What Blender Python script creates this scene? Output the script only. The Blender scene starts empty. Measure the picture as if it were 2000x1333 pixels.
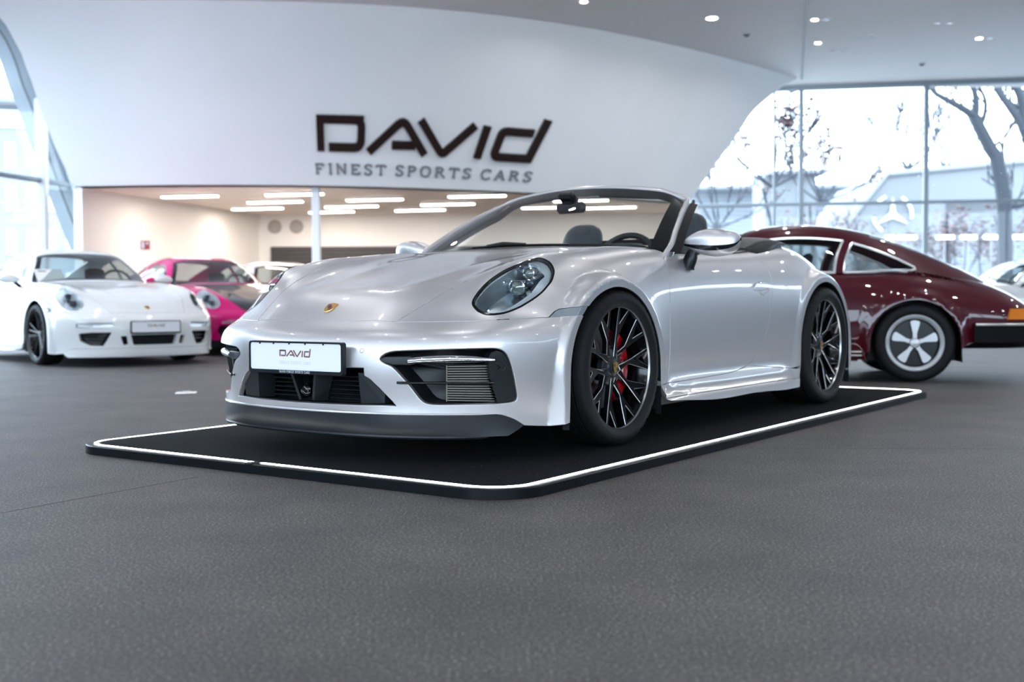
import bpy, math, random
import numpy as np
from mathutils import Vector, Matrix
from mathutils.geometry import delaunay_2d_cdt

PI = math.pi
sc = bpy.context.scene
COL = sc.collection

# ---------------------------------------------------------------- camera
PLAT_H = 0.037                       # height of the display platform
CAM_H = 0.6355 + PLAT_H
cam_d = bpy.data.cameras.new('camera')
cam_d.lens = 36.0 * 2267.7 / 2000.0
cam_d.sensor_width = 36.0
cam_d.clip_start = 0.05
cam_d.clip_end = 500
cam_d.dof.use_dof = True
cam_d.dof.focus_distance = 4.35
cam_d.dof.aperture_fstop = 2.6
cam_o = bpy.data.objects.new('camera', cam_d)
COL.objects.link(cam_o)
cam_o.matrix_world = (Matrix.Translation((0, 0, CAM_H)) @ Matrix.Rotation(PI / 2 - 0.0357, 4, 'X')
                      @ Matrix.Rotation(-0.0040, 4, 'Z'))
sc.camera = cam_o

# ---------------------------------------------------------------- sky, exposure
world = bpy.data.worlds.new('overcast_sky')
sc.world = world
world.use_nodes = True
wn = world.node_tree
wn.nodes.clear()
w_out = wn.nodes.new('ShaderNodeOutputWorld')
w_bg = wn.nodes.new('ShaderNodeBackground')
w_bg.inputs['Color'].default_value = (0.68, 0.84, 1.0, 1)
w_bg.inputs['Strength'].default_value = 3.4
wn.links.new(w_bg.outputs[0], w_out.inputs[0])

vs = sc.view_settings
vs.view_transform = 'Standard'
vs.look = 'None'
vs.exposure = 1.4
vs.gamma = 1.0
vs.use_curve_mapping = False
sc.cycles.max_bounces = 10
sc.cycles.diffuse_bounces = 4
sc.cycles.glossy_bounces = 5
sc.cycles.transmission_bounces = 6
sc.cycles.transparent_max_bounces = 16
sc.cycles.caustics_reflective = False
sc.cycles.caustics_refractive = False
sc.cycles.sample_clamp_indirect = 8.0

# ---------------------------------------------------------------- helpers
def mat(name, color=(0.8, 0.8, 0.8), rough=0.5, metal=0.0, coat=0.0, coat_rough=0.03, spec=0.5,
        emit=None, emit_s=0.0, noise=None, bump=None, alpha=None):
    m = bpy.data.materials.new(name)
    m.use_nodes = True
    nt = m.node_tree
    b = nt.nodes['Principled BSDF']
    b.inputs['Base Color'].default_value = (*color, 1)
    b.inputs['Roughness'].default_value = rough
    b.inputs['Metallic'].default_value = metal
    b.inputs['Coat Weight'].default_value = coat
    b.inputs['Coat Roughness'].default_value = coat_rough
    b.inputs['Specular IOR Level'].default_value = spec
    if emit:
        b.inputs['Emission Color'].default_value = (*emit, 1)
        b.inputs['Emission Strength'].default_value = emit_s
    if noise:                                        # (scale, darker colour, detail)
        tc = nt.nodes.new('ShaderNodeTexCoord')
        nz = nt.nodes.new('ShaderNodeTexNoise')
        nz.inputs['Scale'].default_value = noise[0]
        nz.inputs['Detail'].default_value = noise[2]
        mx = nt.nodes.new('ShaderNodeMix')
        mx.data_type = 'RGBA'
        mx.inputs['A'].default_value = (*noise[1], 1)
        mx.inputs['B'].default_value = (*color, 1)
        nt.links.new(tc.outputs['Object'], nz.inputs['Vector'])
        nt.links.new(nz.outputs['Fac'], mx.inputs['Factor'])
        nt.links.new(mx.outputs['Result'], b.inputs['Base Color'])
    if bump:                                         # (scale, strength, distance)
        tc2 = nt.nodes.new('ShaderNodeTexCoord')
        nb = nt.nodes.new('ShaderNodeTexNoise')
        nb.inputs['Scale'].default_value = bump[0]
        nb.inputs['Detail'].default_value = 3
        bp = nt.nodes.new('ShaderNodeBump')
        bp.inputs['Strength'].default_value = bump[1]
        bp.inputs['Distance'].default_value = bump[2]
        nt.links.new(tc2.outputs['Object'], nb.inputs['Vector'])
        nt.links.new(nb.outputs['Fac'], bp.inputs['Height'])
        nt.links.new(bp.outputs['Normal'], b.inputs['Normal'])
    return m


def glass_mat(name, tint=(1, 1, 1), f0=0.04, rough=0.0, haze=0.0):
    """thin sheet of glass: clear, with a Fresnel reflection"""
    m = bpy.data.materials.new(name)
    m.use_nodes = True
    nt = m.node_tree
    nt.nodes.clear()
    out = nt.nodes.new('ShaderNodeOutputMaterial')
    tr = nt.nodes.new('ShaderNodeBsdfTransparent')
    tr.inputs['Color'].default_value = (*tint, 1)
    gl = nt.nodes.new('ShaderNodeBsdfGlossy')
    gl.inputs['Roughness'].default_value = rough
    lw = nt.nodes.new('ShaderNodeLayerWeight')
    lw.inputs['Blend'].default_value = 0.5
    pw = nt.nodes.new('ShaderNodeMath')
    pw.operation = 'POWER'
    pw.inputs[1].default_value = 4.0
    ma = nt.nodes.new('ShaderNodeMath')
    ma.operation = 'MULTIPLY_ADD'
    ma.inputs[1].default_value = 0.9
    ma.inputs[2].default_value = f0
    mix = nt.nodes.new('ShaderNodeMixShader')
    nt.links.new(lw.outputs['Facing'], pw.inputs[0])
    nt.links.new(pw.outputs[0], ma.inputs[0])
    nt.links.new(ma.outputs[0], mix.inputs[0])
    nt.links.new(tr.outputs[0], mix.inputs[1])
    nt.links.new(gl.outputs[0], mix.inputs[2])
    nt.links.new(mix.outputs[0], out.inputs[0])
    return m


class MB:
    """collects simple solids into one mesh"""
    def __init__(s):
        s.v, s.f, s.m = [], [], []

    def add(s, verts, faces, mi=0):
        o = len(s.v)
        s.v += [tuple(map(float, p)) for p in verts]
        s.f += [tuple(i + o for i in f) for f in faces]
        s.m += [mi] * len(faces)
        return s

    def box(s, c, d, R=None, mi=0, bev=0.0):
        hx, hy, hz = d[0] / 2, d[1] / 2, d[2] / 2
        if bev <= 0:
            P = [(x, y, z) for x in (-hx, hx) for y in (-hy, hy) for z in (-hz, hz)]
            F = [(0, 1, 3, 2), (4, 6, 7, 5), (0, 4, 5, 1), (2, 3, 7, 6), (0, 2, 6, 4), (1, 5, 7, 3)]
        else:
            b = min(bev, hx * .95, hy * .95, hz * .95)
            P, F = [], []
            idx = {}
            for sx in (-1, 1):
                for sy in (-1, 1):
                    for sz in (-1, 1):
                        for ax in range(3):
                            q = [sx * (hx - b), sy * (hy - b), sz * (hz - b)]
                            q[ax] += (sx, sy, sz)[ax] * b
                            idx[(sx, sy, sz, ax)] = len(P)
                            P.append(tuple(q))
            g = lambda a, bb, cc, ax: idx[(a, bb, cc, ax)]
            for sg in (-1, 1):
                F.append((g(sg, -1, -1, 0), g(sg, 1, -1, 0), g(sg, 1, 1, 0), g(sg, -1, 1, 0)))
                F.append((g(-1, sg, -1, 1), g(1, sg, -1, 1), g(1, sg, 1, 1), g(-1, sg, 1, 1)))
                F.append((g(-1, -1, sg, 2), g(1, -1, sg, 2), g(1, 1, sg, 2), g(-1, 1, sg, 2)))
            for a in (-1, 1):
                for c2 in (-1, 1):
                    F.append((g(a, c2, -1, 0), g(a, c2, -1, 1), g(a, c2, 1, 1), g(a, c2, 1, 0)))
                    F.append((g(a, -1, c2, 0), g(a, -1, c2, 2), g(a, 1, c2, 2), g(a, 1, c2, 0)))
                    F.append((g(-1, a, c2, 1), g(-1, a, c2, 2), g(1, a, c2, 2), g(1, a, c2, 1)))
                    for d2 in (-1, 1):
                        F.append((g(a, c2, d2, 0), g(a, c2, d2, 1), g(a, c2, d2, 2)))
        if R is not None:
            P = [tuple(R @ Vector(p)) for p in P]
        s.add([(p[0] + c[0], p[1] + c[1], p[2] + c[2]) for p in P], F, mi)
        return s

    def tube(s, path, rad, n=10, mi=0, cap=True, closed=False, flat=1.0, up=None):
        path = [Vector(p) for p in path]
        k = len(path)
        rad = rad if hasattr(rad, '__len__') else [rad] * k
        flat = flat if hasattr(flat, '__len__') else [flat] * k
        base = len(s.v)
        upv = Vector(up) if up is not None else None
        prev = None
        for i, p in enumerate(path):
            a = path[(i - 1) % k] if (i or closed) else p
            b = path[(i + 1) % k] if (i < k - 1 or closed) else p
            t = (b - a).normalized()
            if upv is not None:
                x = t.cross(upv).normalized()
            elif prev is None:
                x = t.orthogonal().normalized()
            else:
                x = (prev - t * prev.dot(t)).normalized()
            prev = x
            y = t.cross(x)
            for j in range(n):
                w = 2 * PI * j / n
                s.v.append(tuple(p + (x * math.cos(w) + y * math.sin(w) * flat[i]) * rad[i]))
        for i in range(k if closed else k - 1):
            i2 = (i + 1) % k
            for j in range(n):
                s.f.append((base + i * n + j, base + i * n + (j + 1) % n, base + i2 * n + (j + 1) % n, base + i2 * n + j))
                s.m.append(mi)
        if cap and not closed:
            s.f.append(tuple(base + j for j in range(n))[::-1]); s.m.append(mi)
            s.f.append(tuple(base + (k - 1) * n + j for j in range(n))); s.m.append(mi)
        return s

    def grid(s, P, mi=0, close_u=False, close_v=False):
        """P[i][j] points"""
        P = [list(r) for r in P]
        a, b = len(P), len(P[0])
        base = len(s.v)
        for r in P:
            s.v += [tuple(map(float, p)) for p in r]
        for i in range(a if close_u else a - 1):
            for j in range(b if close_v else b - 1):
                i2, j2 = (i + 1) % a, (j + 1) % b
                s.f.append((base + i * b + j, base + i * b + j2, base + i2 * b + j2, base + i2 * b + j))
                s.m.append(mi)
        return s

    def lathe(s, prof, n=48, axis='Y', c=(0, 0, 0), mi=0, a0=0.0, a1=2 * PI):
        """prof: (radius, offset along the axis)"""
        full = abs(a1 - a0 - 2 * PI) < 1e-6
        rows = []
        for i in range(n if full else n + 1):
            w = a0 + (a1 - a0) * i / n
            r_ = []
            for r, h in prof:
                p = (r * math.cos(w), h, r * math.sin(w)) if axis == 'Y' else (
                    (h, r * math.cos(w), r * math.sin(w)) if axis == 'X' else (r * math.cos(w), r * math.sin(w), h))
                r_.append((p[0] + c[0], p[1] + c[1], p[2] + c[2]))
            rows.append(r_)
        return s.grid(rows, mi, close_u=full)

    def prism(s, poly, z0, z1, T=None, mi=0, mi_side=None, inset=0.0):
        """extrude a 2-D polygon (convex or not); T maps (x, y, z) to 3-D"""
        n = len(poly)
        T = T or (lambda x, y, z: (x, y, z))
        base = [T(x, y, z0) for x, y in poly]
        top = [T(x, y, z1) for x, y in poly]
        s.add(base + top, [tuple(range(n))[::-1], tuple(range(n, 2 * n))], mi)
        s.add(base + top, [(i, (i + 1) % n, n + (i + 1) % n, n + i) for i in range(n)], mi if mi_side is None else mi_side)
        return s

    def build(s, name, material, parent=None, smooth=True, sharp=40):
        me = bpy.data.meshes.new(name)
        me.from_pydata(s.v, [], s.f)
        mats = material if isinstance(material, (list, tuple)) else [material]
        for m in mats:
            me.materials.append(m)
        if len(mats) > 1:
            me.polygons.foreach_set('material_index', s.m)
        me.validate()
        if smooth:
            me.shade_smooth()
            me.set_sharp_from_angle(angle=math.radians(sharp))
        else:
            me.shade_flat()
        me.update()
        o = bpy.data.objects.new(name, me)
        COL.objects.link(o)
        if parent is not None:
            o.parent = parent
        return o


def tag(o, label=None, cat=None, group=None, kind=None):
    if label: o['label'] = label
    if cat: o['category'] = cat
    if group: o['group'] = group
    if kind: o['kind'] = kind
    return o


def empty(name, label, cat, loc=(0, 0, 0), rz=0.0, group=None):
    o = bpy.data.objects.new(name, None)
    o.empty_display_size = 0.2
    COL.objects.link(o)
    o.location = loc
    o.rotation_euler = (0, 0, rz)
    return tag(o, label, cat, group)


def part(name, parent):
    o = bpy.data.objects.new(name, None)
    o.empty_display_size = 0.1
    COL.objects.link(o)
    o.parent = parent
    return o


def copy_tree(o, parent=None):
    c = o.copy()
    COL.objects.link(c)
    if parent is not None:
        c.parent = parent
    for ch in list(o.children):
        copy_tree(ch, c)
    return c


def crom(P, n=8, closed=False):
    """Catmull-Rom through points"""
    P = [np.array(p, float) for p in P]
    k = len(P)
    out = []
    for i in range(k if closed else k - 1):
        g = lambda j: P[j % k] if closed else P[min(max(j, 0), k - 1)]
        p0, p1, p2, p3 = g(i - 1), g(i), g(i + 1), g(i + 2)
        for t in np.arange(n) / n:
            out.append(0.5 * (2 * p1 + (p2 - p0) * t + (2 * p0 - 5 * p1 + 4 * p2 - p3) * t * t + (3 * p1 - p0 - 3 * p2 + p3) * t ** 3))
    if not closed:
        out.append(P[-1])
    return out
# ---------------------------------------------------------------- car body surfaces: a smooth spline sheet cut into panels
def _bas(t, n):
    """dense clamped cubic B-spline basis, t in [0,1] -> (len(t), n)"""
    t = np.clip(np.asarray(t, float), 0, 1 - 1e-9)
    kn = np.concatenate([[0] * 3, np.linspace(0, 1, n - 2), [1] * 3])
    B = np.zeros((len(t), len(kn) - 1))
    idx = np.clip(np.searchsorted(kn, t, side='right') - 1, 3, n - 1)
    B[np.arange(len(t)), idx] = 1
    for d in range(1, 4):
        Bn = np.zeros((len(t), len(kn) - 1 - d))
        for i in range(len(kn) - 1 - d):
            a = kn[i + d] - kn[i]
            b = kn[i + d + 1] - kn[i + 1]
            if a > 0: Bn[:, i] += (t - kn[i]) / a * B[:, i]
            if b > 0: Bn[:, i] += (kn[i + d + 1] - t) / b * B[:, i + 1]
        B = Bn
    return B


class Surf:
    """half rows (R, C, 3) from the centre line outwards, mirrored; u along the car, v across in [-1, 1]"""
    def __init__(s, rows, nu=26, nv=21, lam=5e-4, disp=None):
        A = np.array(rows, float)
        R, C = A.shape[:2]
        full = np.concatenate([A[:, :0:-1] * np.array([1, -1, 1]), A], 1)
        du = np.linalg.norm(np.diff(full, axis=0), axis=2).mean(1)
        s.us = np.concatenate([[0], np.cumsum(np.sqrt(du))]); s.us /= s.us[-1]
        dv = np.linalg.norm(np.diff(A, axis=1), axis=2).mean(0)
        vs_ = np.concatenate([[0], np.cumsum(dv)]); vs_ /= vs_[-1]
        s.vs = vs_
        vf = np.concatenate([-vs_[:0:-1], vs_])
        s.nu, s.nv = nu, nv
        Bu, Bv = _bas(s.us, nu), _bas((vf + 1) / 2, nv)
        D2u, D2v = np.diff(np.eye(nu), 2, axis=0), np.diff(np.eye(nv), 2, axis=0)
        D3u = np.diff(np.eye(nu), 3, axis=0); D3v = np.diff(np.eye(nv), 3, axis=0)
        M = np.kron(Bu.T @ Bu, Bv.T @ Bv)
        M += lam * (np.kron(D2u.T @ D2u + D3u.T @ D3u, np.eye(nv)) + np.kron(np.eye(nu), D2v.T @ D2v + D3v.T @ D3v))
        rhs = np.einsum('ri,rcx,cj->ijx', Bu, full, Bv).reshape(nu * nv, 3)
        s.ctrl = np.linalg.solve(M, rhs).reshape(nu, nv, 3)
        s.disp = disp
        s.fit = np.linalg.norm(np.einsum('ri,ijx,cj->rcx', Bu, s.ctrl, Bv) - full, axis=2)
        s.table()

    def base(s, uv):
        uv = np.asarray(uv, float).reshape(-1, 2)
        Bu, Bv = _bas(uv[:, 0], s.nu), _bas((uv[:, 1] + 1) / 2, s.nv)
        return np.einsum('nj,njx->nx', Bv, (Bu @ s.ctrl.reshape(s.nu, -1)).reshape(len(uv), s.nv, 3))

    def ev(s, uv):
        P = s.base(uv)
        return s.disp(P) if s.disp else P

    def evn(s, uv, e=4e-4):
        uv = np.asarray(uv, float).reshape(-1, 2)
        P = s.ev(uv)
        a = s.ev(uv + [e, 0]) - s.ev(uv - [e, 0])
        b = s.ev(uv + [0, e]) - s.ev(uv - [0, e])
        N = np.cross(b, a)
        N /= np.linalg.norm(N, axis=1)[:, None] + 1e-12
        return P, N

    def table(s, a=260, b=241):
        U, V = np.meshgrid(np.linspace(0, 1, a), np.linspace(-1, 1, b), indexing='ij')
        s.tuv = np.stack([U.ravel(), V.ravel()], 1)
        s.tP, s.tN = s.evn(s.tuv)
        s.pu = np.linalg.norm(np.diff(s.tP.reshape(a, b, 3), axis=0), axis=2).mean() * (a - 1)
        s.pv = np.linalg.norm(np.diff(s.tP.reshape(a, b, 3), axis=1), axis=2).mean() * (b - 1) / 2

    def find(s, targets, proj, ok=None):
        """uv of the points whose projection proj(P)->2-D meets the targets"""
        T = np.asarray(targets, float).reshape(-1, 2)
        Q = proj(s.tP)
        msk = np.ones(len(Q), bool) if ok is None else ok(s.tP, s.tN)
        idx = np.flatnonzero(msk)
        uv = np.array([s.tuv[idx[np.argmin(((Q[idx] - t) ** 2).sum(1))]] for t in T])
        for _ in range(12):
            e = 2e-4
            q = proj(s.ev(uv))
            ju = (proj(s.ev(uv + [e, 0])) - q) / e
            jv = (proj(s.ev(uv + [0, e])) - q) / e
            r = T - q
            det = ju[:, 0] * jv[:, 1] - ju[:, 1] * jv[:, 0]
            det = np.where(np.abs(det) < 1e-9, 1e-9, det)
            a = (r[:, 0] * jv[:, 1] - r[:, 1] * jv[:, 0]) / det
            b = (ju[:, 0] * r[:, 1] - ju[:, 1] * r[:, 0]) / det
            st = np.clip(np.stack([a, b], 1), -0.02, 0.02)
            uv = np.clip(uv + st * 0.8, [0, -1], [1, 1])
        return uv


def in_poly(pts, poly):
    poly = np.asarray(poly)
    x, y = pts[:, 0], pts[:, 1]
    x0, y0 = poly[:, 0], poly[:, 1]
    x1, y1 = np.roll(x0, -1), np.roll(y0, -1)
    c = np.zeros(len(pts), bool)
    for a, b, d, e in zip(x0, y0, x1, y1):
        if b == e: continue
        hit = ((b > y) != (e > y)) & (x < (d - a) * (y - b) / (e - b) + a)
        c ^= hit
    return c


def resample(poly, step, closed):
    P = np.asarray(poly, float)
    Q = np.vstack([P, P[:1]]) if closed else P
    out = []
    for a, b in zip(Q[:-1], Q[1:]):
        n = max(1, int(math.ceil(np.linalg.norm(b - a) / step)))
        for i in range(n):
            out.append(a + (b - a) * i / n)
    if not closed:
        out.append(Q[-1])
    return np.array(out)


def panel(S, name, loop, material, parent, holes=(), step=0.02, edge=0.010, gap=0.0024, depth=0.014,
          off=0.0, mirror=False, flange_dir=None, round_=0.0012, extra=None):
    """cut a panel out of the sheet S inside the uv loop: gap round it, rolled edge, smooth normals"""
    sc2 = np.array([S.pu, S.pv])                         # uv -> about metres
    loops = [resample(np.asarray(l) * sc2, edge, True) for l in [loop, *holes]]
    L0 = loops[0]
    lo, hi = L0.min(0), L0.max(0)
    gx = np.arange(lo[0], hi[0], step); gy = np.arange(lo[1], hi[1], step)
    G = np.stack(np.meshgrid(gx, gy, indexing='ij'), -1)
    G[:, ::2, 0] += step / 2
    G = G.reshape(-1, 2)
    m = in_poly(G, L0)
    for h in loops[1:]: m &= ~in_poly(G, h)
    G = G[m]
    allb = np.vstack(loops)
    if extra is not None:
        X = np.asarray(extra) * sc2
        mx_ = in_poly(X, L0)
        for h in loops[1:]: mx_ &= ~in_poly(X, h)
        X = X[mx_]
        if len(X):
            kp = np.array([((X - g) ** 2).sum(1).min() > (.45 * step) ** 2 for g in G]) if len(G) else np.zeros(0, bool)
            G = np.vstack([G[kp], X])
    if len(G):
        keep = np.ones(len(G), bool)
        for i in range(0, len(G), 2000):
            d = ((G[i:i + 2000, None, :] - allb[None]) ** 2).sum(2).min(1)
            keep[i:i + 2000] = d > (0.55 * edge) ** 2
        G = G[keep]
    pts = np.vstack([allb, G]) if len(G) else allb
    edges = []
    o = 0
    for l in loops:
        n = len(l)
        edges += [(o + i, o + (i + 1) % n) for i in range(n)]
        o += n
    ov, oe, of, _, _, _ = delaunay_2d_cdt([Vector(p) for p in pts], edges, [], 0, 1e-7, False)
    V2 = np.array([(p[0], p[1]) for p in ov])
    F = np.array([f for f in of if len(f) == 3])
    cen = V2[F].mean(1)
    m = in_poly(cen, L0)
    for h in loops[1:]: m &= ~in_poly(cen, h)
    F = F[m]
    used = np.unique(F)
    remap = -np.ones(len(V2), int); remap[used] = np.arange(len(used))
    V2 = V2[used]; F = remap[F]
    P, N = S.evn(V2 / sc2)
    # outward orientation
    fn = np.cross(P[F[:, 1]] - P[F[:, 0]], P[F[:, 2]] - P[F[:, 0]])
    flip = (fn * N[F[:, 0]]).sum(1) < 0
    F[flip] = F[flip][:, ::-1]
    P = P + N * off
    # boundary
    he = {}
    for a, b, c in F:
        for i, j in ((a, b), (b, c), (c, a)):
            he[(i, j)] = 1
    be = [(i, j) for (i, j) in he if (j, i) not in he]
    T = np.zeros_like(P)
    for i, j in be:
        d = P[j] - P[i]
        t = np.cross(d, N[i] + N[j])                    # points out of the panel
        t /= np.linalg.norm(t) + 1e-12
        T[i] += t; T[j] += t
    ln = np.linalg.norm(T, axis=1)
    bi = np.flatnonzero(ln > 1e-9)
    T[bi] /= ln[bi][:, None]
    P[bi] -= T[bi] * gap
    nb = len(P)
    V = [P]; NN = [N]; FF = [tuple(map(int, f)) for f in F]
    k = {int(v): i for i, v in enumerate(bi)}
    m_ = len(bi)
    if depth > 0:
        fd = -N[bi] if flange_dir is None else np.tile(np.asarray(flange_dir, float), (m_, 1))
        ring = [(P[bi], N[bi]),
                (P[bi] + T[bi] * round_ * .7 - N[bi] * round_ * .3, (N[bi] + T[bi]) / 1.414),
                (P[bi] + T[bi] * round_ - N[bi] * round_, T[bi]),
                (P[bi] + T[bi] * round_ - N[bi] * round_ + fd * depth, T[bi])]
        for p, n in ring[1:]:
            V.append(p); NN.append(n)
        for i, j in be:
            a, b = k[i], k[j]
            prev = (i, j)
            for r in range(3):
                na, nb2 = nb + r * m_ + a, nb + r * m_ + b
                FF.append((prev[1], prev[0], na, nb2))
                prev = (na, nb2)
    V = np.vstack(V); NN = np.vstack(NN)
    if mirror:
        V = V * [1, -1, 1]; NN = NN * [1, -1, 1]
        FF = [f[::-1] for f in FF]
    return raw_mesh(name, V, FF, NN, material, parent)


def raw_mesh(name, V, FF, NN, material, parent):
    me = bpy.data.meshes.new(name)
    me.from_pydata(V.tolist(), [], FF)
    for mm in (material if isinstance(material, (list, tuple)) else [material]):
        me.materials.append(mm)
    me.shade_smooth()
    if NN is not None:
        me.normals_split_custom_set_from_vertices(NN.tolist())
    ob = bpy.data.objects.new(name, me)
    COL.objects.link(ob)
    ob.parent = parent
    return ob


def wall_from(S, name, loop, depth, material, parent, mirror=False, shrink=1.0, dirv=None, edge=0.012, floor=False, taper=0.0, start=0.0):
    """inner wall of a recess that follows a uv loop"""
    sc2 = np.array([S.pu, S.pv])
    L = resample(np.asarray(loop) * sc2, edge, True) / sc2
    P, N = S.evn(L)
    c = P.mean(0)
    D = -N if dirv is None else np.tile(np.asarray(dirv, float), (len(P), 1))
    mb = MB()
    rows = []
    for t in (start, 0.35, 0.7, 1.0):
        q = P + D * depth * t
        q = q + (c + D.mean(0) * depth * t - q) * taper * t
        rows.append(q * ([1, -1, 1] if mirror else [1, 1, 1]))
    mb.grid(rows, close_v=True)
    if floor:
        r = rows[-1]
        base = len(mb.v)
        mb.v += [tuple(x) for x in r] + [tuple(r.mean(0))]
        n = len(r)
        for i in range(n):
            mb.f.append((base + i, base + (i + 1) % n, base + n)); mb.m.append(0)
    return mb.build(name, material, parent)
# silver cabriolet body, half sections from the centre line outwards; x forward of the front axle, y to the car's left, z up
CAB_ROWS = [
 [(.985,0,.09),(.98,.2,.09),(.952,.4,.09),(.885,.575,.09),(.785,.71,.09),(.665,.80,.09),(.53,.86,.09),(.41,.893,.09),(.29,.905,.09)],
 [(1.01,0,.19),(1.002,.2,.19),(.967,.4,.19),(.897,.575,.19),(.797,.70,.19),(.67,.79,.19),(.54,.848,.19),(.43,.89,.19),(.28,.918,.19)],
 [(1.02,0,.30),(1.012,.2,.30),(.975,.4,.30),(.90,.58,.30),(.81,.70,.30),(.70,.785,.30),(.565,.86,.30),(.44,.90,.30),(.27,.925,.30)],
 [(1.03,0,.42),(1.02,.2,.42),(.985,.4,.42),(.912,.585,.42),(.82,.705,.42),(.71,.795,.42),(.575,.865,.42),(.45,.905,.42),(.24,.932,.40)],
 [(.992,0,.50),(.984,.2,.50),(.947,.4,.503),(.88,.583,.508),(.787,.708,.513),(.674,.803,.517),(.54,.862,.515),(.41,.908,.505),(.17,.936,.46)],
 [(.919,0,.548),(.912,.2,.549),(.884,.392,.549),(.805,.55,.556),(.70,.685,.562),(.59,.78,.567),(.47,.853,.568),(.32,.908,.555),(.06,.938,.49)],
 [(.77,0,.645),(.765,.2,.645),(.735,.405,.645),(.675,.54,.65),(.592,.665,.664),(.494,.77,.660),(.37,.852,.645),(.20,.912,.61),(-.03,.938,.49)],
 [(.55,0,.712),(.545,.2,.712),(.53,.42,.718),(.50,.56,.737),(.446,.67,.771),(.361,.763,.742),(.25,.850,.70),(.10,.912,.63),(-.12,.937,.47)],
 [(.28,0,.775),(.28,.2,.777),(.275,.45,.787),(.262,.575,.812),(.242,.685,.836),(.19,.775,.79),(.12,.852,.735),(.01,.91,.64),(-.19,.934,.42)],
 [(.0,0,.825),(0,.2,.826),(0,.47,.831),(0,.58,.846),(0,.685,.856),(-.02,.785,.812),(-.06,.857,.735),(-.14,.91,.60),(-.26,.925,.33)],
 [(-.25,0,.866),(-.25,.2,.866),(-.25,.49,.864),(-.25,.59,.872),(-.25,.685,.877),(-.26,.785,.83),(-.29,.853,.735),(-.34,.897,.54),(-.38,.905,.2)],
 [(-.48,0,.90),(-.48,.2,.899),(-.49,.49,.893),(-.5,.60,.889),(-.5,.69,.883),(-.5,.78,.845),(-.5,.85,.73),(-.5,.885,.5),(-.5,.893,.16)],
 [(-.8,0,.90),(-.8,.2,.90),(-.8,.5,.895),(-.8,.61,.89),(-.8,.70,.885),(-.8,.783,.853),(-.8,.85,.73),(-.8,.880,.48),(-.8,.893,.14)],
 [(-1.2,0,.90),(-1.2,.2,.90),(-1.2,.5,.90),(-1.2,.62,.895),(-1.2,.705,.89),(-1.2,.787,.861),(-1.2,.853,.73),(-1.2,.882,.47),(-1.2,.897,.13)],
 [(-1.6,0,.92),(-1.6,.2,.92),(-1.6,.5,.92),(-1.6,.62,.918),(-1.6,.71,.912),(-1.6,.795,.872),(-1.6,.866,.73),(-1.6,.892,.47),(-1.6,.90,.13)],
 [(-2.0,0,.96),(-2.0,.2,.96),(-2.0,.5,.955),(-2.0,.61,.948),(-2.0,.70,.938),(-2.0,.80,.900),(-2.0,.893,.73),(-2.0,.92,.47),(-2.0,.92,.13)],
 [(-2.4,0,.97),(-2.4,.2,.97),(-2.4,.48,.96),(-2.4,.59,.953),(-2.4,.68,.94),(-2.4,.79,.878),(-2.4,.888,.73),(-2.4,.928,.5),(-2.4,.935,.18)],
 [(-2.8,0,.93),(-2.8,.2,.93),(-2.8,.45,.922),(-2.8,.56,.905),(-2.8,.64,.88),(-2.8,.745,.81),(-2.8,.84,.68),(-2.8,.90,.47),(-2.8,.91,.18)],
 [(-3.15,0,.85),(-3.15,.2,.85),(-3.15,.42,.84),(-3.15,.50,.822),(-3.15,.58,.80),(-3.15,.665,.735),(-3.15,.74,.62),(-3.15,.79,.44),(-3.15,.80,.22)],
 [(-3.40,0,.72),(-3.40,.2,.72),(-3.39,.4,.715),(-3.38,.47,.705),(-3.37,.53,.69),(-3.34,.62,.64),(-3.30,.68,.55),(-3.28,.71,.4),(-3.25,.72,.25)],
 [(-3.46,0,.5),(-3.46,.2,.5),(-3.455,.35,.5),(-3.45,.42,.5),(-3.44,.48,.49),(-3.42,.57,.46),(-3.39,.63,.41),(-3.36,.66,.33),(-3.33,.67,.27)],
]
ARCH_F = (.045, .330, .382, .357, .335)      # centre x, z, half width, half height; wheel centre z
ARCH_R = (-2.425, .355, .402, .378, .353)


def arch_pts(A, n=40, grow=0.0, zbot=0.0):
    """outline of a wheel arch in x, z: half ellipse above the hub, straight legs below"""
    cx, cz, rx, rz = A[:4]
    P = []
    for z in np.linspace(zbot, cz, 8)[:-1]:
        P.append((cx + rx + grow + (cz - z) * .04, z))
    for a in np.linspace(0, PI, n):
        P.append((cx + (rx + grow) * math.cos(a), cz + (rz + grow) * math.sin(a)))
    for z in np.linspace(cz, zbot, 8)[1:]:
        P.append((cx - rx - grow - (cz - z) * .04, z))
    return np.array(P)


def sstep(x, a, b):
    t = np.clip((x - a) / (b - a), 0, 1)
    return t * t * (3 - 2 * t)


def arch_dist(A, x, z):
    """about the distance outside the arch edge"""
    cx, cz, rx, rz = A[:4]
    zz = np.maximum(z - cz, 0)
    r = np.sqrt(((x - cx) / rx) ** 2 + (zz / rz) ** 2)
    return (r - 1) * (rx + rz) / 2


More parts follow.
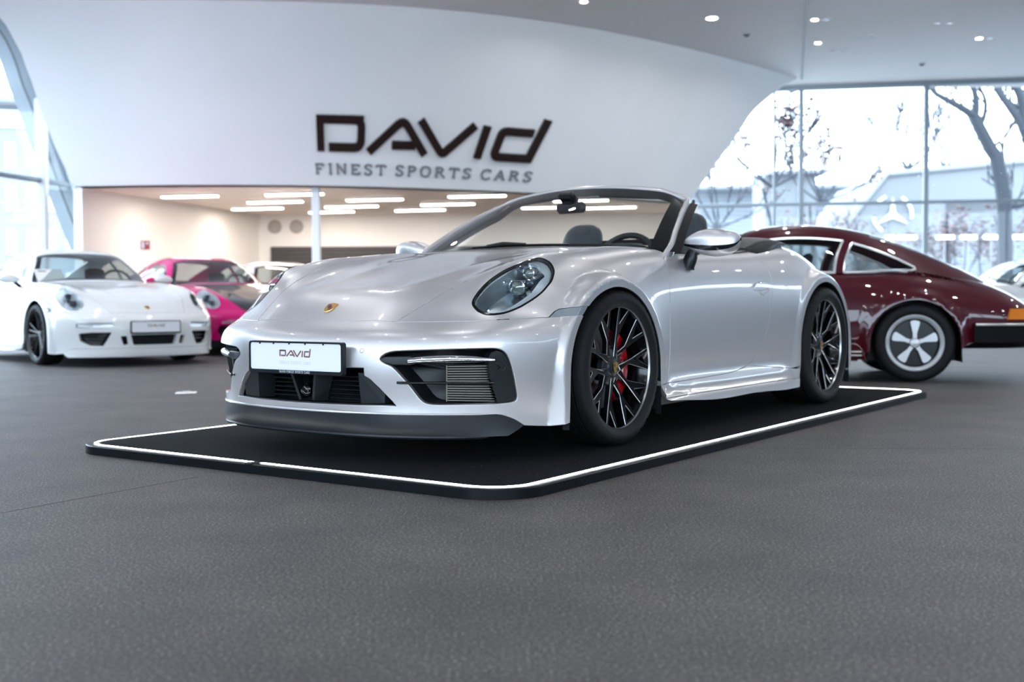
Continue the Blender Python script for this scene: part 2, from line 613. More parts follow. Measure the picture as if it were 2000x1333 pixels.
def cab_disp(P):
    P = P.copy()
    x, y, z = P[:, 0].copy(), np.abs(P[:, 1]), P[:, 2].copy()
    sgn = np.where(P[:, 1] < 0, -1.0, 1.0)
    # flat lips round the wheel arches
    for A, yl, d0, d1 in ((ARCH_F, .921, .034, .078), (ARCH_R, .926, .032, .094)):
        d = arch_dist(A, x, z)
        w = (1 - sstep(d, d0, d1)) * sstep(y, .62, .80)
        q = yl - y
        y = y + .5 * (q + np.sqrt(q * q + .004 ** 2)) * w
    # rounded sill below the doors
    wx = sstep(x, -2.02, -1.75) * (1 - sstep(x, -.50, -.36))
    y = y + wx * (.014 * np.exp(-((z - .215) / .032) ** 2) - .010 * np.exp(-((z - .30) / .05) ** 2))
    # domed headlamp area
    yc = .700 - (x - .5) * .10
    q = np.clip(1 - ((y - yc) / .135) ** 2, 0, 1) ** 3.2 * np.clip(1 - ((x - .53) / .22) ** 2, 0, 1) ** 1.5 * sstep(z, .5, .58)
    z = z + .030 * q
    # sunken middle of the bonnet
    yl = .17 + (.90 - x) * .115
    w = (1 - sstep(y, yl - .03, yl + .05)) * sstep(x, -.45, .15) * (1 - sstep(x, .50, .85))
    z = z - .003 * w
    P[:, 1] = y * sgn
    P[:, 2] = z
    return P
# panel outlines of the silver cabriolet in the sheet's own (u, v)
CAB = {
 'hood': [(0.1697,-0.0000),(0.1697,0.0658),(0.1697,0.1445),(0.1708,0.2409),(0.1693,0.3036),(0.1705,0.3215),(0.1727,0.3232),(0.1756,0.3254),(0.1793,0.3284),(0.1839,0.3325),(0.1897,0.3379),(0.1964,0.3444),(0.2033,0.3510),(0.2099,0.3571),(0.2161,0.3628),(0.2222,0.3684),(0.2284,0.3735),(0.2348,0.3774),(0.2409,0.3801),(0.2466,0.3820),(0.2532,0.3832),(0.2619,0.3840),(0.2729,0.3846),(0.2854,0.3854),(0.2986,0.3869),(0.3118,0.3896),(0.3254,0.3936),(0.3400,0.3983),(0.3551,0.4024),(0.3695,0.4056),(0.3834,0.4083),(0.3968,0.4111),(0.4080,0.4138),(0.4158,0.4158),(0.4270,0.3675),(0.4338,0.2580),(0.4388,0.1438),(0.4408,0.0000),(0.4388,-0.1438),(0.4338,-0.2580),(0.4270,-0.3675),(0.4158,-0.4158),(0.4080,-0.4138),(0.3968,-0.4111),(0.3834,-0.4083),(0.3695,-0.4056),(0.3551,-0.4024),(0.3400,-0.3983),(0.3254,-0.3936),(0.3118,-0.3896),(0.2986,-0.3869),(0.2854,-0.3854),(0.2729,-0.3846),(0.2619,-0.3840),(0.2532,-0.3832),(0.2466,-0.3820),(0.2409,-0.3801),(0.2348,-0.3774),(0.2284,-0.3735),(0.2222,-0.3684),(0.2161,-0.3628),(0.2099,-0.3571),(0.2033,-0.3510),(0.1964,-0.3444),(0.1897,-0.3379),(0.1839,-0.3325),(0.1793,-0.3284),(0.1756,-0.3254),(0.1727,-0.3232),(0.1705,-0.3215),(0.1693,-0.3036),(0.1708,-0.2409),(0.1697,-0.1445),(0.1697,-0.0658)],
 'indicator': [(0.1660,0.6782),(0.1727,0.6823),(0.1802,0.6850),(0.1850,0.6940),(0.1914,0.7194),(0.1984,0.7712),(0.1744,0.7933),(0.1694,0.7318)],
 'lamp': [(0.1958,0.4577),(0.1909,0.4626),(0.1862,0.4693),(0.1821,0.4758),(0.1787,0.4819),(0.1760,0.4881),(0.1737,0.4941),(0.1719,0.4997),(0.1706,0.5052),(0.1698,0.5119),(0.1695,0.5209),(0.1700,0.5312),(0.1713,0.5413),(0.1739,0.5508),(0.1773,0.5601),(0.1807,0.5682),(0.1835,0.5743),(0.1861,0.5792),(0.1890,0.5842),(0.1927,0.5904),(0.1968,0.5967),(0.2009,0.6022),(0.2047,0.6067),(0.2086,0.6103),(0.2128,0.6132),(0.2177,0.6152),(0.2230,0.6161),(0.2281,0.6163),(0.2321,0.6162),(0.2355,0.6156),(0.2398,0.6136),(0.2459,0.6092),(0.2531,0.6025),(0.2596,0.5945),(0.2646,0.5859),(0.2687,0.5768),(0.2722,0.5676),(0.2752,0.5587),(0.2778,0.5499),(0.2799,0.5401),(0.2820,0.5282),(0.2840,0.5148),(0.2851,0.5031),(0.2843,0.4953),(0.2812,0.4922),(0.2765,0.4925),(0.2718,0.4942),(0.2664,0.4973),(0.2595,0.4995),(0.2525,0.4961),(0.2472,0.4869),(0.2433,0.4765),(0.2391,0.4689),(0.2343,0.4632),(0.2289,0.4593),(0.2231,0.4570),(0.2171,0.4558),(0.2114,0.4551),(0.2060,0.4548),(0.2008,0.4554)],
 'door': [(0.4326,0.9450),(0.4365,0.9324),(0.4385,0.9154),(0.4385,0.8968),(0.4402,0.8754),(0.4429,0.8516),(0.4455,0.8280),(0.4479,0.8054),(0.4501,0.7829),(0.4521,0.7607),(0.4543,0.7370),(0.4567,0.7125),(0.4590,0.6904),(0.4606,0.6728),(0.4617,0.6581),(0.4629,0.6440),(0.4644,0.6287),(0.4660,0.6140),(0.4676,0.6028),(0.4800,0.5738),(0.4943,0.5725),(0.5080,0.5712),(0.5212,0.5701),(0.5339,0.5691),(0.5463,0.5683),(0.5584,0.5674),(0.5706,0.5662),(0.5828,0.5647),(0.5952,0.5630),(0.6076,0.5610),(0.6202,0.5590),(0.6329,0.5571),(0.6455,0.5556),(0.6519,0.5955),(0.6526,0.6022),(0.6539,0.6111),(0.6554,0.6196),(0.6570,0.6262),(0.6587,0.6326),(0.6598,0.6409),(0.6605,0.6518),(0.6610,0.6641),(0.6611,0.6763),(0.6606,0.6883),(0.6597,0.7004),(0.6585,0.7121),(0.6574,0.7224),(0.6560,0.7325),(0.6538,0.7458),(0.6510,0.7646),(0.6479,0.7870),(0.6442,0.8092),(0.6397,0.8301),(0.6344,0.8504),(0.6293,0.8681),(0.6242,0.8832),(0.6188,0.8957),(0.6144,0.9040),(0.6031,0.9143),(0.5965,0.9176),(0.5866,0.9221),(0.5758,0.9258),(0.5645,0.9278),(0.5525,0.9293),(0.5407,0.9308),(0.5295,0.9326),(0.5185,0.9345),(0.5071,0.9366),(0.4947,0.9394),(0.4812,0.9429),(0.4674,0.9469),(0.4525,0.9521),(0.4364,0.9590),(0.4231,0.9659)],
 'fender': [(0.1693,0.3036),(0.1678,0.3177),(0.1677,0.3371),(0.1673,0.3619),(0.1666,0.3858),(0.1659,0.4073),(0.1650,0.4296),(0.1643,0.4552),(0.1629,0.4896),(0.1609,0.5310),(0.1620,0.5676),(0.1634,0.5919),(0.1644,0.6084),(0.1651,0.6245),(0.1655,0.6447),(0.1658,0.6643),(0.1660,0.6782),(0.1727,0.6823),(0.1802,0.6850),(0.1850,0.6940),(0.1914,0.7194),(0.1984,0.7712),(0.2099,0.7655),(0.2220,0.7608),(0.2353,0.7559),(0.2492,0.7518),(0.2628,0.7501),(0.2757,0.7514),(0.2883,0.7534),(0.3005,0.7544),(0.3119,0.7535),(0.3220,0.7524),(0.3308,0.7529),(0.3385,0.7555),(0.3452,0.7602),(0.3512,0.7668),(0.3565,0.7749),(0.3613,0.7843),(0.3658,0.7947),(0.3699,0.8059),(0.3736,0.8179),(0.3771,0.8306),(0.3803,0.8438),(0.3832,0.8576),(0.3857,0.8720),(0.3877,0.8869),(0.3892,0.9024),(0.3901,0.9184),(0.3900,0.9346),(0.3889,0.9511),(0.3863,0.9767),(0.3822,1.0000),(0.3936,0.9862),(0.4231,0.9659),(0.4326,0.9450),(0.4365,0.9324),(0.4385,0.9154),(0.4385,0.8968),(0.4402,0.8754),(0.4429,0.8516),(0.4455,0.8280),(0.4479,0.8054),(0.4501,0.7829),(0.4521,0.7607),(0.4543,0.7370),(0.4567,0.7125),(0.4590,0.6904),(0.4606,0.6728),(0.4617,0.6581),(0.4629,0.6440),(0.4644,0.6287),(0.4660,0.6140),(0.4676,0.6028),(0.4800,0.5738),(0.4688,0.5009),(0.4489,0.4589),(0.4294,0.4299),(0.4158,0.4158),(0.4080,0.4138),(0.3968,0.4111),(0.3834,0.4083),(0.3695,0.4056),(0.3551,0.4024),(0.3400,0.3983),(0.3254,0.3936),(0.3118,0.3896),(0.2986,0.3869),(0.2854,0.3854),(0.2729,0.3846),(0.2619,0.3840),(0.2532,0.3832),(0.2466,0.3820),(0.2409,0.3801),(0.2348,0.3774),(0.2284,0.3735),(0.2222,0.3684),(0.2161,0.3628),(0.2099,0.3571),(0.2033,0.3510),(0.1964,0.3444),(0.1897,0.3379),(0.1839,0.3325),(0.1793,0.3284),(0.1756,0.3254),(0.1727,0.3232),(0.1705,0.3215)],
 'sill': [(0.4015,1.0000),(0.4278,0.9970),(0.4519,0.9904),(0.4699,0.9864),(0.4852,0.9827),(0.4990,0.9793),(0.5122,0.9763),(0.5252,0.9741),(0.5382,0.9725),(0.5513,0.9715),(0.5643,0.9711),(0.5772,0.9711),(0.5902,0.9714),(0.6032,0.9718),(0.6161,0.9720),(0.6291,0.9721),(0.6421,0.9721),(0.6551,0.9722),(0.6681,0.9725),(0.6812,0.9733),(0.6943,0.9750),(0.7073,0.9777),(0.7104,0.9412),(0.7056,0.9498),(0.6952,0.9446),(0.6848,0.9399),(0.6744,0.9357),(0.6640,0.9319),(0.6536,0.9284),(0.6432,0.9250),(0.6329,0.9218),(0.6225,0.9187),(0.6122,0.9157),(0.6144,0.9040),(0.6031,0.9143),(0.5965,0.9176),(0.5866,0.9221),(0.5758,0.9258),(0.5645,0.9278),(0.5525,0.9293),(0.5407,0.9308),(0.5295,0.9326),(0.5185,0.9345),(0.5071,0.9366),(0.4947,0.9394),(0.4812,0.9429),(0.4674,0.9469),(0.4525,0.9521),(0.4364,0.9590),(0.4231,0.9659),(0.3936,0.9862),(0.3822,1.0000)],
 'skirt': [(0.7073,0.9777),(0.6943,0.9750),(0.6812,0.9733),(0.6681,0.9725),(0.6551,0.9722),(0.6421,0.9721),(0.6291,0.9721),(0.6161,0.9720),(0.6032,0.9718),(0.5902,0.9714),(0.5772,0.9711),(0.5643,0.9711),(0.5513,0.9715),(0.5382,0.9725),(0.5252,0.9741),(0.5122,0.9763),(0.4990,0.9793),(0.4852,0.9827),(0.4699,0.9864),(0.4519,0.9904),(0.4278,0.9970),(0.4015,1.0000),(0.4093,1.0000),(0.4324,1.0000),(0.4556,1.0000),(0.4710,1.0000),(0.4865,1.0000),(0.4981,1.0000),(0.5135,1.0000),(0.5251,1.0000),(0.5367,1.0000),(0.5521,1.0000),(0.5637,1.0000),(0.5753,1.0000),(0.5907,1.0000),(0.6023,1.0000),(0.6178,1.0000),(0.6293,1.0000),(0.6409,1.0000),(0.6564,1.0000),(0.6680,1.0000),(0.6795,1.0000),(0.6950,1.0000),(0.7066,1.0000)],
 'flap': [(0.6587,0.5721),(0.6650,0.5707),(0.6738,0.5687),(0.6831,0.5660),(0.6936,0.5619),(0.7063,0.5545),(0.7209,0.5429),(0.7398,0.5215),(0.7529,0.5083)],
 'quarter': [(0.6144,0.9040),(0.6188,0.8957),(0.6242,0.8832),(0.6293,0.8681),(0.6344,0.8504),(0.6397,0.8301),(0.6442,0.8092),(0.6479,0.7870),(0.6510,0.7646),(0.6538,0.7458),(0.6560,0.7325),(0.6574,0.7224),(0.6585,0.7121),(0.6597,0.7004),(0.6606,0.6883),(0.6611,0.6763),(0.6610,0.6641),(0.6605,0.6518),(0.6598,0.6409),(0.6587,0.6326),(0.6570,0.6262),(0.6554,0.6196),(0.6539,0.6111),(0.6526,0.6022),(0.6519,0.5955),(0.6455,0.5556),(0.6587,0.5721),(0.6650,0.5707),(0.6738,0.5687),(0.6831,0.5660),(0.6936,0.5619),(0.7063,0.5545),(0.7209,0.5429),(0.7398,0.5215),(0.7529,0.5083),(0.7673,0.4699),(0.7739,0.4224),(0.7773,0.3583),(0.8069,0.3643),(0.8366,0.3702),(0.8663,0.3762),(0.8960,0.3821),(0.9256,0.3881),(0.9553,0.3940),(0.9850,0.4000),(0.9850,0.5140),(0.9850,0.6280),(0.9850,0.7420),(0.9850,0.8560),(0.9850,0.9700),(0.9665,0.9700),(0.9480,0.9700),(0.9295,0.9700),(0.9110,0.9700),(0.8925,0.9700),(0.8741,0.9700),(0.8556,0.9700),(0.8456,1.0000),(0.8458,0.9877),(0.8451,0.9569),(0.8448,0.9242),(0.8447,0.8904),(0.8446,0.8701),(0.8441,0.8501),(0.8432,0.8307),(0.8418,0.8121),(0.8401,0.7945),(0.8379,0.7780),(0.8353,0.7627),(0.8323,0.7487),(0.8290,0.7358),(0.8253,0.7242),(0.8213,0.7138),(0.8169,0.7048),(0.8123,0.6971),(0.8075,0.6908),(0.8024,0.6858),(0.7972,0.6823),(0.7919,0.6801),(0.7864,0.6793),(0.7810,0.6796),(0.7755,0.6812),(0.7700,0.6838),(0.7646,0.6875),(0.7593,0.6922),(0.7541,0.6977),(0.7491,0.7042),(0.7443,0.7114),(0.7398,0.7195),(0.7355,0.7283),(0.7314,0.7379),(0.7277,0.7483),(0.7243,0.7595),(0.7213,0.7716),(0.7186,0.7848),(0.7163,0.7990),(0.7144,0.8142),(0.7130,0.8304),(0.7119,0.8474),(0.7113,0.8650),(0.7111,0.8830),(0.7108,0.9128),(0.7104,0.9412),(0.6952,0.9446),(0.6848,0.9399),(0.6744,0.9357),(0.6640,0.9319),(0.6536,0.9284),(0.6432,0.9250),(0.6329,0.9218),(0.6225,0.9187),(0.6122,0.9157)],
 'rear_lid': [(0.7773,0.3583),(0.8069,0.3643),(0.8366,0.3702),(0.8663,0.3762),(0.8960,0.3821),(0.9256,0.3881),(0.9553,0.3940),(0.9850,0.4000),(0.9850,-0.4000),(0.9553,-0.3940),(0.9256,-0.3881),(0.8960,-0.3821),(0.8663,-0.3762),(0.8366,-0.3702),(0.8069,-0.3643),(0.7773,-0.3583)],
 'bumper': [(0.1697,-0.0000),(0.1697,0.0658),(0.1697,0.1445),(0.1708,0.2409),(0.1693,0.3036),(0.1678,0.3177),(0.1677,0.3371),(0.1673,0.3619),(0.1666,0.3858),(0.1659,0.4073),(0.1650,0.4296),(0.1643,0.4552),(0.1629,0.4896),(0.1609,0.5310),(0.1620,0.5676),(0.1634,0.5919),(0.1644,0.6084),(0.1651,0.6245),(0.1655,0.6447),(0.1658,0.6643),(0.1660,0.6782),(0.1694,0.7318),(0.1756,0.7733),(0.1744,0.7933),(0.1611,0.8127),(0.1479,0.8322),(0.1357,0.8463),(0.1246,0.8534),(0.1144,0.8550),(0.1047,0.8534),(0.0954,0.8498),(0.0864,0.8454),(0.0774,0.8414),(0.0629,0.8308),(0.0483,0.8185),(0.0332,0.8090),(0.0175,0.7987),(0.0157,0.7449),(0.0138,0.7161),(0.0153,0.6661),(0.0173,0.6197),(0.0195,0.6130),(0.0226,0.6037),(0.0254,0.5948),(0.0275,0.5870),(0.0292,0.5793),(0.0307,0.5717),(0.0321,0.5635),(0.0333,0.5554),(0.0341,0.5498),(0.0342,0.5325),(0.0342,0.4764),(0.0342,0.4329),(0.0343,0.3954),(0.0343,0.3590),(0.0343,0.3197),(0.0343,0.2730),(0.0343,0.2153),(0.0344,0.1481),(0.0344,0.0904),(0.0344,0.0434),(0.0344,0.0000),(0.0344,-0.0434),(0.0344,-0.0904),(0.0344,-0.1481),(0.0343,-0.2153),(0.0343,-0.2730),(0.0343,-0.3197),(0.0343,-0.3590),(0.0343,-0.3954),(0.0342,-0.4329),(0.0342,-0.4764),(0.0342,-0.5325),(0.0341,-0.5498),(0.0333,-0.5554),(0.0321,-0.5635),(0.0307,-0.5717),(0.0292,-0.5793),(0.0275,-0.5870),(0.0254,-0.5948),(0.0226,-0.6037),(0.0195,-0.6130),(0.0173,-0.6197),(0.0153,-0.6661),(0.0138,-0.7161),(0.0157,-0.7449),(0.0175,-0.7987),(0.0332,-0.8090),(0.0483,-0.8185),(0.0629,-0.8308),(0.0774,-0.8414),(0.0864,-0.8454),(0.0954,-0.8498),(0.1047,-0.8534),(0.1144,-0.8550),(0.1246,-0.8534),(0.1357,-0.8463),(0.1479,-0.8322),(0.1611,-0.8127),(0.1744,-0.7933),(0.1756,-0.7733),(0.1694,-0.7318),(0.1660,-0.6782),(0.1658,-0.6643),(0.1655,-0.6447),(0.1651,-0.6245),(0.1644,-0.6084),(0.1634,-0.5919),(0.1620,-0.5676),(0.1609,-0.5310),(0.1629,-0.4896),(0.1643,-0.4552),(0.1650,-0.4296),(0.1659,-0.4073),(0.1666,-0.3858),(0.1673,-0.3619),(0.1677,-0.3371),(0.1678,-0.3177),(0.1693,-0.3036),(0.1708,-0.2409),(0.1697,-0.1445),(0.1697,-0.0658)],
 'intake': [(0.1009,0.3127),(0.1037,0.3148),(0.1063,0.3200),(0.1081,0.3250),(0.1095,0.3312),(0.1107,0.3368),(0.1115,0.3474),(0.1121,0.3689),(0.1126,0.3947),(0.1130,0.4216),(0.1133,0.4526),(0.1134,0.4945),(0.1133,0.5348),(0.1130,0.5523),(0.1124,0.5608),(0.1112,0.5707),(0.1092,0.5792),(0.1063,0.5868),(0.1023,0.5936),(0.0969,0.6000),(0.0907,0.6053),(0.0840,0.6091),(0.0767,0.6116),(0.0687,0.6131),(0.0614,0.6135),(0.0568,0.6133),(0.0535,0.6123),(0.0511,0.6101),(0.0494,0.6064),(0.0482,0.6018),(0.0473,0.5928),(0.0466,0.5762),(0.0462,0.5538),(0.0463,0.5253),(0.0465,0.4943),(0.0465,0.4616),(0.0465,0.4339),(0.0468,0.4181),(0.0478,0.4078),(0.0496,0.4006),(0.0522,0.3954),(0.0554,0.3909),(0.0596,0.3863),(0.0652,0.3801),(0.0712,0.3731),(0.0770,0.3654),(0.0825,0.3573),(0.0875,0.3498),(0.0916,0.3420),(0.0939,0.3332),(0.0957,0.3248),(0.0982,0.3173)],
 'centre': [(0.0437,0.0000),(0.0437,0.0646),(0.0440,0.1447),(0.0443,0.2425),(0.0450,0.3157),(0.0447,0.3462),(0.0510,0.3377),(0.0553,0.3302),(0.0668,0.3102),(0.0766,0.2874),(0.0809,0.2694),(0.0901,0.2691),(0.0900,0.1660),(0.0900,0.0634),(0.0900,0.0000),(0.0900,-0.0634),(0.0900,-0.1660),(0.0901,-0.2691),(0.0809,-0.2694),(0.0766,-0.2874),(0.0668,-0.3102),(0.0553,-0.3302),(0.0510,-0.3377),(0.0447,-0.3462),(0.0450,-0.3157),(0.0443,-0.2425),(0.0440,-0.1447),(0.0437,-0.0646)],
 'lip': [(0.0344,0.0000),(0.0344,0.0434),(0.0344,0.0904),(0.0344,0.1481),(0.0343,0.2153),(0.0343,0.2730),(0.0343,0.3197),(0.0343,0.3590),(0.0343,0.3954),(0.0342,0.4329),(0.0342,0.4764),(0.0342,0.5325),(0.0341,0.5498),(0.0333,0.5554),(0.0321,0.5635),(0.0307,0.5717),(0.0292,0.5793),(0.0275,0.5870),(0.0254,0.5948),(0.0226,0.6037),(0.0195,0.6130),(0.0173,0.6197),(0.0042,0.5704),(0.0042,0.4908),(0.0041,0.4350),(0.0040,0.3878),(0.0040,0.3400),(0.0039,0.2821),(0.0039,0.2063),(0.0038,0.1231),(0.0038,0.0574),(0.0038,-0.0000),(0.0038,-0.0574),(0.0038,-0.1231),(0.0039,-0.2063),(0.0039,-0.2821),(0.0040,-0.3400),(0.0040,-0.3878),(0.0041,-0.4350),(0.0042,-0.4908),(0.0042,-0.5704),(0.0173,-0.6197),(0.0195,-0.6130),(0.0226,-0.6037),(0.0254,-0.5948),(0.0275,-0.5870),(0.0292,-0.5793),(0.0307,-0.5717),(0.0321,-0.5635),(0.0333,-0.5554),(0.0341,-0.5498),(0.0342,-0.5325),(0.0342,-0.4764),(0.0342,-0.4329),(0.0343,-0.3954),(0.0343,-0.3590),(0.0343,-0.3197),(0.0343,-0.2730),(0.0343,-0.2153),(0.0344,-0.1481),(0.0344,-0.0904),(0.0344,-0.0434)],
 'crest': [(0.1895,-0.0268),(0.1906,-0.0300),(0.1917,-0.0322),(0.1930,-0.0336),(0.1946,-0.0342),(0.1963,-0.0339),(0.1978,-0.0319),(0.1989,-0.0274),(0.1998,-0.0211),(0.2004,-0.0147),(0.2006,-0.0082),(0.2004,-0.0014),(0.1999,0.0042),(0.1991,0.0085),(0.1978,0.0118),(0.1965,0.0139),(0.1948,0.0151),(0.1930,0.0151),(0.1913,0.0138),(0.1898,0.0107),(0.1884,0.0064),(0.1873,0.0018),(0.1865,-0.0029),(0.1859,-0.0077),(0.1859,-0.0126),(0.1868,-0.0176),(0.1881,-0.0226)],
 'handle': [(0.6223,0.7025),(0.6232,0.6992),(0.6245,0.6956),(0.6261,0.6927),(0.6276,0.6908),(0.6293,0.6896),(0.6318,0.6887),(0.6355,0.6879),(0.6400,0.6875),(0.6441,0.6874),(0.6477,0.6870),(0.6510,0.6869),(0.6531,0.6880),(0.6535,0.6910),(0.6529,0.6953),(0.6520,0.6996),(0.6513,0.7041),(0.6503,0.7087),(0.6490,0.7127),(0.6470,0.7159),(0.6447,0.7185),(0.6422,0.7202),(0.6395,0.7210),(0.6366,0.7210),(0.6342,0.7199),(0.6326,0.7167),(0.6316,0.7125),(0.6302,0.7094),(0.6278,0.7090),(0.6251,0.7097),(0.6230,0.7097),(0.6222,0.7079),(0.6220,0.7053)],
 'scoop': [(0.6301,0.7101),(0.6326,0.7094),(0.6373,0.7091),(0.6442,0.7056),(0.6500,0.7034),(0.6502,0.7074),(0.6480,0.7128),(0.6452,0.7164),(0.6418,0.7188),(0.6385,0.7195),(0.6353,0.7184),(0.6318,0.7143)],
 'end_plate': [(0.1022,0.5445),(0.1074,0.5499),(0.1097,0.5606),(0.1077,0.5758),(0.1024,0.5882),(0.0930,0.5996),(0.0762,0.6073),(0.0608,0.6090),(0.0543,0.6082),(0.0498,0.6008),(0.0481,0.5890),(0.0471,0.5593)],
 'bar_nose': [(0.1005,0.3146),(0.1028,0.3265),(0.1033,0.3788),(0.0952,0.3794),(0.0952,0.3419),(0.0972,0.3248)],
 'bar': [(0.1034,0.3778),(0.1051,0.4052),(0.1059,0.4540),(0.1063,0.5163),(0.1046,0.5394),(0.0990,0.5467),(0.0980,0.5002),(0.0965,0.4349),(0.0952,0.3890),(0.0951,0.3784)],
 'blade': [(0.0734,0.3516),(0.0750,0.3575),(0.0752,0.3765),(0.0748,0.5580),(0.0710,0.5584),(0.0715,0.3761),(0.0716,0.3571)],
 'grille': [(0.0933,0.4401),(0.0936,0.5497),(0.0471,0.5567),(0.0497,0.4370)],
 'sensor': [(0.0952,0.5597),(0.0967,0.5830),(0.0932,0.5902),(0.0874,0.5853),(0.0870,0.5670),(0.0910,0.5746)],
}
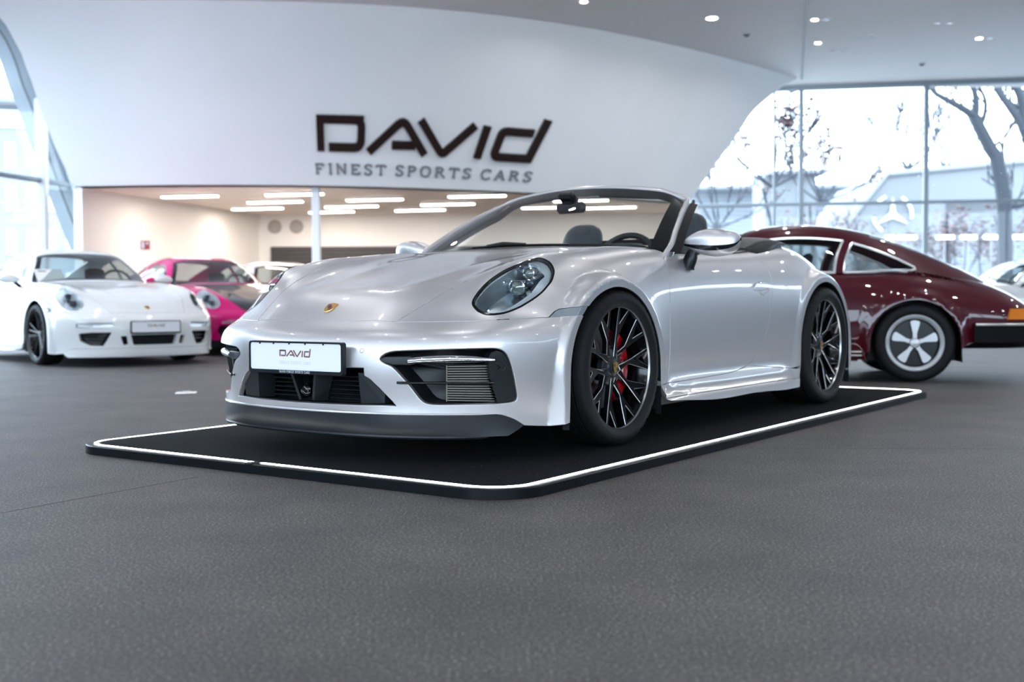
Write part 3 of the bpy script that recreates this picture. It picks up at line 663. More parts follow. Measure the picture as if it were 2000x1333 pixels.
# the leaning, curved show wall: rows from the ceiling down to its lower edge
WALL_GRID = [[(-7.34,16.31,4.90),(-6.81,16.38,4.90),(-6.25,16.42,4.90),(-5.69,16.45,4.90),(-5.13,16.47,4.90),(-4.56,16.48,4.90),(-3.99,16.51,4.90),(-3.43,16.55,4.90),(-2.86,16.62,4.90),(-2.30,16.71,4.90),(-1.73,16.84,4.90),(-1.16,17.02,4.90),(-0.57,17.24,4.90),(0.03,17.53,4.90),(0.65,17.89,4.90),(1.30,18.33,4.90),(1.99,18.87,4.90),(2.74,19.52,4.90),(3.56,20.31,4.90),(4.47,21.27,4.90),(5.49,22.43,4.90)],
[(-7.26,16.48,4.75),(-6.72,16.52,4.74),(-6.18,16.54,4.74),(-5.62,16.56,4.74),(-5.07,16.57,4.74),(-4.51,16.58,4.74),(-3.96,16.61,4.74),(-3.41,16.65,4.74),(-2.86,16.72,4.74),(-2.31,16.82,4.74),(-1.75,16.95,4.74),(-1.19,17.12,4.74),(-0.63,17.34,4.74),(-0.04,17.62,4.74),(0.56,17.96,4.74),(1.20,18.38,4.74),(1.87,18.88,4.74),(2.58,19.49,4.74),(3.36,20.22,4.74),(4.22,21.10,4.74),(5.18,22.15,4.74)],
[(-7.16,16.63,4.59),(-6.62,16.65,4.58),(-6.08,16.66,4.58),(-5.53,16.67,4.58),(-4.99,16.67,4.58),(-4.45,16.69,4.58),(-3.90,16.71,4.58),(-3.37,16.76,4.58),(-2.83,16.83,4.58),(-2.29,16.93,4.58),(-1.75,17.06,4.58),(-1.20,17.23,4.58),(-0.64,17.45,4.58),(-0.07,17.73,4.58),(0.52,18.06,4.58),(1.14,18.46,4.58),(1.79,18.95,4.58),(2.49,19.52,4.58),(3.24,20.21,4.58),(4.06,21.03,4.58),(4.97,22.01,4.57)],
[(-7.12,16.77,4.43),(-6.58,16.77,4.42),(-6.04,16.77,4.42),(-5.50,16.77,4.41),(-4.96,16.77,4.41),(-4.43,16.78,4.41),(-3.89,16.81,4.41),(-3.36,16.86,4.41),(-2.83,16.93,4.41),(-2.30,17.03,4.41),(-1.77,17.17,4.41),(-1.23,17.34,4.42),(-0.68,17.56,4.42),(-0.12,17.82,4.42),(0.46,18.15,4.42),(1.07,18.53,4.42),(1.70,19.00,4.42),(2.38,19.55,4.42),(3.11,20.20,4.42),(3.90,20.97,4.41),(4.77,21.88,4.41)],
[(-7.07,16.90,4.26),(-6.53,16.89,4.25),(-6.00,16.88,4.25),(-5.47,16.87,4.25),(-4.94,16.87,4.24),(-4.41,16.88,4.24),(-3.88,16.91,4.24),(-3.36,16.96,4.24),(-2.84,17.03,4.25),(-2.32,17.14,4.25),(-1.80,17.27,4.25),(-1.27,17.44,4.25),(-0.73,17.66,4.25),(-0.17,17.92,4.25),(0.40,18.23,4.25),(0.99,18.60,4.25),(1.61,19.05,4.25),(2.27,19.57,4.25),(2.98,20.19,4.25),(3.74,20.91,4.25),(4.58,21.77,4.24)],
[(-7.06,17.03,4.09),(-6.52,17.01,4.08),(-5.99,16.99,4.08),(-5.46,16.97,4.08),(-4.93,16.97,4.07),(-4.41,16.98,4.07),(-3.89,17.01,4.07),(-3.38,17.06,4.07),(-2.86,17.14,4.08),(-2.35,17.24,4.08),(-1.83,17.37,4.08),(-1.30,17.55,4.08),(-0.77,17.76,4.08),(-0.22,18.01,4.08),(0.34,18.32,4.08),(0.93,18.69,4.08),(1.54,19.12,4.08),(2.19,19.62,4.08),(2.88,20.21,4.08),(3.62,20.90,4.08),(4.43,21.71,4.07)],
[(-7.04,17.16,3.92),(-6.51,17.12,3.91),(-5.98,17.09,3.91),(-5.45,17.08,3.91),(-4.93,17.07,3.90),(-4.41,17.08,3.90),(-3.89,17.11,3.90),(-3.38,17.16,3.90),(-2.87,17.24,3.90),(-2.36,17.34,3.91),(-1.85,17.48,3.91),(-1.33,17.65,3.91),(-0.80,17.86,3.91),(-0.26,18.12,3.91),(0.30,18.42,3.91),(0.88,18.78,3.91),(1.48,19.20,3.91),(2.12,19.69,3.91),(2.80,20.26,3.91),(3.53,20.92,3.91),(4.32,21.70,3.90)],
[(-7.03,17.28,3.75),(-6.49,17.23,3.74),(-5.96,17.20,3.73),(-5.44,17.18,3.73),(-4.92,17.17,3.73),(-4.41,17.18,3.73),(-3.90,17.21,3.73),(-3.39,17.26,3.73),(-2.89,17.34,3.73),(-2.38,17.45,3.73),(-1.87,17.59,3.73),(-1.35,17.76,3.74),(-0.83,17.97,3.74),(-0.29,18.22,3.74),(0.26,18.52,3.74),(0.83,18.87,3.74),(1.43,19.28,3.74),(2.06,19.75,3.74),(2.72,20.31,3.74),(3.44,20.95,3.73),(4.21,21.69,3.73)],
[(-7.02,17.40,3.57),(-6.48,17.34,3.56),(-5.96,17.30,3.56),(-5.43,17.28,3.55),(-4.92,17.27,3.55),(-4.41,17.28,3.55),(-3.91,17.31,3.55),(-3.41,17.36,3.55),(-2.91,17.44,3.55),(-2.41,17.55,3.56),(-1.90,17.69,3.56),(-1.39,17.86,3.56),(-0.87,18.07,3.56),(-0.34,18.32,3.56),(0.20,18.61,3.56),(0.77,18.95,3.56),(1.36,19.35,3.56),(1.97,19.81,3.56),(2.63,20.34,3.56),(3.33,20.96,3.56),(4.08,21.66,3.55)],
[(-7.00,17.51,3.39),(-6.47,17.45,3.38),(-5.95,17.41,3.38),(-5.43,17.38,3.38),(-4.92,17.37,3.37),(-4.42,17.38,3.37),(-3.92,17.41,3.37),(-3.42,17.46,3.37),(-2.93,17.54,3.38),(-2.43,17.65,3.38),(-1.93,17.79,3.38),(-1.43,17.96,3.38),(-0.92,18.17,3.38),(-0.39,18.41,3.38),(0.15,18.70,3.38),(0.70,19.03,3.38),(1.28,19.42,3.38),(1.89,19.87,3.38),(2.53,20.38,3.38),(3.21,20.96,3.38),(3.95,21.64,3.38)],
[(-6.97,17.63,3.21),(-6.44,17.56,3.20),(-5.92,17.51,3.20),(-5.41,17.48,3.20),(-4.91,17.46,3.19),(-4.41,17.47,3.19),(-3.92,17.51,3.19),(-3.43,17.56,3.19),(-2.94,17.65,3.20),(-2.45,17.75,3.20),(-1.96,17.89,3.20),(-1.46,18.06,3.20),(-0.96,18.27,3.20),(-0.44,18.51,3.20),(0.09,18.79,3.20),(0.64,19.12,3.20),(1.21,19.49,3.20),(1.80,19.92,3.20),(2.43,20.41,3.20),(3.10,20.98,3.20),(3.81,21.62,3.20)],
[(-6.93,17.73,3.02),(-6.41,17.66,3.02),(-5.89,17.61,3.01),(-5.39,17.57,3.01),(-4.89,17.56,3.01),(-4.40,17.57,3.01),(-3.92,17.61,3.01),(-3.43,17.66,3.01),(-2.95,17.75,3.01),(-2.47,17.86,3.01),(-1.98,18.00,3.01),(-1.49,18.17,3.02),(-1.00,18.37,3.02),(-0.49,18.61,3.02),(0.04,18.88,3.02),(0.58,19.20,3.02),(1.14,19.56,3.02),(1.72,19.98,3.02),(2.33,20.45,3.02),(2.98,20.99,3.02),(3.68,21.60,3.01)],
[(-6.88,17.84,2.83),(-6.36,17.76,2.83),(-5.85,17.70,2.83),(-5.36,17.67,2.83),(-4.87,17.66,2.83),(-4.39,17.67,2.83),(-3.91,17.71,2.83),(-3.43,17.77,2.83),(-2.96,17.85,2.83),(-2.48,17.96,2.83),(-2.00,18.10,2.83),(-1.52,18.27,2.83),(-1.03,18.47,2.83),(-0.53,18.71,2.83),(-0.01,18.98,2.83),(0.52,19.29,2.83),(1.06,19.64,2.83),(1.64,20.04,2.83),(2.24,20.50,2.83),(2.87,21.01,2.83),(3.55,21.59,2.83)],
[(-6.82,17.94,2.64),(-6.31,17.86,2.64),(-5.81,17.80,2.64),(-5.32,17.77,2.64),(-4.84,17.76,2.64),(-4.36,17.77,2.64),(-3.89,17.81,2.64),(-3.43,17.87,2.64),(-2.96,17.96,2.64),(-2.49,18.07,2.64),(-2.02,18.21,2.64),(-1.55,18.38,2.64),(-1.06,18.58,2.64),(-0.57,18.81,2.64),(-0.06,19.07,2.64),(0.46,19.37,2.64),(0.99,19.72,2.64),(1.55,20.10,2.64),(2.14,20.54,2.64),(2.76,21.03,2.64),(3.41,21.58,2.64)],
[(-6.75,18.03,2.45),(-6.25,17.95,2.45),(-5.76,17.90,2.45),(-5.28,17.86,2.45),(-4.81,17.86,2.45),(-4.34,17.87,2.45),(-3.88,17.91,2.45),(-3.42,17.97,2.45),(-2.96,18.06,2.45),(-2.50,18.18,2.45),(-2.04,18.32,2.45),(-1.57,18.48,2.45),(-1.10,18.68,2.45),(-0.61,18.90,2.45),(-0.12,19.16,2.45),(0.39,19.46,2.45),(0.92,19.79,2.45),(1.47,20.16,2.45),(2.04,20.58,2.45),(2.64,21.05,2.45),(3.28,21.58,2.45)]]
# ---------------------------------------------------------------- materials of the room
M = {}
M['wall'] = mat('wall_paint', (0.88, 0.89, 0.90), 0.55, spec=0.3, noise=(0.7, (0.77, 0.79, 0.81), 2))
M['ceil'] = mat('ceiling_paint', (0.86, 0.86, 0.87), 0.6, spec=0.3, noise=(0.5, (0.84, 0.84, 0.85), 2))
M['warm_wall'] = mat('recess_paint', (0.88, 0.84, 0.79), 0.6, spec=0.3, noise=(0.8, (0.86, 0.81, 0.76), 2))
M['warm_ceil'] = mat('recess_ceiling', (0.93, 0.82, 0.74), 0.6, spec=0.3, noise=(0.6, (0.91, 0.80, 0.72), 2))
M['frame'] = mat('window_frame_grey', (0.27, 0.325, 0.37), 0.4, metal=0.1)
M['frame_pale'] = mat('window_frame_pale', (0.36, 0.42, 0.47), 0.4)
M['frame_dark'] = mat('window_gasket', (0.06, 0.08, 0.10), 0.5)
M['white_post'] = mat('white_post', (0.62, 0.64, 0.66), 0.4)
M['pane'] = glass_mat('window_glass', (0.95, 0.975, 0.98), 0.03)
M['shutter'] = mat('shutter_slats', (0.055, 0.046, 0.044), 0.55, noise=(3, (0.045, 0.038, 0.036), 2))
M['black'] = mat('black_plastic', (0.012, 0.012, 0.014), 0.45)
M['led_warm'] = mat('tube_light', (1, 1, 1), 0.5, emit=(1.0, 0.92, 0.82), emit_s=6.0)
M['led_white'] = mat('led_line', (1, 1, 1), 0.5, emit=(0.93, 0.96, 1.0), emit_s=9.0)
M['spot_lit'] = mat('downlight_lamp', (1, 1, 1), 0.5, emit=(1.0, 0.95, 0.88), emit_s=55.0)
M['spot_dim'] = mat('downlight_glass', (0.75, 0.77, 0.8), 0.15, metal=0.6)
M['spot_ring'] = mat('downlight_ring', (0.72, 0.73, 0.75), 0.4)
M['sign_dark'] = mat('sign_letter_brown', (0.018, 0.008, 0.006), 0.35)
M['sign_grey'] = mat('sign_letter_grey', (0.20, 0.215, 0.235), 0.5)


def floor_mat():
    m = bpy.data.materials.new('floor_grit_coating')
    m.use_nodes = True
    nt = m.node_tree
    b = nt.nodes['Principled BSDF']
    tc = nt.nodes.new('ShaderNodeTexCoord')
    def noise(scale, det, rough=0.5):
        n = nt.nodes.new('ShaderNodeTexNoise')
        n.inputs['Scale'].default_value = scale
        n.inputs['Detail'].default_value = det
        n.inputs['Roughness'].default_value = rough
        nt.links.new(tc.outputs['Object'], n.inputs['Vector'])
        return n
    def ramp(src, stops):
        r = nt.nodes.new('ShaderNodeValToRGB')
        while len(r.color_ramp.elements) < len(stops):
            r.color_ramp.elements.new(0.5)
        for e, (p, c) in zip(r.color_ramp.elements, stops):
            e.position = p
            e.color = (*c, 1)
        nt.links.new(src, r.inputs['Fac'])
        return r
    g = ramp(noise(125, 3, 0.7).outputs['Fac'],
             [(0.33, (0.010, 0.009, 0.009)), (0.48, (0.055, 0.050, 0.049)), (0.60, (0.125, 0.114, 0.108)), (0.72, (0.50, 0.44, 0.40))])
    big = ramp(noise(2.2, 5, 0.65).outputs['Fac'], [(0.32, (0.72, 0.72, 0.74)), (0.66, (1.16, 1.14, 1.12))])
    mx = nt.nodes.new('ShaderNodeMix')
    mx.data_type = 'RGBA'
    mx.blend_type = 'MULTIPLY'
    mx.inputs['Factor'].default_value = 1.0
    nt.links.new(g.outputs['Color'], mx.inputs['A'])
    nt.links.new(big.outputs['Color'], mx.inputs['B'])
    vo = nt.nodes.new('ShaderNodeTexVoronoi')
    vo.inputs['Scale'].default_value = 38
    nt.links.new(tc.outputs['Object'], vo.inputs['Vector'])
    fl = ramp(vo.outputs['Distance'], [(0.035, (1, 1, 1)), (0.065, (0, 0, 0))])
    mx2 = nt.nodes.new('ShaderNodeMix')
    mx2.data_type = 'RGBA'
    mx2.inputs['B'].default_value = (0.30, 0.25, 0.20, 1)
    nt.links.new(fl.outputs['Color'], mx2.inputs['Factor'])
    nt.links.new(mx.outputs['Result'], mx2.inputs['A'])
    nt.links.new(mx2.outputs['Result'], b.inputs['Base Color'])
    b.inputs['Roughness'].default_value = 0.62
    b.inputs['Specular IOR Level'].default_value = 0.45
    bp = nt.nodes.new('ShaderNodeBump')
    bp.inputs['Strength'].default_value = 0.55
    bp.inputs['Distance'].default_value = 0.004
    nt.links.new(noise(125, 3, 0.7).outputs['Fac'], bp.inputs['Height'])
    nt.links.new(bp.outputs['Normal'], b.inputs['Normal'])
    return m


M['floor'] = floor_mat()


def struct(name, mb, material, parent=None, **k):
    o = mb.build(name, material, parent, **k)
    if parent is None:
        o['kind'] = 'structure'
    return o


# ---------------------------------------------------------------- floor, ceiling, walls
fl = struct('floor', MB().box((2.0, 8.5, -0.05), (32, 38, 0.1)), M['floor'], smooth=False)
ZC, ZB = 4.9, 2.45
struct('ceiling', MB().box((3.0, 6.5, ZC + 0.1), (23, 34, 0.2)), M['ceil'], smooth=False)
struct('trim_1', MB().box((0, 0, 0), (0.03, 7.0, 0.012)), M['frame'], smooth=False)
s_ = bpy.data.objects['trim_1']
s_.location = (4.78, 19.1, ZC - 0.005)
s_.rotation_euler = (0, 0, -math.atan2(1.34, 5.6))

wb = MB()
G_ = [[np.array(p) for p in r] for r in WALL_GRID]
wb.grid(G_)
Gb = [[p + np.array((0.02, 0.35, 0.0)) for p in r] for r in G_]
wb.grid([r[::-1] for r in Gb])
wb.grid([G_[-1], Gb[-1]])
wb.grid([[r[-1] for r in G_], [r[-1] for r in Gb]])
wb.grid([[r[0] for r in Gb], [r[0] for r in G_]])
wall_o = struct('wall_back', wb, M['wall'], sharp=50)

# recess under the show wall
rb = MB()
bot = [tuple(p) for p in G_[-1]]
soff = [(p[0], p[1] + 0.02, ZB) for p in bot]
rb.grid([soff, [(-6.9 + (10.6) * i / 20, 24.4, ZB) for i in range(21)]])
struct('ceiling_recess', rb, M['warm_ceil'], smooth=False)
struct('wall_recess_back', MB().box((-0.9, 24.2, 1.25), (9.6, 0.2, 2.5)), M['warm_wall'], smooth=False)
struct('wall_recess_left', MB().prism([(-6.78, 18.4), (-5.2, 24.2), (-5.4, 24.3), (-6.95, 18.5)], 0, ZB), M['warm_wall'], smooth=False)
struct('wall_recess_right', MB().prism([(3.32, 21.9), (3.5, 24.3), (3.65, 24.3), (3.5, 21.9)], 0, ZB), M['warm_wall'], smooth=False)
# right side of the hall: a grey wall with a ribbon of glass high up
M['grey_wall'] = mat('grey_wall', (0.085, 0.10, 0.125), 0.6, noise=(0.6, (0.075, 0.09, 0.115), 2))
rw = MB()
rw.box((14.1, 6.4, 1.2), (0.2, 31, 2.4)).box((14.1, 6.4, 4.30), (0.2, 31, 1.2))
struct('wall_right', rw, M['grey_wall'], smooth=False)
fw_ = MB()
fw_.box((2.8, -9.0, 0.6), (22.6, 0.2, 1.2)).box((2.8, -9.0, 4.75), (22.6, 0.2, 0.3))
struct('wall_front', fw_, M['grey_wall'], smooth=False)

# dark roller shutter on the recess wall: a slatted thing
sh = empty('roller_shutter', 'dark grey slatted shutter across the lower back wall of the lit recess', 'shutter', (-2.05, 24.06, 0))
for i in range(22):
    MB().box((0, 0, 0.042 + i * 0.081), (5.86, 0.05, 0.079), bev=0.006).build('slat', M['shutter'], sh, smooth=False)
MB().box((0, 0.02, 0.9), (5.86, 0.03, 1.76)).build('backing', M['black'], sh, smooth=False)

# column
cb = MB()
cb.box((0, 0, 1.225), (0.125, 0.125, 2.45), bev=0.012)
cb.box((0, 0, 0.01), (0.2, 0.2, 0.02))
struct('column', cb, M['wall'], smooth=False).location = (-3.07, 18.3, 0)

# linear lights in the recess
LIN = [((-5.85, 19.54), (-4.88, 19.34)), ((-4.05, 19.24), (-3.08, 19.05)), ((-4.68, 20.72), (-3.68, 20.5)), ((-5.31, 22.2), (-4.32, 21.95)),
       ((-2.87, 20.33), (-1.88, 20.12)), ((-3.48, 21.81), (-2.48, 21.56)), ((-4.0, 23.12), (-3.1, 22.83)), ((-1.06, 19.71), (-0.1, 19.51)),
       ((-1.65, 21.37), (-0.68, 21.13)), ((-2.26, 22.75), (-1.29, 22.48)), ((1.4, 22.3), (2.35, 22.04)), ((0.75, 20.7), (1.7, 20.5)),
       ((0.2, 22.2), (1.15, 21.97))]
LIN_L = ['long white tube light nearest the left wall of the recess', 'white tube light crossed by the slim column, front row of the recess ceiling',
         'white tube light left of the column in the middle row of the recess', 'white tube light left of the column deepest in the recess',
         'white tube light right of the column, front one of its row', 'white tube light right of the column, middle one of its row',
         'white tube light right of the column, deepest of its row', 'white tube light above the windscreen pillar, front of the rightmost open row',
         'white tube light above the windscreen pillar, middle of the rightmost open row', 'white tube light above the windscreen pillar, deepest of the rightmost open row',
         'long tube light seen through the windscreen under the header rail', 'tube light hidden behind the windscreen header, front row',
         'tube light seen beside the mirror through the windscreen, deep row']
for (a, b), lb in zip(LIN, LIN_L):
    a, b = Vector((*a, 0)), Vector((*b, 0))
    t = empty('tube_light', lb, 'ceiling light', (*((a + b) / 2).xy, ZB - 0.03), math.atan2((b - a).y, (b - a).x), 'tube lights in the recess ceiling')
    L = (b - a).length
    MB().box((0, 0, 0.012), (L + .02, 0.13, 0.03)).build('housing', M['white_post'], t, smooth=False)
    MB().box((0, 0, -0.012), (L, 0.11, 0.02), bev=0.008).build('diffuser', M['led_warm'], t, smooth=False)
    ld = bpy.data.lights.new('tube_glow', 'AREA')
    ld.shape = 'RECTANGLE'
    ld.size, ld.size_y = L, 0.11
    ld.energy = 7.5
    ld.color = (1.0, 0.91, 0.83)
    lo = bpy.data.objects.new('tube_glow', ld)
    COL.objects.link(lo)
    lo.parent = t
    lo.location = (0, 0, -0.03)

M['vent'] = mat('vent_grey', (0.42, 0.38, 0.35), 0.6)
# small things in the recess
for x, lb in ((-4.9, 'round grey vent high on the recess wall, left one'), (-4.45, 'round grey vent high on the recess wall, right one')):
    v = empty('wall_vent', lb, 'vent', (x, 24.08, 2.2))
    MB().lathe([(0.0, -0.03), (0.12, -0.03), (0.14, 0.0), (0.14, 0.03)], 24, 'Y').build('rim', M['vent'], v)
    MB().lathe([(0.0, -0.04), (0.07, -0.04), (0.08, -0.03)], 20, 'Y').build('hub', M['vent'], v)
sg = empty('stand_sign', 'small red square sign on a thin pole by the recess left wall', 'sign', (-5.95, 18.9, 0), 0.1)
M['red'] = mat('sign_red', (0.42, 0.06, 0.05), 0.5)
MB().box((0, 0, 1.58), (0.15, 0.012, 0.15), bev=0.004).build('plate', M['red'], sg, smooth=False)
MB().box((-0.035, -0.008, 1.58), (0.045, 0.004, 0.11)).box((0.035, -0.008, 1.61), (0.04, 0.004, 0.04)).build('pictogram', M['spot_ring'], sg, smooth=False)
MB().tube([(0, 0.01, 0.02), (0, 0.01, 1.5)], 0.008, 8).lathe([(0, 0), (0.14, 0), (0.14, 0.02), (0, 0.025)], 24, 'Z').build('pole', M['spot_ring'], sg)

# ---------------------------------------------------------------- glazing: right facade
def facade(idx, A, B, z1, transoms, mull, frame_w=0.09, glass=True):
    """glazed wall from A to B (xy): mullions at distances mull, transoms at heights"""
    A, B = Vector(A), Vector(B)
    d = (B - A).normalized()
    L = (B - A).length
    rz = math.atan2(d.y, d.x)
    fr = bpy.data.objects.new('window_%d' % idx, None)
    COL.objects.link(fr)
    fr['kind'] = 'structure'
    fr.location = (A.x, A.y, 0)
    fr.rotation_euler = (0, 0, rz)
    for m_ in mull:
        w = frame_w * (.55 if idx == 1 and m_ == mull[0] else 1)
        MB().box((m_, 0, z1 / 2), (w, 0.14, z1), bev=0.01).build('mullion', M['frame'], fr, smooth=False)
    for z in transoms:
        MB().box((L / 2, -0.01, z), (L, 0.09, 0.065), bev=0.008).build('transom', M['frame'], fr, smooth=False)
    MB().box((L / 2, 0, z1 - 0.04), (L, 0.16, 0.10)).build('head_rail', M['frame'], fr, smooth=False)
    MB().box((L / 2, 0, 0.04), (L, 0.16, 0.10)).build('sill_rail', M['frame'], fr, smooth=False)
    if glass:
        ms = sorted(set([0] + list(mull) + [L]))
        zs = [0.08] + list(transoms) + [z1 - 0.08]
        for a, b in zip(ms[:-1], ms[1:]):
            if b - a < 0.2: continue
            for c, e in zip(zs[:-1], zs[1:]):
                MB().add([(a + .02, 0.02, c), (b - .02, 0.02, c), (b - .02, 0.02, e), (a + .02, 0.02, e)], [(0, 1, 2, 3)]).build('pane', M['pane'], fr, smooth=False)
    return fr


FA, FB = (3.45, 23.66), (14.0, 21.85)
LF = (Vector(FB) - Vector(FA)).length
facade(1, FA, FB, ZC, [2.55], [1.84, 2.36, 4.74, 7.1, 9.5, LF - .05])
facade(2, (14.1, 21.85), (14.1, -9.0), 3.75, [2.45], [i * 2.2 for i in range(15)])
facade(3, (-8.4, -9.0), (14.0, -9.0), 4.6, [1.25], [i * 2.5 for i in range(10)])

# left facade with its curved, slanting frame
LFP = [(-7.6, 16.75, 4.98), (-7.5, 17.22, 4.90), (-7.45, 17.44, 4.78), (-7.39, 17.66, 4.60), (-7.35, 17.87, 4.34), (-7.31, 18.03, 4.02), (-7.26, 18.24, 3.70),
       (-7.17, 18.6, 3.03), (-7.08, 18.98, 2.37), (-6.95, 19.51, 1.52), (-6.83, 20.0, 0.66), (-6.74, 20.35, 0.0)]
w4 = bpy.data.objects.new('window_4', None)
COL.objects.link(w4)
w4['kind'] = 'structure'
c_ = crom(LFP, 5)
off = np.array((-0.30, 0.04, 0.0))
sh_ = lambda dx, dy, dz=0.0: [p + np.array((dx, dy, dz)) for p in c_]
MB().grid([sh_(.03, -.02), sh_(.02, -.12), sh_(-.145, -.14, -.02), sh_(-.15, .02, -.02)], close_u=True).build('frame_band', M['frame'], w4, sharp=30)
MB().tube(sh_(-.165, -.115, -.02), .018, 6).build('gasket', M['frame_dark'], w4)
MB().grid([sh_(-.175, -.06, -.02), sh_(-.42, -.02, -.05), sh_(-.42, .06, -.05), sh_(-.175, .06, -.02)], close_u=True).build('frame_curve', M['frame_pale'], w4, sharp=30)
ldir = Vector((0.235, 0.972, 0)).normalized()
def lpt(y, z): return (-7.52 + (y - 17.15) * 0.2417, y, z)
def z_edge(y):
    ys = [p[1] for p in LFP]; zs_ = [p[2] for p in LFP]
    return float(np.interp(y, ys, zs_))
for ys_ in (18.11,):
    MB().box((lpt(ys_, 0)[0], ys_, z_edge(ys_) / 2), (0.15, 0.15, z_edge(ys_)), bev=0.01).build('post', M['white_post'], w4, smooth=False)
for y_ in (13.9, 16.0, 11.1):
    MB().box((lpt(y_, 0)[0], y_, 2.45), (0.10, 0.16, 4.9), bev=0.01).build('mullion', M['frame'], w4, smooth=False)
MB().tube([lpt(11.0, 2.55), lpt(18.98, 2.55)], 0.045, 8).build('transom', M['frame'], w4)
struct('wall_left', MB().prism([lpt(-9.0, 0)[:2], lpt(11.0, 0)[:2], (lpt(11.0, 0)[0] - .2, 11.0), (lpt(-9.0, 0)[0] - .2, -9.0)], 0, ZC), M['grey_wall'], smooth=False)  # unseen run made solid instead of glazed, to cut daylight from the left
ly = [11.0, 13.9, 16.0]
for a, b in zip(ly[:-1], ly[1:]):
    for c, e in ((0.05, 2.55), (2.55, 4.88)):
        MB().add([lpt(a, c), lpt(b, c), lpt(b, e), lpt(a, e)], [(0, 1, 2, 3)]).build('pane', M['pane'], w4, smooth=False)
for a, b in ((16.0, 18.11), (18.11, 20.3)):
    n = 8
    ysn = [a + (b - a) * i / n for i in range(n + 1)]
    MB().add([lpt(y, 0.02) for y in ysn] + [lpt(y, max(z_edge(y) - .03, 0.05)) for y in ysn[::-1]], [tuple(range(2 * n + 2))]).build('pane', M['pane'], w4, smooth=False)

# ---------------------------------------------------------------- ceiling downlights
def downlight(x, y, label, lit=True, r=0.055, pair=False, group=None, power=12):
    t = empty('ceiling_light', label, 'ceiling light', (x, y, ZC), 0, group)
    for k, dx in enumerate((-0.09, 0.09) if pair else (0,)):
        MB().lathe([(r, -0.004), (r + 0.035, -0.012), (r + 0.04, 0.0)], 20, 'Z', (dx, 0, 0)).build('ring', M['spot_ring'], t)
        MB().lathe([(0.0, -0.006), (r, -0.006)], 16, 'Z', (dx, 0, 0)).build('lamp', M['spot_lit'] if lit and k == 0 else M['spot_dim'], t)
    if lit:
        ld = bpy.data.lights.new('downlight_beam', 'AREA')
        ld.shape = 'DISK'
        ld.size = r * 2
        ld.energy = power
        ld.spread = math.radians(165)
        ld.color = (0.95, 0.95, 1.0)
        lo = bpy.data.objects.new('downlight_beam', ld)
        COL.objects.link(lo)
        lo.parent = t
        lo.location = (-.09 if pair else 0, 0, -0.015)
    return t


for x, y, lb, lit, pr in ((3.03, 17.65, 'large bright round downlight in the ceiling, nearest the show wall', True, False),
                          (4.70, 17.77, 'bright twin downlight just right of the ceiling seam', True, True),
                          (1.04, 16.65, 'bright downlight at the top edge above the wall lettering', True, False),
                          (5.08, 19.37, 'small downlight right of the ceiling seam, below the bright twin', True, False),
                          (5.57, 19.93, 'dim twin downlight right of the seam nearest the glass wall', False, True),
                          (5.73, 18.86, 'dim twin downlight midway along the ceiling bay', False, True),
                          (6.67, 18.04, 'dim twin downlight in the upper right ceiling', False, True),
                          (7.72, 19.08, 'bright twin downlight above the rightmost mullion', True, True)):
    downlight(x, y, lb, lit, 0.075 if (x == 3.03) else 0.045, pr)
for x, y, lb in ((3.77, 18.71, 'small dark ceiling sensor left of the seam'), (7.41, 21.1, 'small dark ceiling sensor above the glass wall')):
    t = empty('ceiling_sensor', lb, 'sensor', (x, y, ZC))
    MB().lathe([(0, -0.045), (0.03, -0.04), (0.05, -0.015), (0.055, 0)], 20, 'Z').build('dome', M['frame_dark'], t)
    MB().lathe([(0.055, -0.012), (0.075, -0.008), (0.08, 0)], 20, 'Z').build('ring', M['spot_ring'], t)
for i in range(7):
    for j in range(8):
        x, y = -5.6 + i * 2.7 + (j % 2) * 0.5, -7.2 + j * 2.9
        if y > 15.5: continue
        downlight(x, y, 'recessed round downlight in the ceiling bays ahead of the show wall', True, 0.05, False, 'downlights over the hall', 7 if y > 10 else 4.0)

# unseen ceiling spots added to brighten the show wall
for k, (x, y, tx, ty, pw) in enumerate(((-5.2, 11.6, -5.6, 16.9, 230), (-2.2, 11.8, -2.6, 17.4, 330), (0.8, 12.4, 0.4, 18.4, 400), (3.4, 13.2, 3.2, 20.4, 430), (5.6, 14.5, 4.8, 22.0, 260))):
    t = empty('wall_fill_spot', 'added white cylinder spot, out of view, brightening the show wall', 'ceiling light', (x, y, ZC), 0, 'added spots brightening the show wall')
    aim = (Vector((tx, ty, 3.3)) - Vector((x, y, ZC - .14)))
    q = aim.to_track_quat('-Z', 'Y').to_matrix()
    mb = MB()
    mb.tube([(0, 0, 0), (0, 0, -.08)], .015, 8)
    mb.tube([tuple(Vector((0, 0, -.14)) + q @ Vector((0, 0, .10))), tuple(Vector((0, 0, -.14)) + q @ Vector((0, 0, -.04)))], .05, 16)
    mb.build('housing', M['white_post'], t)
    ld = bpy.data.lights.new('spot_beam', 'SPOT')
    ld.energy = pw * .19
    ld.spot_size = math.radians(95)
    ld.spot_blend = 1.0
    ld.shadow_soft_size = 0.05
    ld.color = (0.84, 0.93, 1.0)
    lo = bpy.data.objects.new('spot_beam', ld)
    COL.objects.link(lo)
    lo.parent = t
    lo.matrix_local = Matrix.Translation(Vector((0, 0, -.14)) + q @ Vector((0, 0, -.06))) @ q.to_4x4()

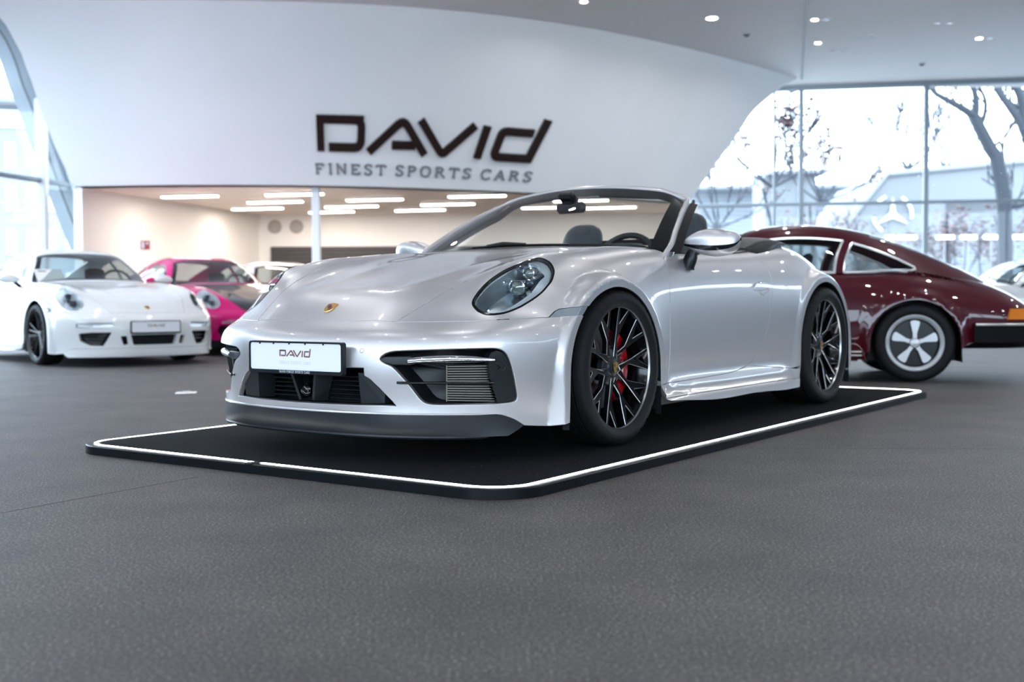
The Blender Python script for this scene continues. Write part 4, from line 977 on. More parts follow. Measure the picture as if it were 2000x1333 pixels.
# ---------------------------------------------------------------- floor joints and socket
struct('trim_2', MB().tube([(-3.2, 0.95, 0.0), (-1.63, 3.67, 0.0), (-1.2, 4.42, 0.0)], 0.004, 6, flat=0.35, up=(0, 0, 1)), M['black'])
struct('trim_3', MB().tube([(1.1, 5.2, 0.0), (4.6, 5.0, 0.0)], 0.003, 6, flat=0.3, up=(0, 0, 1)), M['black'])
fs = empty('floor_socket', 'bright metal socket cover set in the floor left of the platform', 'floor socket', (-2.37, 8.42, 0), 0.2)
M['bright_metal'] = mat('brushed_cover', (0.85, 0.86, 0.88), 0.25, metal=0.9)
MB().box((0, 0, 0.004), (0.15, 0.15, 0.008), bev=0.003).build('cover', M['bright_metal'], fs, smooth=False)
MB().box((0, 0.02, 0.010), (0.06, 0.09, 0.006), bev=0.002).build('flap', M['white_post'], fs, smooth=False)
# ---------------------------------------------------------------- display platform with its light line
TH = 4.0965
plat = empty('display_platform', 'low black platform with a glowing white edge line under the silver cabriolet', 'platform', (0.4512, 6.5623, 0), 4.1033)
M['carpet'] = mat('platform_carpet', (0.006, 0.007, 0.010), 0.9, spec=0.12, noise=(900, (0.003, 0.003, 0.004), 3), bump=(700, 0.4, 0.002))
nt_ = M['carpet'].node_tree
tc_ = nt_.nodes.new('ShaderNodeTexCoord'); vo_ = nt_.nodes.new('ShaderNodeTexVoronoi'); vo_.inputs['Scale'].default_value = 42
rp_ = nt_.nodes.new('ShaderNodeValToRGB')
rp_.color_ramp.elements[0].position, rp_.color_ramp.elements[0].color = .035, (1, 1, 1, 1)
rp_.color_ramp.elements[1].position, rp_.color_ramp.elements[1].color = .07, (0, 0, 0, 1)
mx_n = nt_.nodes.new('ShaderNodeMix'); mx_n.data_type = 'RGBA'; mx_n.inputs['B'].default_value = (.38, .38, .38, 1)
bs_ = nt_.nodes['Principled BSDF']
src_ = bs_.inputs['Base Color'].links[0].from_socket
nt_.links.new(tc_.outputs['Object'], vo_.inputs['Vector']); nt_.links.new(vo_.outputs['Distance'], rp_.inputs['Fac'])
nt_.links.new(rp_.outputs['Color'], mx_n.inputs['Factor']); nt_.links.new(src_, mx_n.inputs['A']); nt_.links.new(mx_n.outputs['Result'], bs_.inputs['Base Color'])
M['plat_edge'] = mat('platform_edge_trim', (0.004, 0.005, 0.007), 0.35, spec=0.25)


def rrect(hx, hy, r, n=10):
    P = []
    for cx, cy, a0 in ((hx - r, hy - r, 0), (-hx + r, hy - r, 90), (-hx + r, -hy + r, 180), (hx - r, -hy + r, 270)):
        for i in range(n + 1):
            a = math.radians(a0 + 90 * i / n)
            P.append((cx + r * math.cos(a), cy + r * math.sin(a)))
    return P


PL, PW = 4.9934 / 2, 2.3264 / 2
def ring(o1, z1, o2, z2):
    a = rrect(PL + o1, PW + o1, 0.16 + o1); b = rrect(PL + o2, PW + o2, 0.16 + o2)
    return [[(x, y, z1) for x, y in a], [(x, y, z2) for x, y in b]]
top_ = rrect(PL - .008, PW - .008, 0.152)
MB().add([(x, y, PLAT_H) for x, y in top_], [tuple(range(len(top_)))]).build('carpet_top', M['carpet'], plat, smooth=False)
# the rim: bevelled edge and sides
eb = MB()
rows_ = [(0.008, PLAT_H - .001), (0.012, PLAT_H + .001), (0.040, PLAT_H + .001), (0.045, PLAT_H - .003), (0.045, 0.0)]
prof_rows = [[(x, y, z) for x, y in rrect(PL + o, PW + o, 0.16 + o)] for o, z in rows_]
eb.grid(prof_rows, close_v=True)
eb.build('edge_trim', M['plat_edge'], plat, sharp=35)
# LED line, broken by a small joint on the near short side
led = rrect(PL, PW, 0.16)
i0 = rrect(PL - .009, PW - .009, 0.151)
o0 = rrect(PL + .009, PW + .009, 0.169)
n_ = len(led)
lb_ = MB()
seq = [(i0[i], o0[i]) for i in range(n_)]
gy = 0.03
path = []
for i in range(n_):
    a, b = seq[i], seq[(i + 1) % n_]
    if i == n_ - 1:                         # the near short side is the straight run at x = +PL
        for s0, s1 in ((0.0, None), (None, 1.0)):
            pass
        lerp = lambda p, q, t: (p[0] + (q[0] - p[0]) * t, p[1] + (q[1] - p[1]) * t)
        t0 = (-gy - a[0][1]) / (b[0][1] - a[0][1])
        for u0, u1 in ((0, t0 - 0.012), (t0 + 0.012, 1)):
            q = [lerp(a[0], b[0], u0), lerp(a[1], b[1], u0), lerp(a[1], b[1], u1), lerp(a[0], b[0], u1)]
            lb_.add([(x, y, PLAT_H + .0022) for x, y in q], [(0, 1, 2, 3)])
    else:
        lb_.add([(x, y, PLAT_H + .0022) for x, y in (a[0], a[1], b[1], b[0])], [(0, 1, 2, 3)])
lb_.build('light_line', M['led_white'], plat, smooth=False)
MB().box((PL + .02, -gy, PLAT_H + .001), (0.06, 0.035, 0.005), bev=0.001).build('joint_clip', M['black'], plat, smooth=False)
# ---------------------------------------------------------------- materials of the cars
def paint(name, col, flake=0.0, metal=0.0, rough=0.35):
    m = mat(name, col, rough, metal=metal, coat=1.0, coat_rough=0.015, spec=0.1)
    if flake:
        nt = m.node_tree
        b = nt.nodes['Principled BSDF']
        tc = nt.nodes.new('ShaderNodeTexCoord')
        vo = nt.nodes.new('ShaderNodeTexVoronoi')
        vo.inputs['Scale'].default_value = 1400
        sub = nt.nodes.new('ShaderNodeVectorMath'); sub.operation = 'SUBTRACT'; sub.inputs[1].default_value = (0.5, 0.5, 0.5)
        scl = nt.nodes.new('ShaderNodeVectorMath'); scl.operation = 'SCALE'; scl.inputs['Scale'].default_value = flake
        geo = nt.nodes.new('ShaderNodeNewGeometry')
        add = nt.nodes.new('ShaderNodeVectorMath'); add.operation = 'ADD'
        nor = nt.nodes.new('ShaderNodeVectorMath'); nor.operation = 'NORMALIZE'
        nt.links.new(tc.outputs['Object'], vo.inputs['Vector'])
        nt.links.new(vo.outputs['Color'], sub.inputs[0])
        nt.links.new(sub.outputs[0], scl.inputs[0])
        nt.links.new(geo.outputs['Normal'], add.inputs[0])
        nt.links.new(scl.outputs[0], add.inputs[1])
        nt.links.new(add.outputs[0], nor.inputs[0])
        nt.links.new(nor.outputs[0], b.inputs['Normal'])
        # clear coat keeps the smooth normal
        nt.links.new(geo.outputs['Normal'], b.inputs['Coat Normal'])
    return m


M['silver'] = paint('silver_paint', (0.60, 0.59, 0.605), flake=0.10, metal=0.75, rough=0.36)
M['gloss_black'] = mat('gloss_black', (0.003, 0.003, 0.004), 0.12, spec=0.4)
M['cover_black'] = mat('cover_black', (0.007, 0.007, 0.008), 0.45, spec=0.12)
M['satin_black'] = mat('satin_black', (0.009, 0.011, 0.014), 0.36, spec=0.35)
M['lip_dark'] = mat('lip_dark_satin', (0.014, 0.017, 0.021), 0.34, spec=0.35)
M['rubber'] = mat('tyre_rubber', (0.006, 0.0065, 0.0075), 0.6, spec=0.2, bump=(90, 0.15, 0.002))
M['chrome'] = mat('chrome', (0.85, 0.87, 0.90), 0.06, metal=1.0)
M['cut_metal'] = mat('machined_edge', (0.50, 0.52, 0.55), 0.3, metal=1.0)
M['steel'] = mat('brake_steel', (0.30, 0.31, 0.33), 0.3, metal=1.0)
M['caliper'] = mat('red_caliper', (0.33, 0.003, 0.007), 0.25, coat=0.5)
M['lamp_glass'] = glass_mat('lamp_cover_glass', (0.93, 0.96, 0.97), 0.035)
M['screen_glass'] = glass_mat('windscreen_glass', (0.86, 0.90, 0.90), 0.03)
M['lamp_bowl'] = mat('lamp_bowl', (0.34, 0.39, 0.42), 0.27, metal=0.8)
M['lamp_dark'] = mat('lamp_housing', (0.022, 0.035, 0.055), 0.25, coat=0.4)
M['lens'] = mat('lamp_lens', (0.22, 0.25, 0.23), 0.06, metal=0.5, coat=1.0)
M['drl'] = mat('lamp_ring', (0.55, 0.60, 0.63), 0.2, metal=0.4, coat=0.6)
M['leather'] = mat('blue_black_leather', (0.022, 0.034, 0.046), 0.42, bump=(220, 0.1, 0.001))
M['dash'] = mat('dashboard_vinyl', (0.018, 0.022, 0.026), 0.55)
M['grille_fin'] = mat('radiator_fins', (0.30, 0.28, 0.22), 0.4, metal=0.7)
M['gold'] = mat('crest_gold', (0.72, 0.42, 0.12), 0.28, metal=0.9)
M['crest_red'] = mat('crest_red', (0.35, 0.03, 0.02), 0.4)
M['crest_black'] = mat('crest_black', (0.02, 0.015, 0.01), 0.4)
M['plate_white'] = mat('plate_white', (0.80, 0.82, 0.85), 0.35)
M['plate_brown'] = mat('plate_print_brown', (0.20, 0.085, 0.075), 0.5)
M['plate_pale'] = mat('plate_print_pale', (0.62, 0.65, 0.70), 0.5)
M['plate_line'] = mat('frame_print', (0.55, 0.60, 0.66), 0.4)
M['indicator'] = mat('indicator_lens', (0.40, 0.45, 0.48), 0.08, metal=0.5, coat=1.0)

CAR = empty('sports_car', 'silver open-top sports car with black wheels on the lit platform', 'car', (-0.26916, 5.52684, PLAT_H), TH)
S = Surf(CAB_ROWS, disp=cab_disp)
A_ = lambda k: np.array(CAB[k])
MIR = np.array([1, -1])


def rings(S_, A, grows, zmin=.14):
    """extra mesh rows that follow a wheel arch"""
    P = np.vstack([[p for p in arch_pts(A, 46, g) if p[1] > zmin] for g in grows])
    return S_.find(P, lambda P: P[:, [0, 2]], lambda P, N: P[:, 1] > .5)


RF_ = rings(S, ARCH_F, (.012, .024, .033, .041, .050, .060, .070, .080))
RR_ = rings(S, ARCH_R, (.012, .024, .033, .045, .058, .070, .084, .098))


def both(fn):
    fn(False)
    fn(True)


# ---------------------------------------------------------------- painted panels
panel(S, 'bonnet', A_('hood'), M['silver'], CAR, step=0.022)
panel(S, 'front_bumper', A_('bumper'), M['silver'], CAR, holes=[A_('intake'), A_('intake') * MIR, A_('centre')], extra=np.vstack([RF_, RF_ * MIR]), step=0.018, edge=0.008, depth=0.02, round_=0.004)
panel(S, 'front_lip', A_('lip'), M['lip_dark'], CAR, step=0.02, off=0.004, depth=0.02)
for mr in (False, True):
    panel(S, 'front_wing', A_('fender'), M['silver'], CAR, holes=[A_('lamp')], extra=RF_, step=0.020, edge=0.009, mirror=mr, depth=0.022)
    panel(S, 'door', A_('door'), M['silver'], CAR, step=0.025, mirror=mr)
    panel(S, 'rear_wing', A_('quarter'), M['silver'], CAR, extra=RR_, step=0.024, edge=0.014, mirror=mr, depth=0.022)
    panel(S, 'side_sill', A_('sill'), M['silver'], CAR, step=0.018, mirror=mr)
    panel(S, 'sill_blade', A_('skirt'), M['silver'], CAR, step=0.015, off=0.004, mirror=mr, depth=0.03, flange_dir=(0, -.8, .6))
panel(S, 'engine_lid', A_('rear_lid'), M['silver'], CAR, step=0.035, edge=0.02)

# dark inner body so nothing shows through the joints
ib = MB()
ib.box((0.30, 0, 0.42), (0.86, 1.0, 0.40)).box((-1.15, 0, 0.20), (1.55, 1.60, 0.14)).box((-2.75, 0, 0.45), (1.1, 1.0, 0.55))
ib.box((-0.48, 0, 0.5), (0.1, 1.56, 0.6)).box((0.72, 0, 0.14), (0.4, 1.0, 0.05)).box((-1.9, 0, 0.45), (0.15, 1.5, 0.7))
for sgn in (-1, 1):
    ib.box((-1.15, sgn * .80, 0.48), (1.25, 0.05, 0.62))
ib.build('inner_body', M['black'], CAR, smooth=False)


def liner(A, name, y0, y1, x_end=None):
    for sgn in (1, -1):
        pts = arch_pts(A, 26, 0.015, 0.13)
        mb = MB()
        mb.grid([[(x, sgn * y1, z) for x, z in pts], [(x, sgn * y0, z) for x, z in pts]])
        mb.add([(x, sgn * y0, z) for x, z in pts], [tuple(range(len(pts)))])
        mb.build(name, M['black'], CAR)


liner(ARCH_F, 'wheel_arch_liner', 0.60, 0.905)
liner(ARCH_R, 'wheel_arch_liner', 0.56, 0.905)
# inner lip returns of the arches
for A, yl in ((ARCH_F, .921), (ARCH_R, .926)):
    for sgn in (1, -1):
        pts = arch_pts(A, 40, 0.0, 0.11)
        MB().grid([[(x, sgn * (yl - .003), z) for x, z in pts], [(x, sgn * (yl - .035), z) for x, z in pts]]).build('arch_return', M['satin_black'], CAR)

# ---------------------------------------------------------------- headlamps
def headlamp(mr):
    s = -1 if mr else 1
    L = part('headlamp', CAR)
    loop = A_('lamp')
    c = loop.mean(0)
    panel(S, 'cover', c + (loop - c) * .965, M['lamp_glass'], L, step=0.018, edge=0.009, gap=0.0, depth=0, off=-0.0005, mirror=mr)
    # black sealing ring round the cover
    panel(S, 'seal', loop, M['gloss_black'], L, holes=[c + (loop - c) * .955], step=0.02, edge=0.007, gap=0.0, depth=0.01, off=0.0006, mirror=mr)
    # pale light ring inside the cover
    panel(S, 'light_ring', c + (loop - c) * .94, M['drl'], L, holes=[c + np.array([-.003, -.010]) + (loop - c) * np.array([.84, .80])], step=0.02, edge=0.008, gap=0.0, depth=0.012, off=-0.014, mirror=mr)
    wall_from(S, 'bowl', c + np.array([-.003, -.006]) + (loop - c) * .88, 0.085, M['lamp_bowl'], L, mirror=mr, floor=True, taper=0.28, start=0.15, edge=0.015)
    wall_from(S, 'rim_wall', c + (loop - c) * .975, 0.03, M['lamp_dark'], L, mirror=mr, edge=0.015)
    fwd = Vector((1, 0.10 * s, -0.03)).normalized()
    def lens(name, p, r, hexa, mats, depth=0.03):
        p = Vector((p[0], p[1] * s, p[2]))
        q = fwd.to_track_quat('Z', 'Y').to_matrix()
        mb = MB()
        n = 32
        def pt(rr, a, h):
            x, y = rr * math.cos(a), rr * math.sin(a)
            if hexa:
                y = max(-rr * .80, min(rr * .80, y))
            return tuple(p + q @ Vector((x, y, h)))
        prof = [(r, -depth), (r, 0.004), (r * .86, 0.006), (r * .82, -0.002)]
        mb.grid([[pt(a_, 2 * PI * i / n, h) for a_, h in prof] for i in range(n)], close_u=True, mi=0)
        prof2 = [(r * .82, -0.002), (r * .6, 0.005), (r * .3, 0.010), (0.001, 0.012)]
        mb.grid([[pt(a_, 2 * PI * i / n, h) for a_, h in prof2] for i in range(n)], close_u=True, mi=1)
        mb.build(name, mats, L)
    lens('main_lens', (0.4962, 0.7074, 0.6842), 0.037, True, [M['chrome'], M['lens']], 0.05)
    lens('round_lens', (0.4248, 0.7166, 0.7412), 0.027, False, [M['chrome'], M['lens']], 0.04)
    lens('low_ring', (0.4764, 0.7492, 0.6591), 0.017, False, [M['lamp_dark'], M['lens']], 0.03)
    # dark carrier behind the lenses
    mb = MB()
    mb.box((0.42, 0.740 * s, 0.715), (0.10, 0.045, 0.03), Matrix.Rotation(0.35, 3, 'Y'), bev=0.008)
    mb.box((0.46, 0.690 * s, 0.655), (0.05, 0.03, 0.012), Matrix.Rotation(0.2, 3, 'Y'), bev=0.004)
    mb.build('carrier', M['lamp_dark'], L)


both(headlamp)

# ---------------------------------------------------------------- turn lamps at the bumper corners
for mr in (False, True):
    t = part('turn_lamp', CAR)
    lp = A_('indicator')
    c = lp.mean(0)
    panel(S, 'lens', c + (lp - c) * np.array([.93, .90]), M['indicator'], t, step=0.012, edge=0.006, gap=0.0005, depth=0.01, off=-0.001, mirror=mr)
    panel(S, 'surround', lp, M['gloss_black'], t, step=0.015, edge=0.006, gap=0.0006, depth=0.015, off=-0.004, mirror=mr)

# ---------------------------------------------------------------- side intakes
def side_intake(mr):
    s = -1 if mr else 1
    I = part('side_intake', CAR)
    lp = A_('intake')
    wall_from(S, 'duct', lp, 0.16, M['satin_black'], I, mirror=mr, dirv=(-.93, -.36, 0.0), floor=True, edge=0.015, taper=0.05)
    panel(S, 'end_plate', A_('end_plate'), M['satin_black'], I, step=0.015, edge=0.007, gap=0, depth=0.05, off=-0.010, mirror=mr)
    panel(S, 'bar_nose', A_('bar_nose'), M['satin_black'], I, step=0.012, edge=0.006, gap=0, depth=0.04, off=-0.006, mirror=mr, round_=0.005)
    # light bar: a rounded chrome strip
    up = S.ev(A_('bar'))
    top, botm = [0, 1, 2, 3, 4, 5], [9, 8, 8, 7, 6, 5]
    P0 = [(up[a] + up[b]) / 2 for a, b in zip(top, botm)]
    P0 = [np.array((p[0] - .008, p[1] - .002, p[2])) * [1, s, 1] for p in P0]
    tq = np.linspace(0, 1, len(P0)); tf = np.linspace(0, 1, 21)
    P0 = np.stack([np.polyval(np.polyfit(tq, np.array(P0)[:, k], 2), tf) for k in range(3)], 1)
    MB().tube([tuple(p) for p in P0], list(np.interp(np.linspace(0, 5, 21), range(6), [.012, .0145, .016, .016, .013, .005])), 14, up=(0, 0, 1)).build('light_bar', M['chrome'], I)
    b = S.ev(A_('blade'))
    mid = [np.array((p[0] + .002, p[1], p[2])) * [1, s, 1] for p in ((b[0] + b[0]) / 2, (b[1] + b[6]) / 2, (b[2] + b[5]) / 2, (b[3] + b[4]) / 2)]
    MB().tube(crom(mid, 6), [.0035] + [.0055] * 18, 10, up=(0, 0, 1), flat=1.0).build('blade', M['gloss_black'], I)
    # radiator fins behind, in the outer half
    g = S.ev(A_('grille')) + np.array((-.045, -.017, 0))
    n = 15
    for i in range(n):
        t = (i + .5) / n
        a = g[0] + (g[3] - g[0]) * t
        c = g[1] + (g[2] - g[1]) * t
        pm = (a + c) / 2 + np.array((.004, .004, 0))
        MB().tube([tuple(a * [1, s, 1]), tuple(pm * [1, s, 1]), tuple(c * [1, s, 1])], 0.0013, 6).build('fin', M['grille_fin'], I)
    MB().tube([tuple(g[0] * [1, s, 1]), tuple(g[3] * [1, s, 1])], 0.0028, 6).build('fin_post', M['grille_fin'], I)
    MB().add([tuple((p + np.array((-.02, -.008, 0))) * [1, s, 1]) for p in g], [(0, 1, 2, 3)]).build('radiator', M['black'], I)
    q, nn = S.evn(A_('sensor'))
    pc = (q.mean(0) - nn.mean(0) * .008) * [1, s, 1]
    MB().tube([tuple(p) for p in (q - nn * .009) * [1, s, 1]], .0022, 6, closed=True).build('parking_sensor', M['lip_dark'], I)


both(side_intake)

# ---------------------------------------------------------------- centre intake
CI = part('centre_intake', CAR)
wall_from(S, 'duct', A_('centre'), 0.13, M['satin_black'], CI, dirv=(-1, 0, 0), floor=True, edge=0.02)
for s in (-1, 1):
    mb = MB()
    # bevelled block
    y0, y1 = 0.285, 0.405
    P = [(0.985, s * y0, .350), (0.955, s * y1, .345), (0.955, s * (y1 - .01), .232), (0.975, s * (y0 + .005), .228),
         (0.90, s * (y0 - .02), .350), (0.88, s * (y1 + .0), .345), (0.88, s * (y1 - .005), .230), (0.90, s * (y0 - .01), .226)]
    mb.add(P, [(0, 1, 2, 3), (0, 3, 7, 4), (1, 5, 6, 2), (0, 4, 5, 1), (3, 2, 6, 7)])
    mb.build('air_block', M['lip_dark'], CI, smooth=False)
    for i in range(6):
        z = .238 + i * .018
        MB().box((0.905, s * 0.165, z), (0.03, 0.20, 0.006), bev=0.002).build('slat', M['satin_black'], CI, smooth=False)
    # slanting strut next to the camera pod
    MB().add([(1.005, s * .075, .345), (1.005, s * .062, .345), (0.985, s * .030, .232), (0.985, s * .043, .228),
              (0.93, s * .10, .345), (0.93, s * .085, .345), (0.93, s * .05, .232), (0.93, s * .065, .228)],
             [(0, 1, 2, 3), (0, 3, 7, 4), (1, 5, 6, 2), (3, 2, 6, 7), (0, 4, 5, 1)]).build('pod_strut', M['lip_dark'], CI, smooth=False)
MB().lathe([(0.0, 0.012), (0.016, 0.010), (0.026, 0.0), (0.028, -0.05)], 24, 'X', (0.988, 0, 0.272)).build('camera_dome', M['gloss_black'], CI)
MB().tube([(0.995, 0.019 * math.cos(a), 0.268 + 0.012 * math.sin(a)) for a in np.linspace(0, 2 * PI, 18)[:-1]], .0017, 6, closed=True).build('camera_ring', M['chrome'], CI)

# round tow-eye caps beside the plate
for s in (-1, 1):
    pc_, nc_ = S.evn(S.find([(s * .318, .438)], lambda P: P[:, [1, 2]], lambda P, N: P[:, 0] > .5))
    pc_, nc_ = Vector(pc_[0]), Vector(nc_[0])
    q_ = nc_.to_track_quat('Z', 'Y').to_matrix()
    MB().tube([tuple(pc_ + q_ @ Vector((.0085 * math.cos(a), .0085 * math.sin(a), 0))) for a in np.linspace(0, 2 * PI, 21)[:-1]], .0009, 6, closed=True).build('tow_cap_joint', M['lip_dark'], CAR)

# splitter shelf: the strip above the dark lip reads silver; its sharp leading edge
MB().tube([tuple(p) for p in crom([(1.012, 0, .193), (1.004, .2, .193), (.968, .4, .193), (.898, .575, .193), (.80, .70, .192), (.70, .768, .190)][::-1] +
          [(1.004, -.2, .193), (.968, -.4, .193), (.898, -.575, .193), (.80, -.70, .192), (.70, -.768, .190)], 5)], .0045, 8).build('splitter_edge', M['silver'], CAR)
lipb = crom([(x, y, .103) for x, y in ((.74, .74), (.82, .668), (.895, .565), (.96, .39), (.99, .20), (.996, 0), (.99, -.20), (.96, -.39), (.895, -.565), (.82, -.668), (.74, -.74))], 4)
MB().tube(lipb, [.004] + [.009] * (len(lipb) - 2) + [.004], 8).build('lip_bead', M['satin_black'], CAR)

# ---------------------------------------------------------------- door furniture
for mr in (False, True):
    s = -1 if mr else 1
    H = part('door_handle', CAR)
    lp = A_('handle')
    c = lp.mean(0)
    panel(S, 'lever', lp, M['silver'], H, holes=[A_('scoop')], step=0.012, edge=0.006, gap=0, depth=0.012, off=0.005, mirror=mr, round_=0.004)
    wall_from(S, 'scoop', A_('scoop'), 0.02, M['silver'], H, mirror=mr, floor=True, edge=.008, start=-.25)
    xs = np.linspace(-.66, -1.66, 14)
    ye = np.interp(xs, [-2.1, -1.7, -.9, -.66], [.755, .772, .775, .775])
    uvb = S.find(np.stack([xs, ye], 1), lambda P: P[:, [0, 1]], lambda P, N: (P[:, 2] > .7) & (P[:, 1] > 0))
    PB = S.ev(uvb)
    MB().tube([(p[0], s * (p[1] - .004), p[2] + .002) for p in PB], .0065, 8).build('waist_seal', M['gloss_black'], CAR)
    # inner door trim below the seal
    MB().grid([[(p[0], s * (p[1] - .012), p[2] - .002) for p in PB], [(p[0], s * (p[1] - .06), p[2] - .012) for p in PB], [(p[0], s * (p[1] - .075), p[2] - .35) for p in PB]]).build('door_trim', M['leather'], CAR)

# ---------------------------------------------------------------- windscreen
base_c = [(-.665, .772, .868), (-.585, .66, .886), (-.525, .45, .897), (-.485, .22, .903), (-.47, 0, .905)]
head_c = [(-1.165, .618, 1.150), (-1.165, .50, 1.203), (-1.15, .30, 1.232), (-1.135, .15, 1.243), (-1.13, 0, 1.246)]
def full(c): return [np.array(p, float) for p in c] + [np.array((p[0], -p[1], p[2]), float) for p in c[-2::-1]]
def rsamp(P, n):
    P = np.array(P); d = np.r_[0, np.cumsum(np.linalg.norm(np.diff(P, axis=0), axis=1))]
    t = np.linspace(0, d[-1], n)
    return np.stack([np.interp(t, d, P[:, k]) for k in range(3)], 1)
NB = 61
bC, hC = rsamp(crom(full(base_c), 8), NB), rsamp(crom(full(head_c), 8), NB)
def scr(i, t, lift=0.0):
    """point on the windscreen sheet: column i, 0 at the cowl, 1 at the header, slightly bowed"""
    p = bC[i] * (1 - t) + hC[i] * t
    nrm = np.array((0.60, p[1] * .25, 0.78))
    return p + nrm * (0.030 * 4 * t * (1 - t) * .5 + lift)
SW = part('windscreen', CAR)
ts = np.linspace(0, 1, 15)
MB().grid([[scr(i, t) for i in range(0, NB)] for t in ts]).build('glass', M['screen_glass'], SW, sharp=180)
# black printed border
fb = MB()
def band(i0, i1, t0, t1, n=12):
    fb.grid([[scr(int(round(i)), t, -0.002) for i in np.arange(i0, i1 + 1)] for t in np.linspace(t0, t1, n)])
band(0, 3, 0, .86, 14); band(NB - 4, NB - 1, 0, .86, 14)
band(0, NB - 1, .835, 1.0, 6)
band(0, NB - 1, 0, .03, 3)
fb.build('printed_border', M['gloss_black'], SW)
# painted frame: pillars and header in one bent tube
fr = [(-.635, .775, .815)] + [tuple(bC[0] * (1 - t) + hC[0] * t + np.array((-.026, .012, -.006)) + np.array((.6, .2, .78)) * (.06 * t * (1 - t))) for t in (0.06, .3, .55, .8, .95)]
fr += [tuple(hC[i] + np.array((-.022, 0, .004))) for i in (1, 4, 7, 12, 18, 24)]
fr = fr + [tuple(hC[30] + np.array((-.022, 0, .004)))] + [(p[0], -p[1], p[2]) for p in fr[::-1]]
frc = crom(fr, 4)
nf = len(frc)
hd = [float(sstep(1 - abs(2 * i / (nf - 1) - 1), .36, .58)) for i in range(nf)]       # 0 on the pillars, 1 on the header
MB().tube(frc, [.0135 + .0085 * q for q in hd], 16, flat=[2.6 - 2.1 * q for q in hd], up=(0.25, 0, 1)).build('frame', M['silver'], SW, sharp=60)
inn = [np.array(p) + np.array((-.030, 0, -.012)) for p in frc]
MB().tube([tuple(p * np.array((1, .965, 1)) + np.array((0, 0, -.008))) for p in inn], 0.017, 10).build('frame_seal', M['satin_black'], SW)
for s in (-1, 1):                                     # inner pillar trim
    MB().grid([[tuple((scr(NB - 1, t) + np.array((-.004 - .018 * k, -.02 - .050 * k, -.004 - .010 * k))) * [1, s, 1]) for t in np.linspace(0, .97, 10)] for k in (0, .5, 1.0)]).build('pillar_trim', M['cover_black'], SW)
for s in (-1, 1):                                     # folded sun visors under the header
    MB().box((-1.165, s * .30, 1.200), (.10, .36, .018), Matrix.Rotation(.30, 3, 'Y') @ Matrix.Rotation(-s * .09, 3, 'X'), bev=.007).build('sun_visor', M['leather'], SW)
# black corner clip standing off the pillar top
for s in (-1, 1):
    MB().tube([(-1.13, s * .665, 1.075), (-1.20, s * .648, 1.125), (-1.25, s * .63, 1.155)], [.010, .012, .008], 8).build('corner_clip', M['satin_black'], SW)
# cowl, wiper
MB().grid([[tuple(bC[i] + np.array((.045, 0, -.010))) for i in range(2, NB - 2)], [tuple(bC[i] + np.array((-.01, 0, -.004))) for i in range(2, NB - 2)]]).build('cowl_panel', M['satin_black'], CAR)
W = part('wiper', CAR)
MB().tube([tuple(scr(i, .008, .004)) for i in range(18, 41)], .005, 8).build('blade', M['black'], W)
MB().tube([tuple(scr(36, .0, .006)), tuple(scr(32, .006, .014)), tuple(scr(27, .010, .008))], [.010, .013, .006], 8).build('arm', M['satin_black'], W)
# mirror inside
RM = part('rear_view_mirror', CAR)
MB().box((-1.03, 0.0, 1.135), (0.045, 0.205, 0.060), Matrix.Rotation(-.15, 3, 'Z') @ Matrix.Rotation(0.2, 3, 'Y'), bev=0.018).build('housing', M['satin_black'], RM)
MB().box((-1.00, 0, 1.185), (0.09, 0.10, 0.045), Matrix.Rotation(-.55, 3, 'Y'), bev=0.015).tube([(-1.02, 0, 1.15), (-1.0, 0, 1.19)], .012, 8).build('sensor_foot', M['satin_black'], RM)

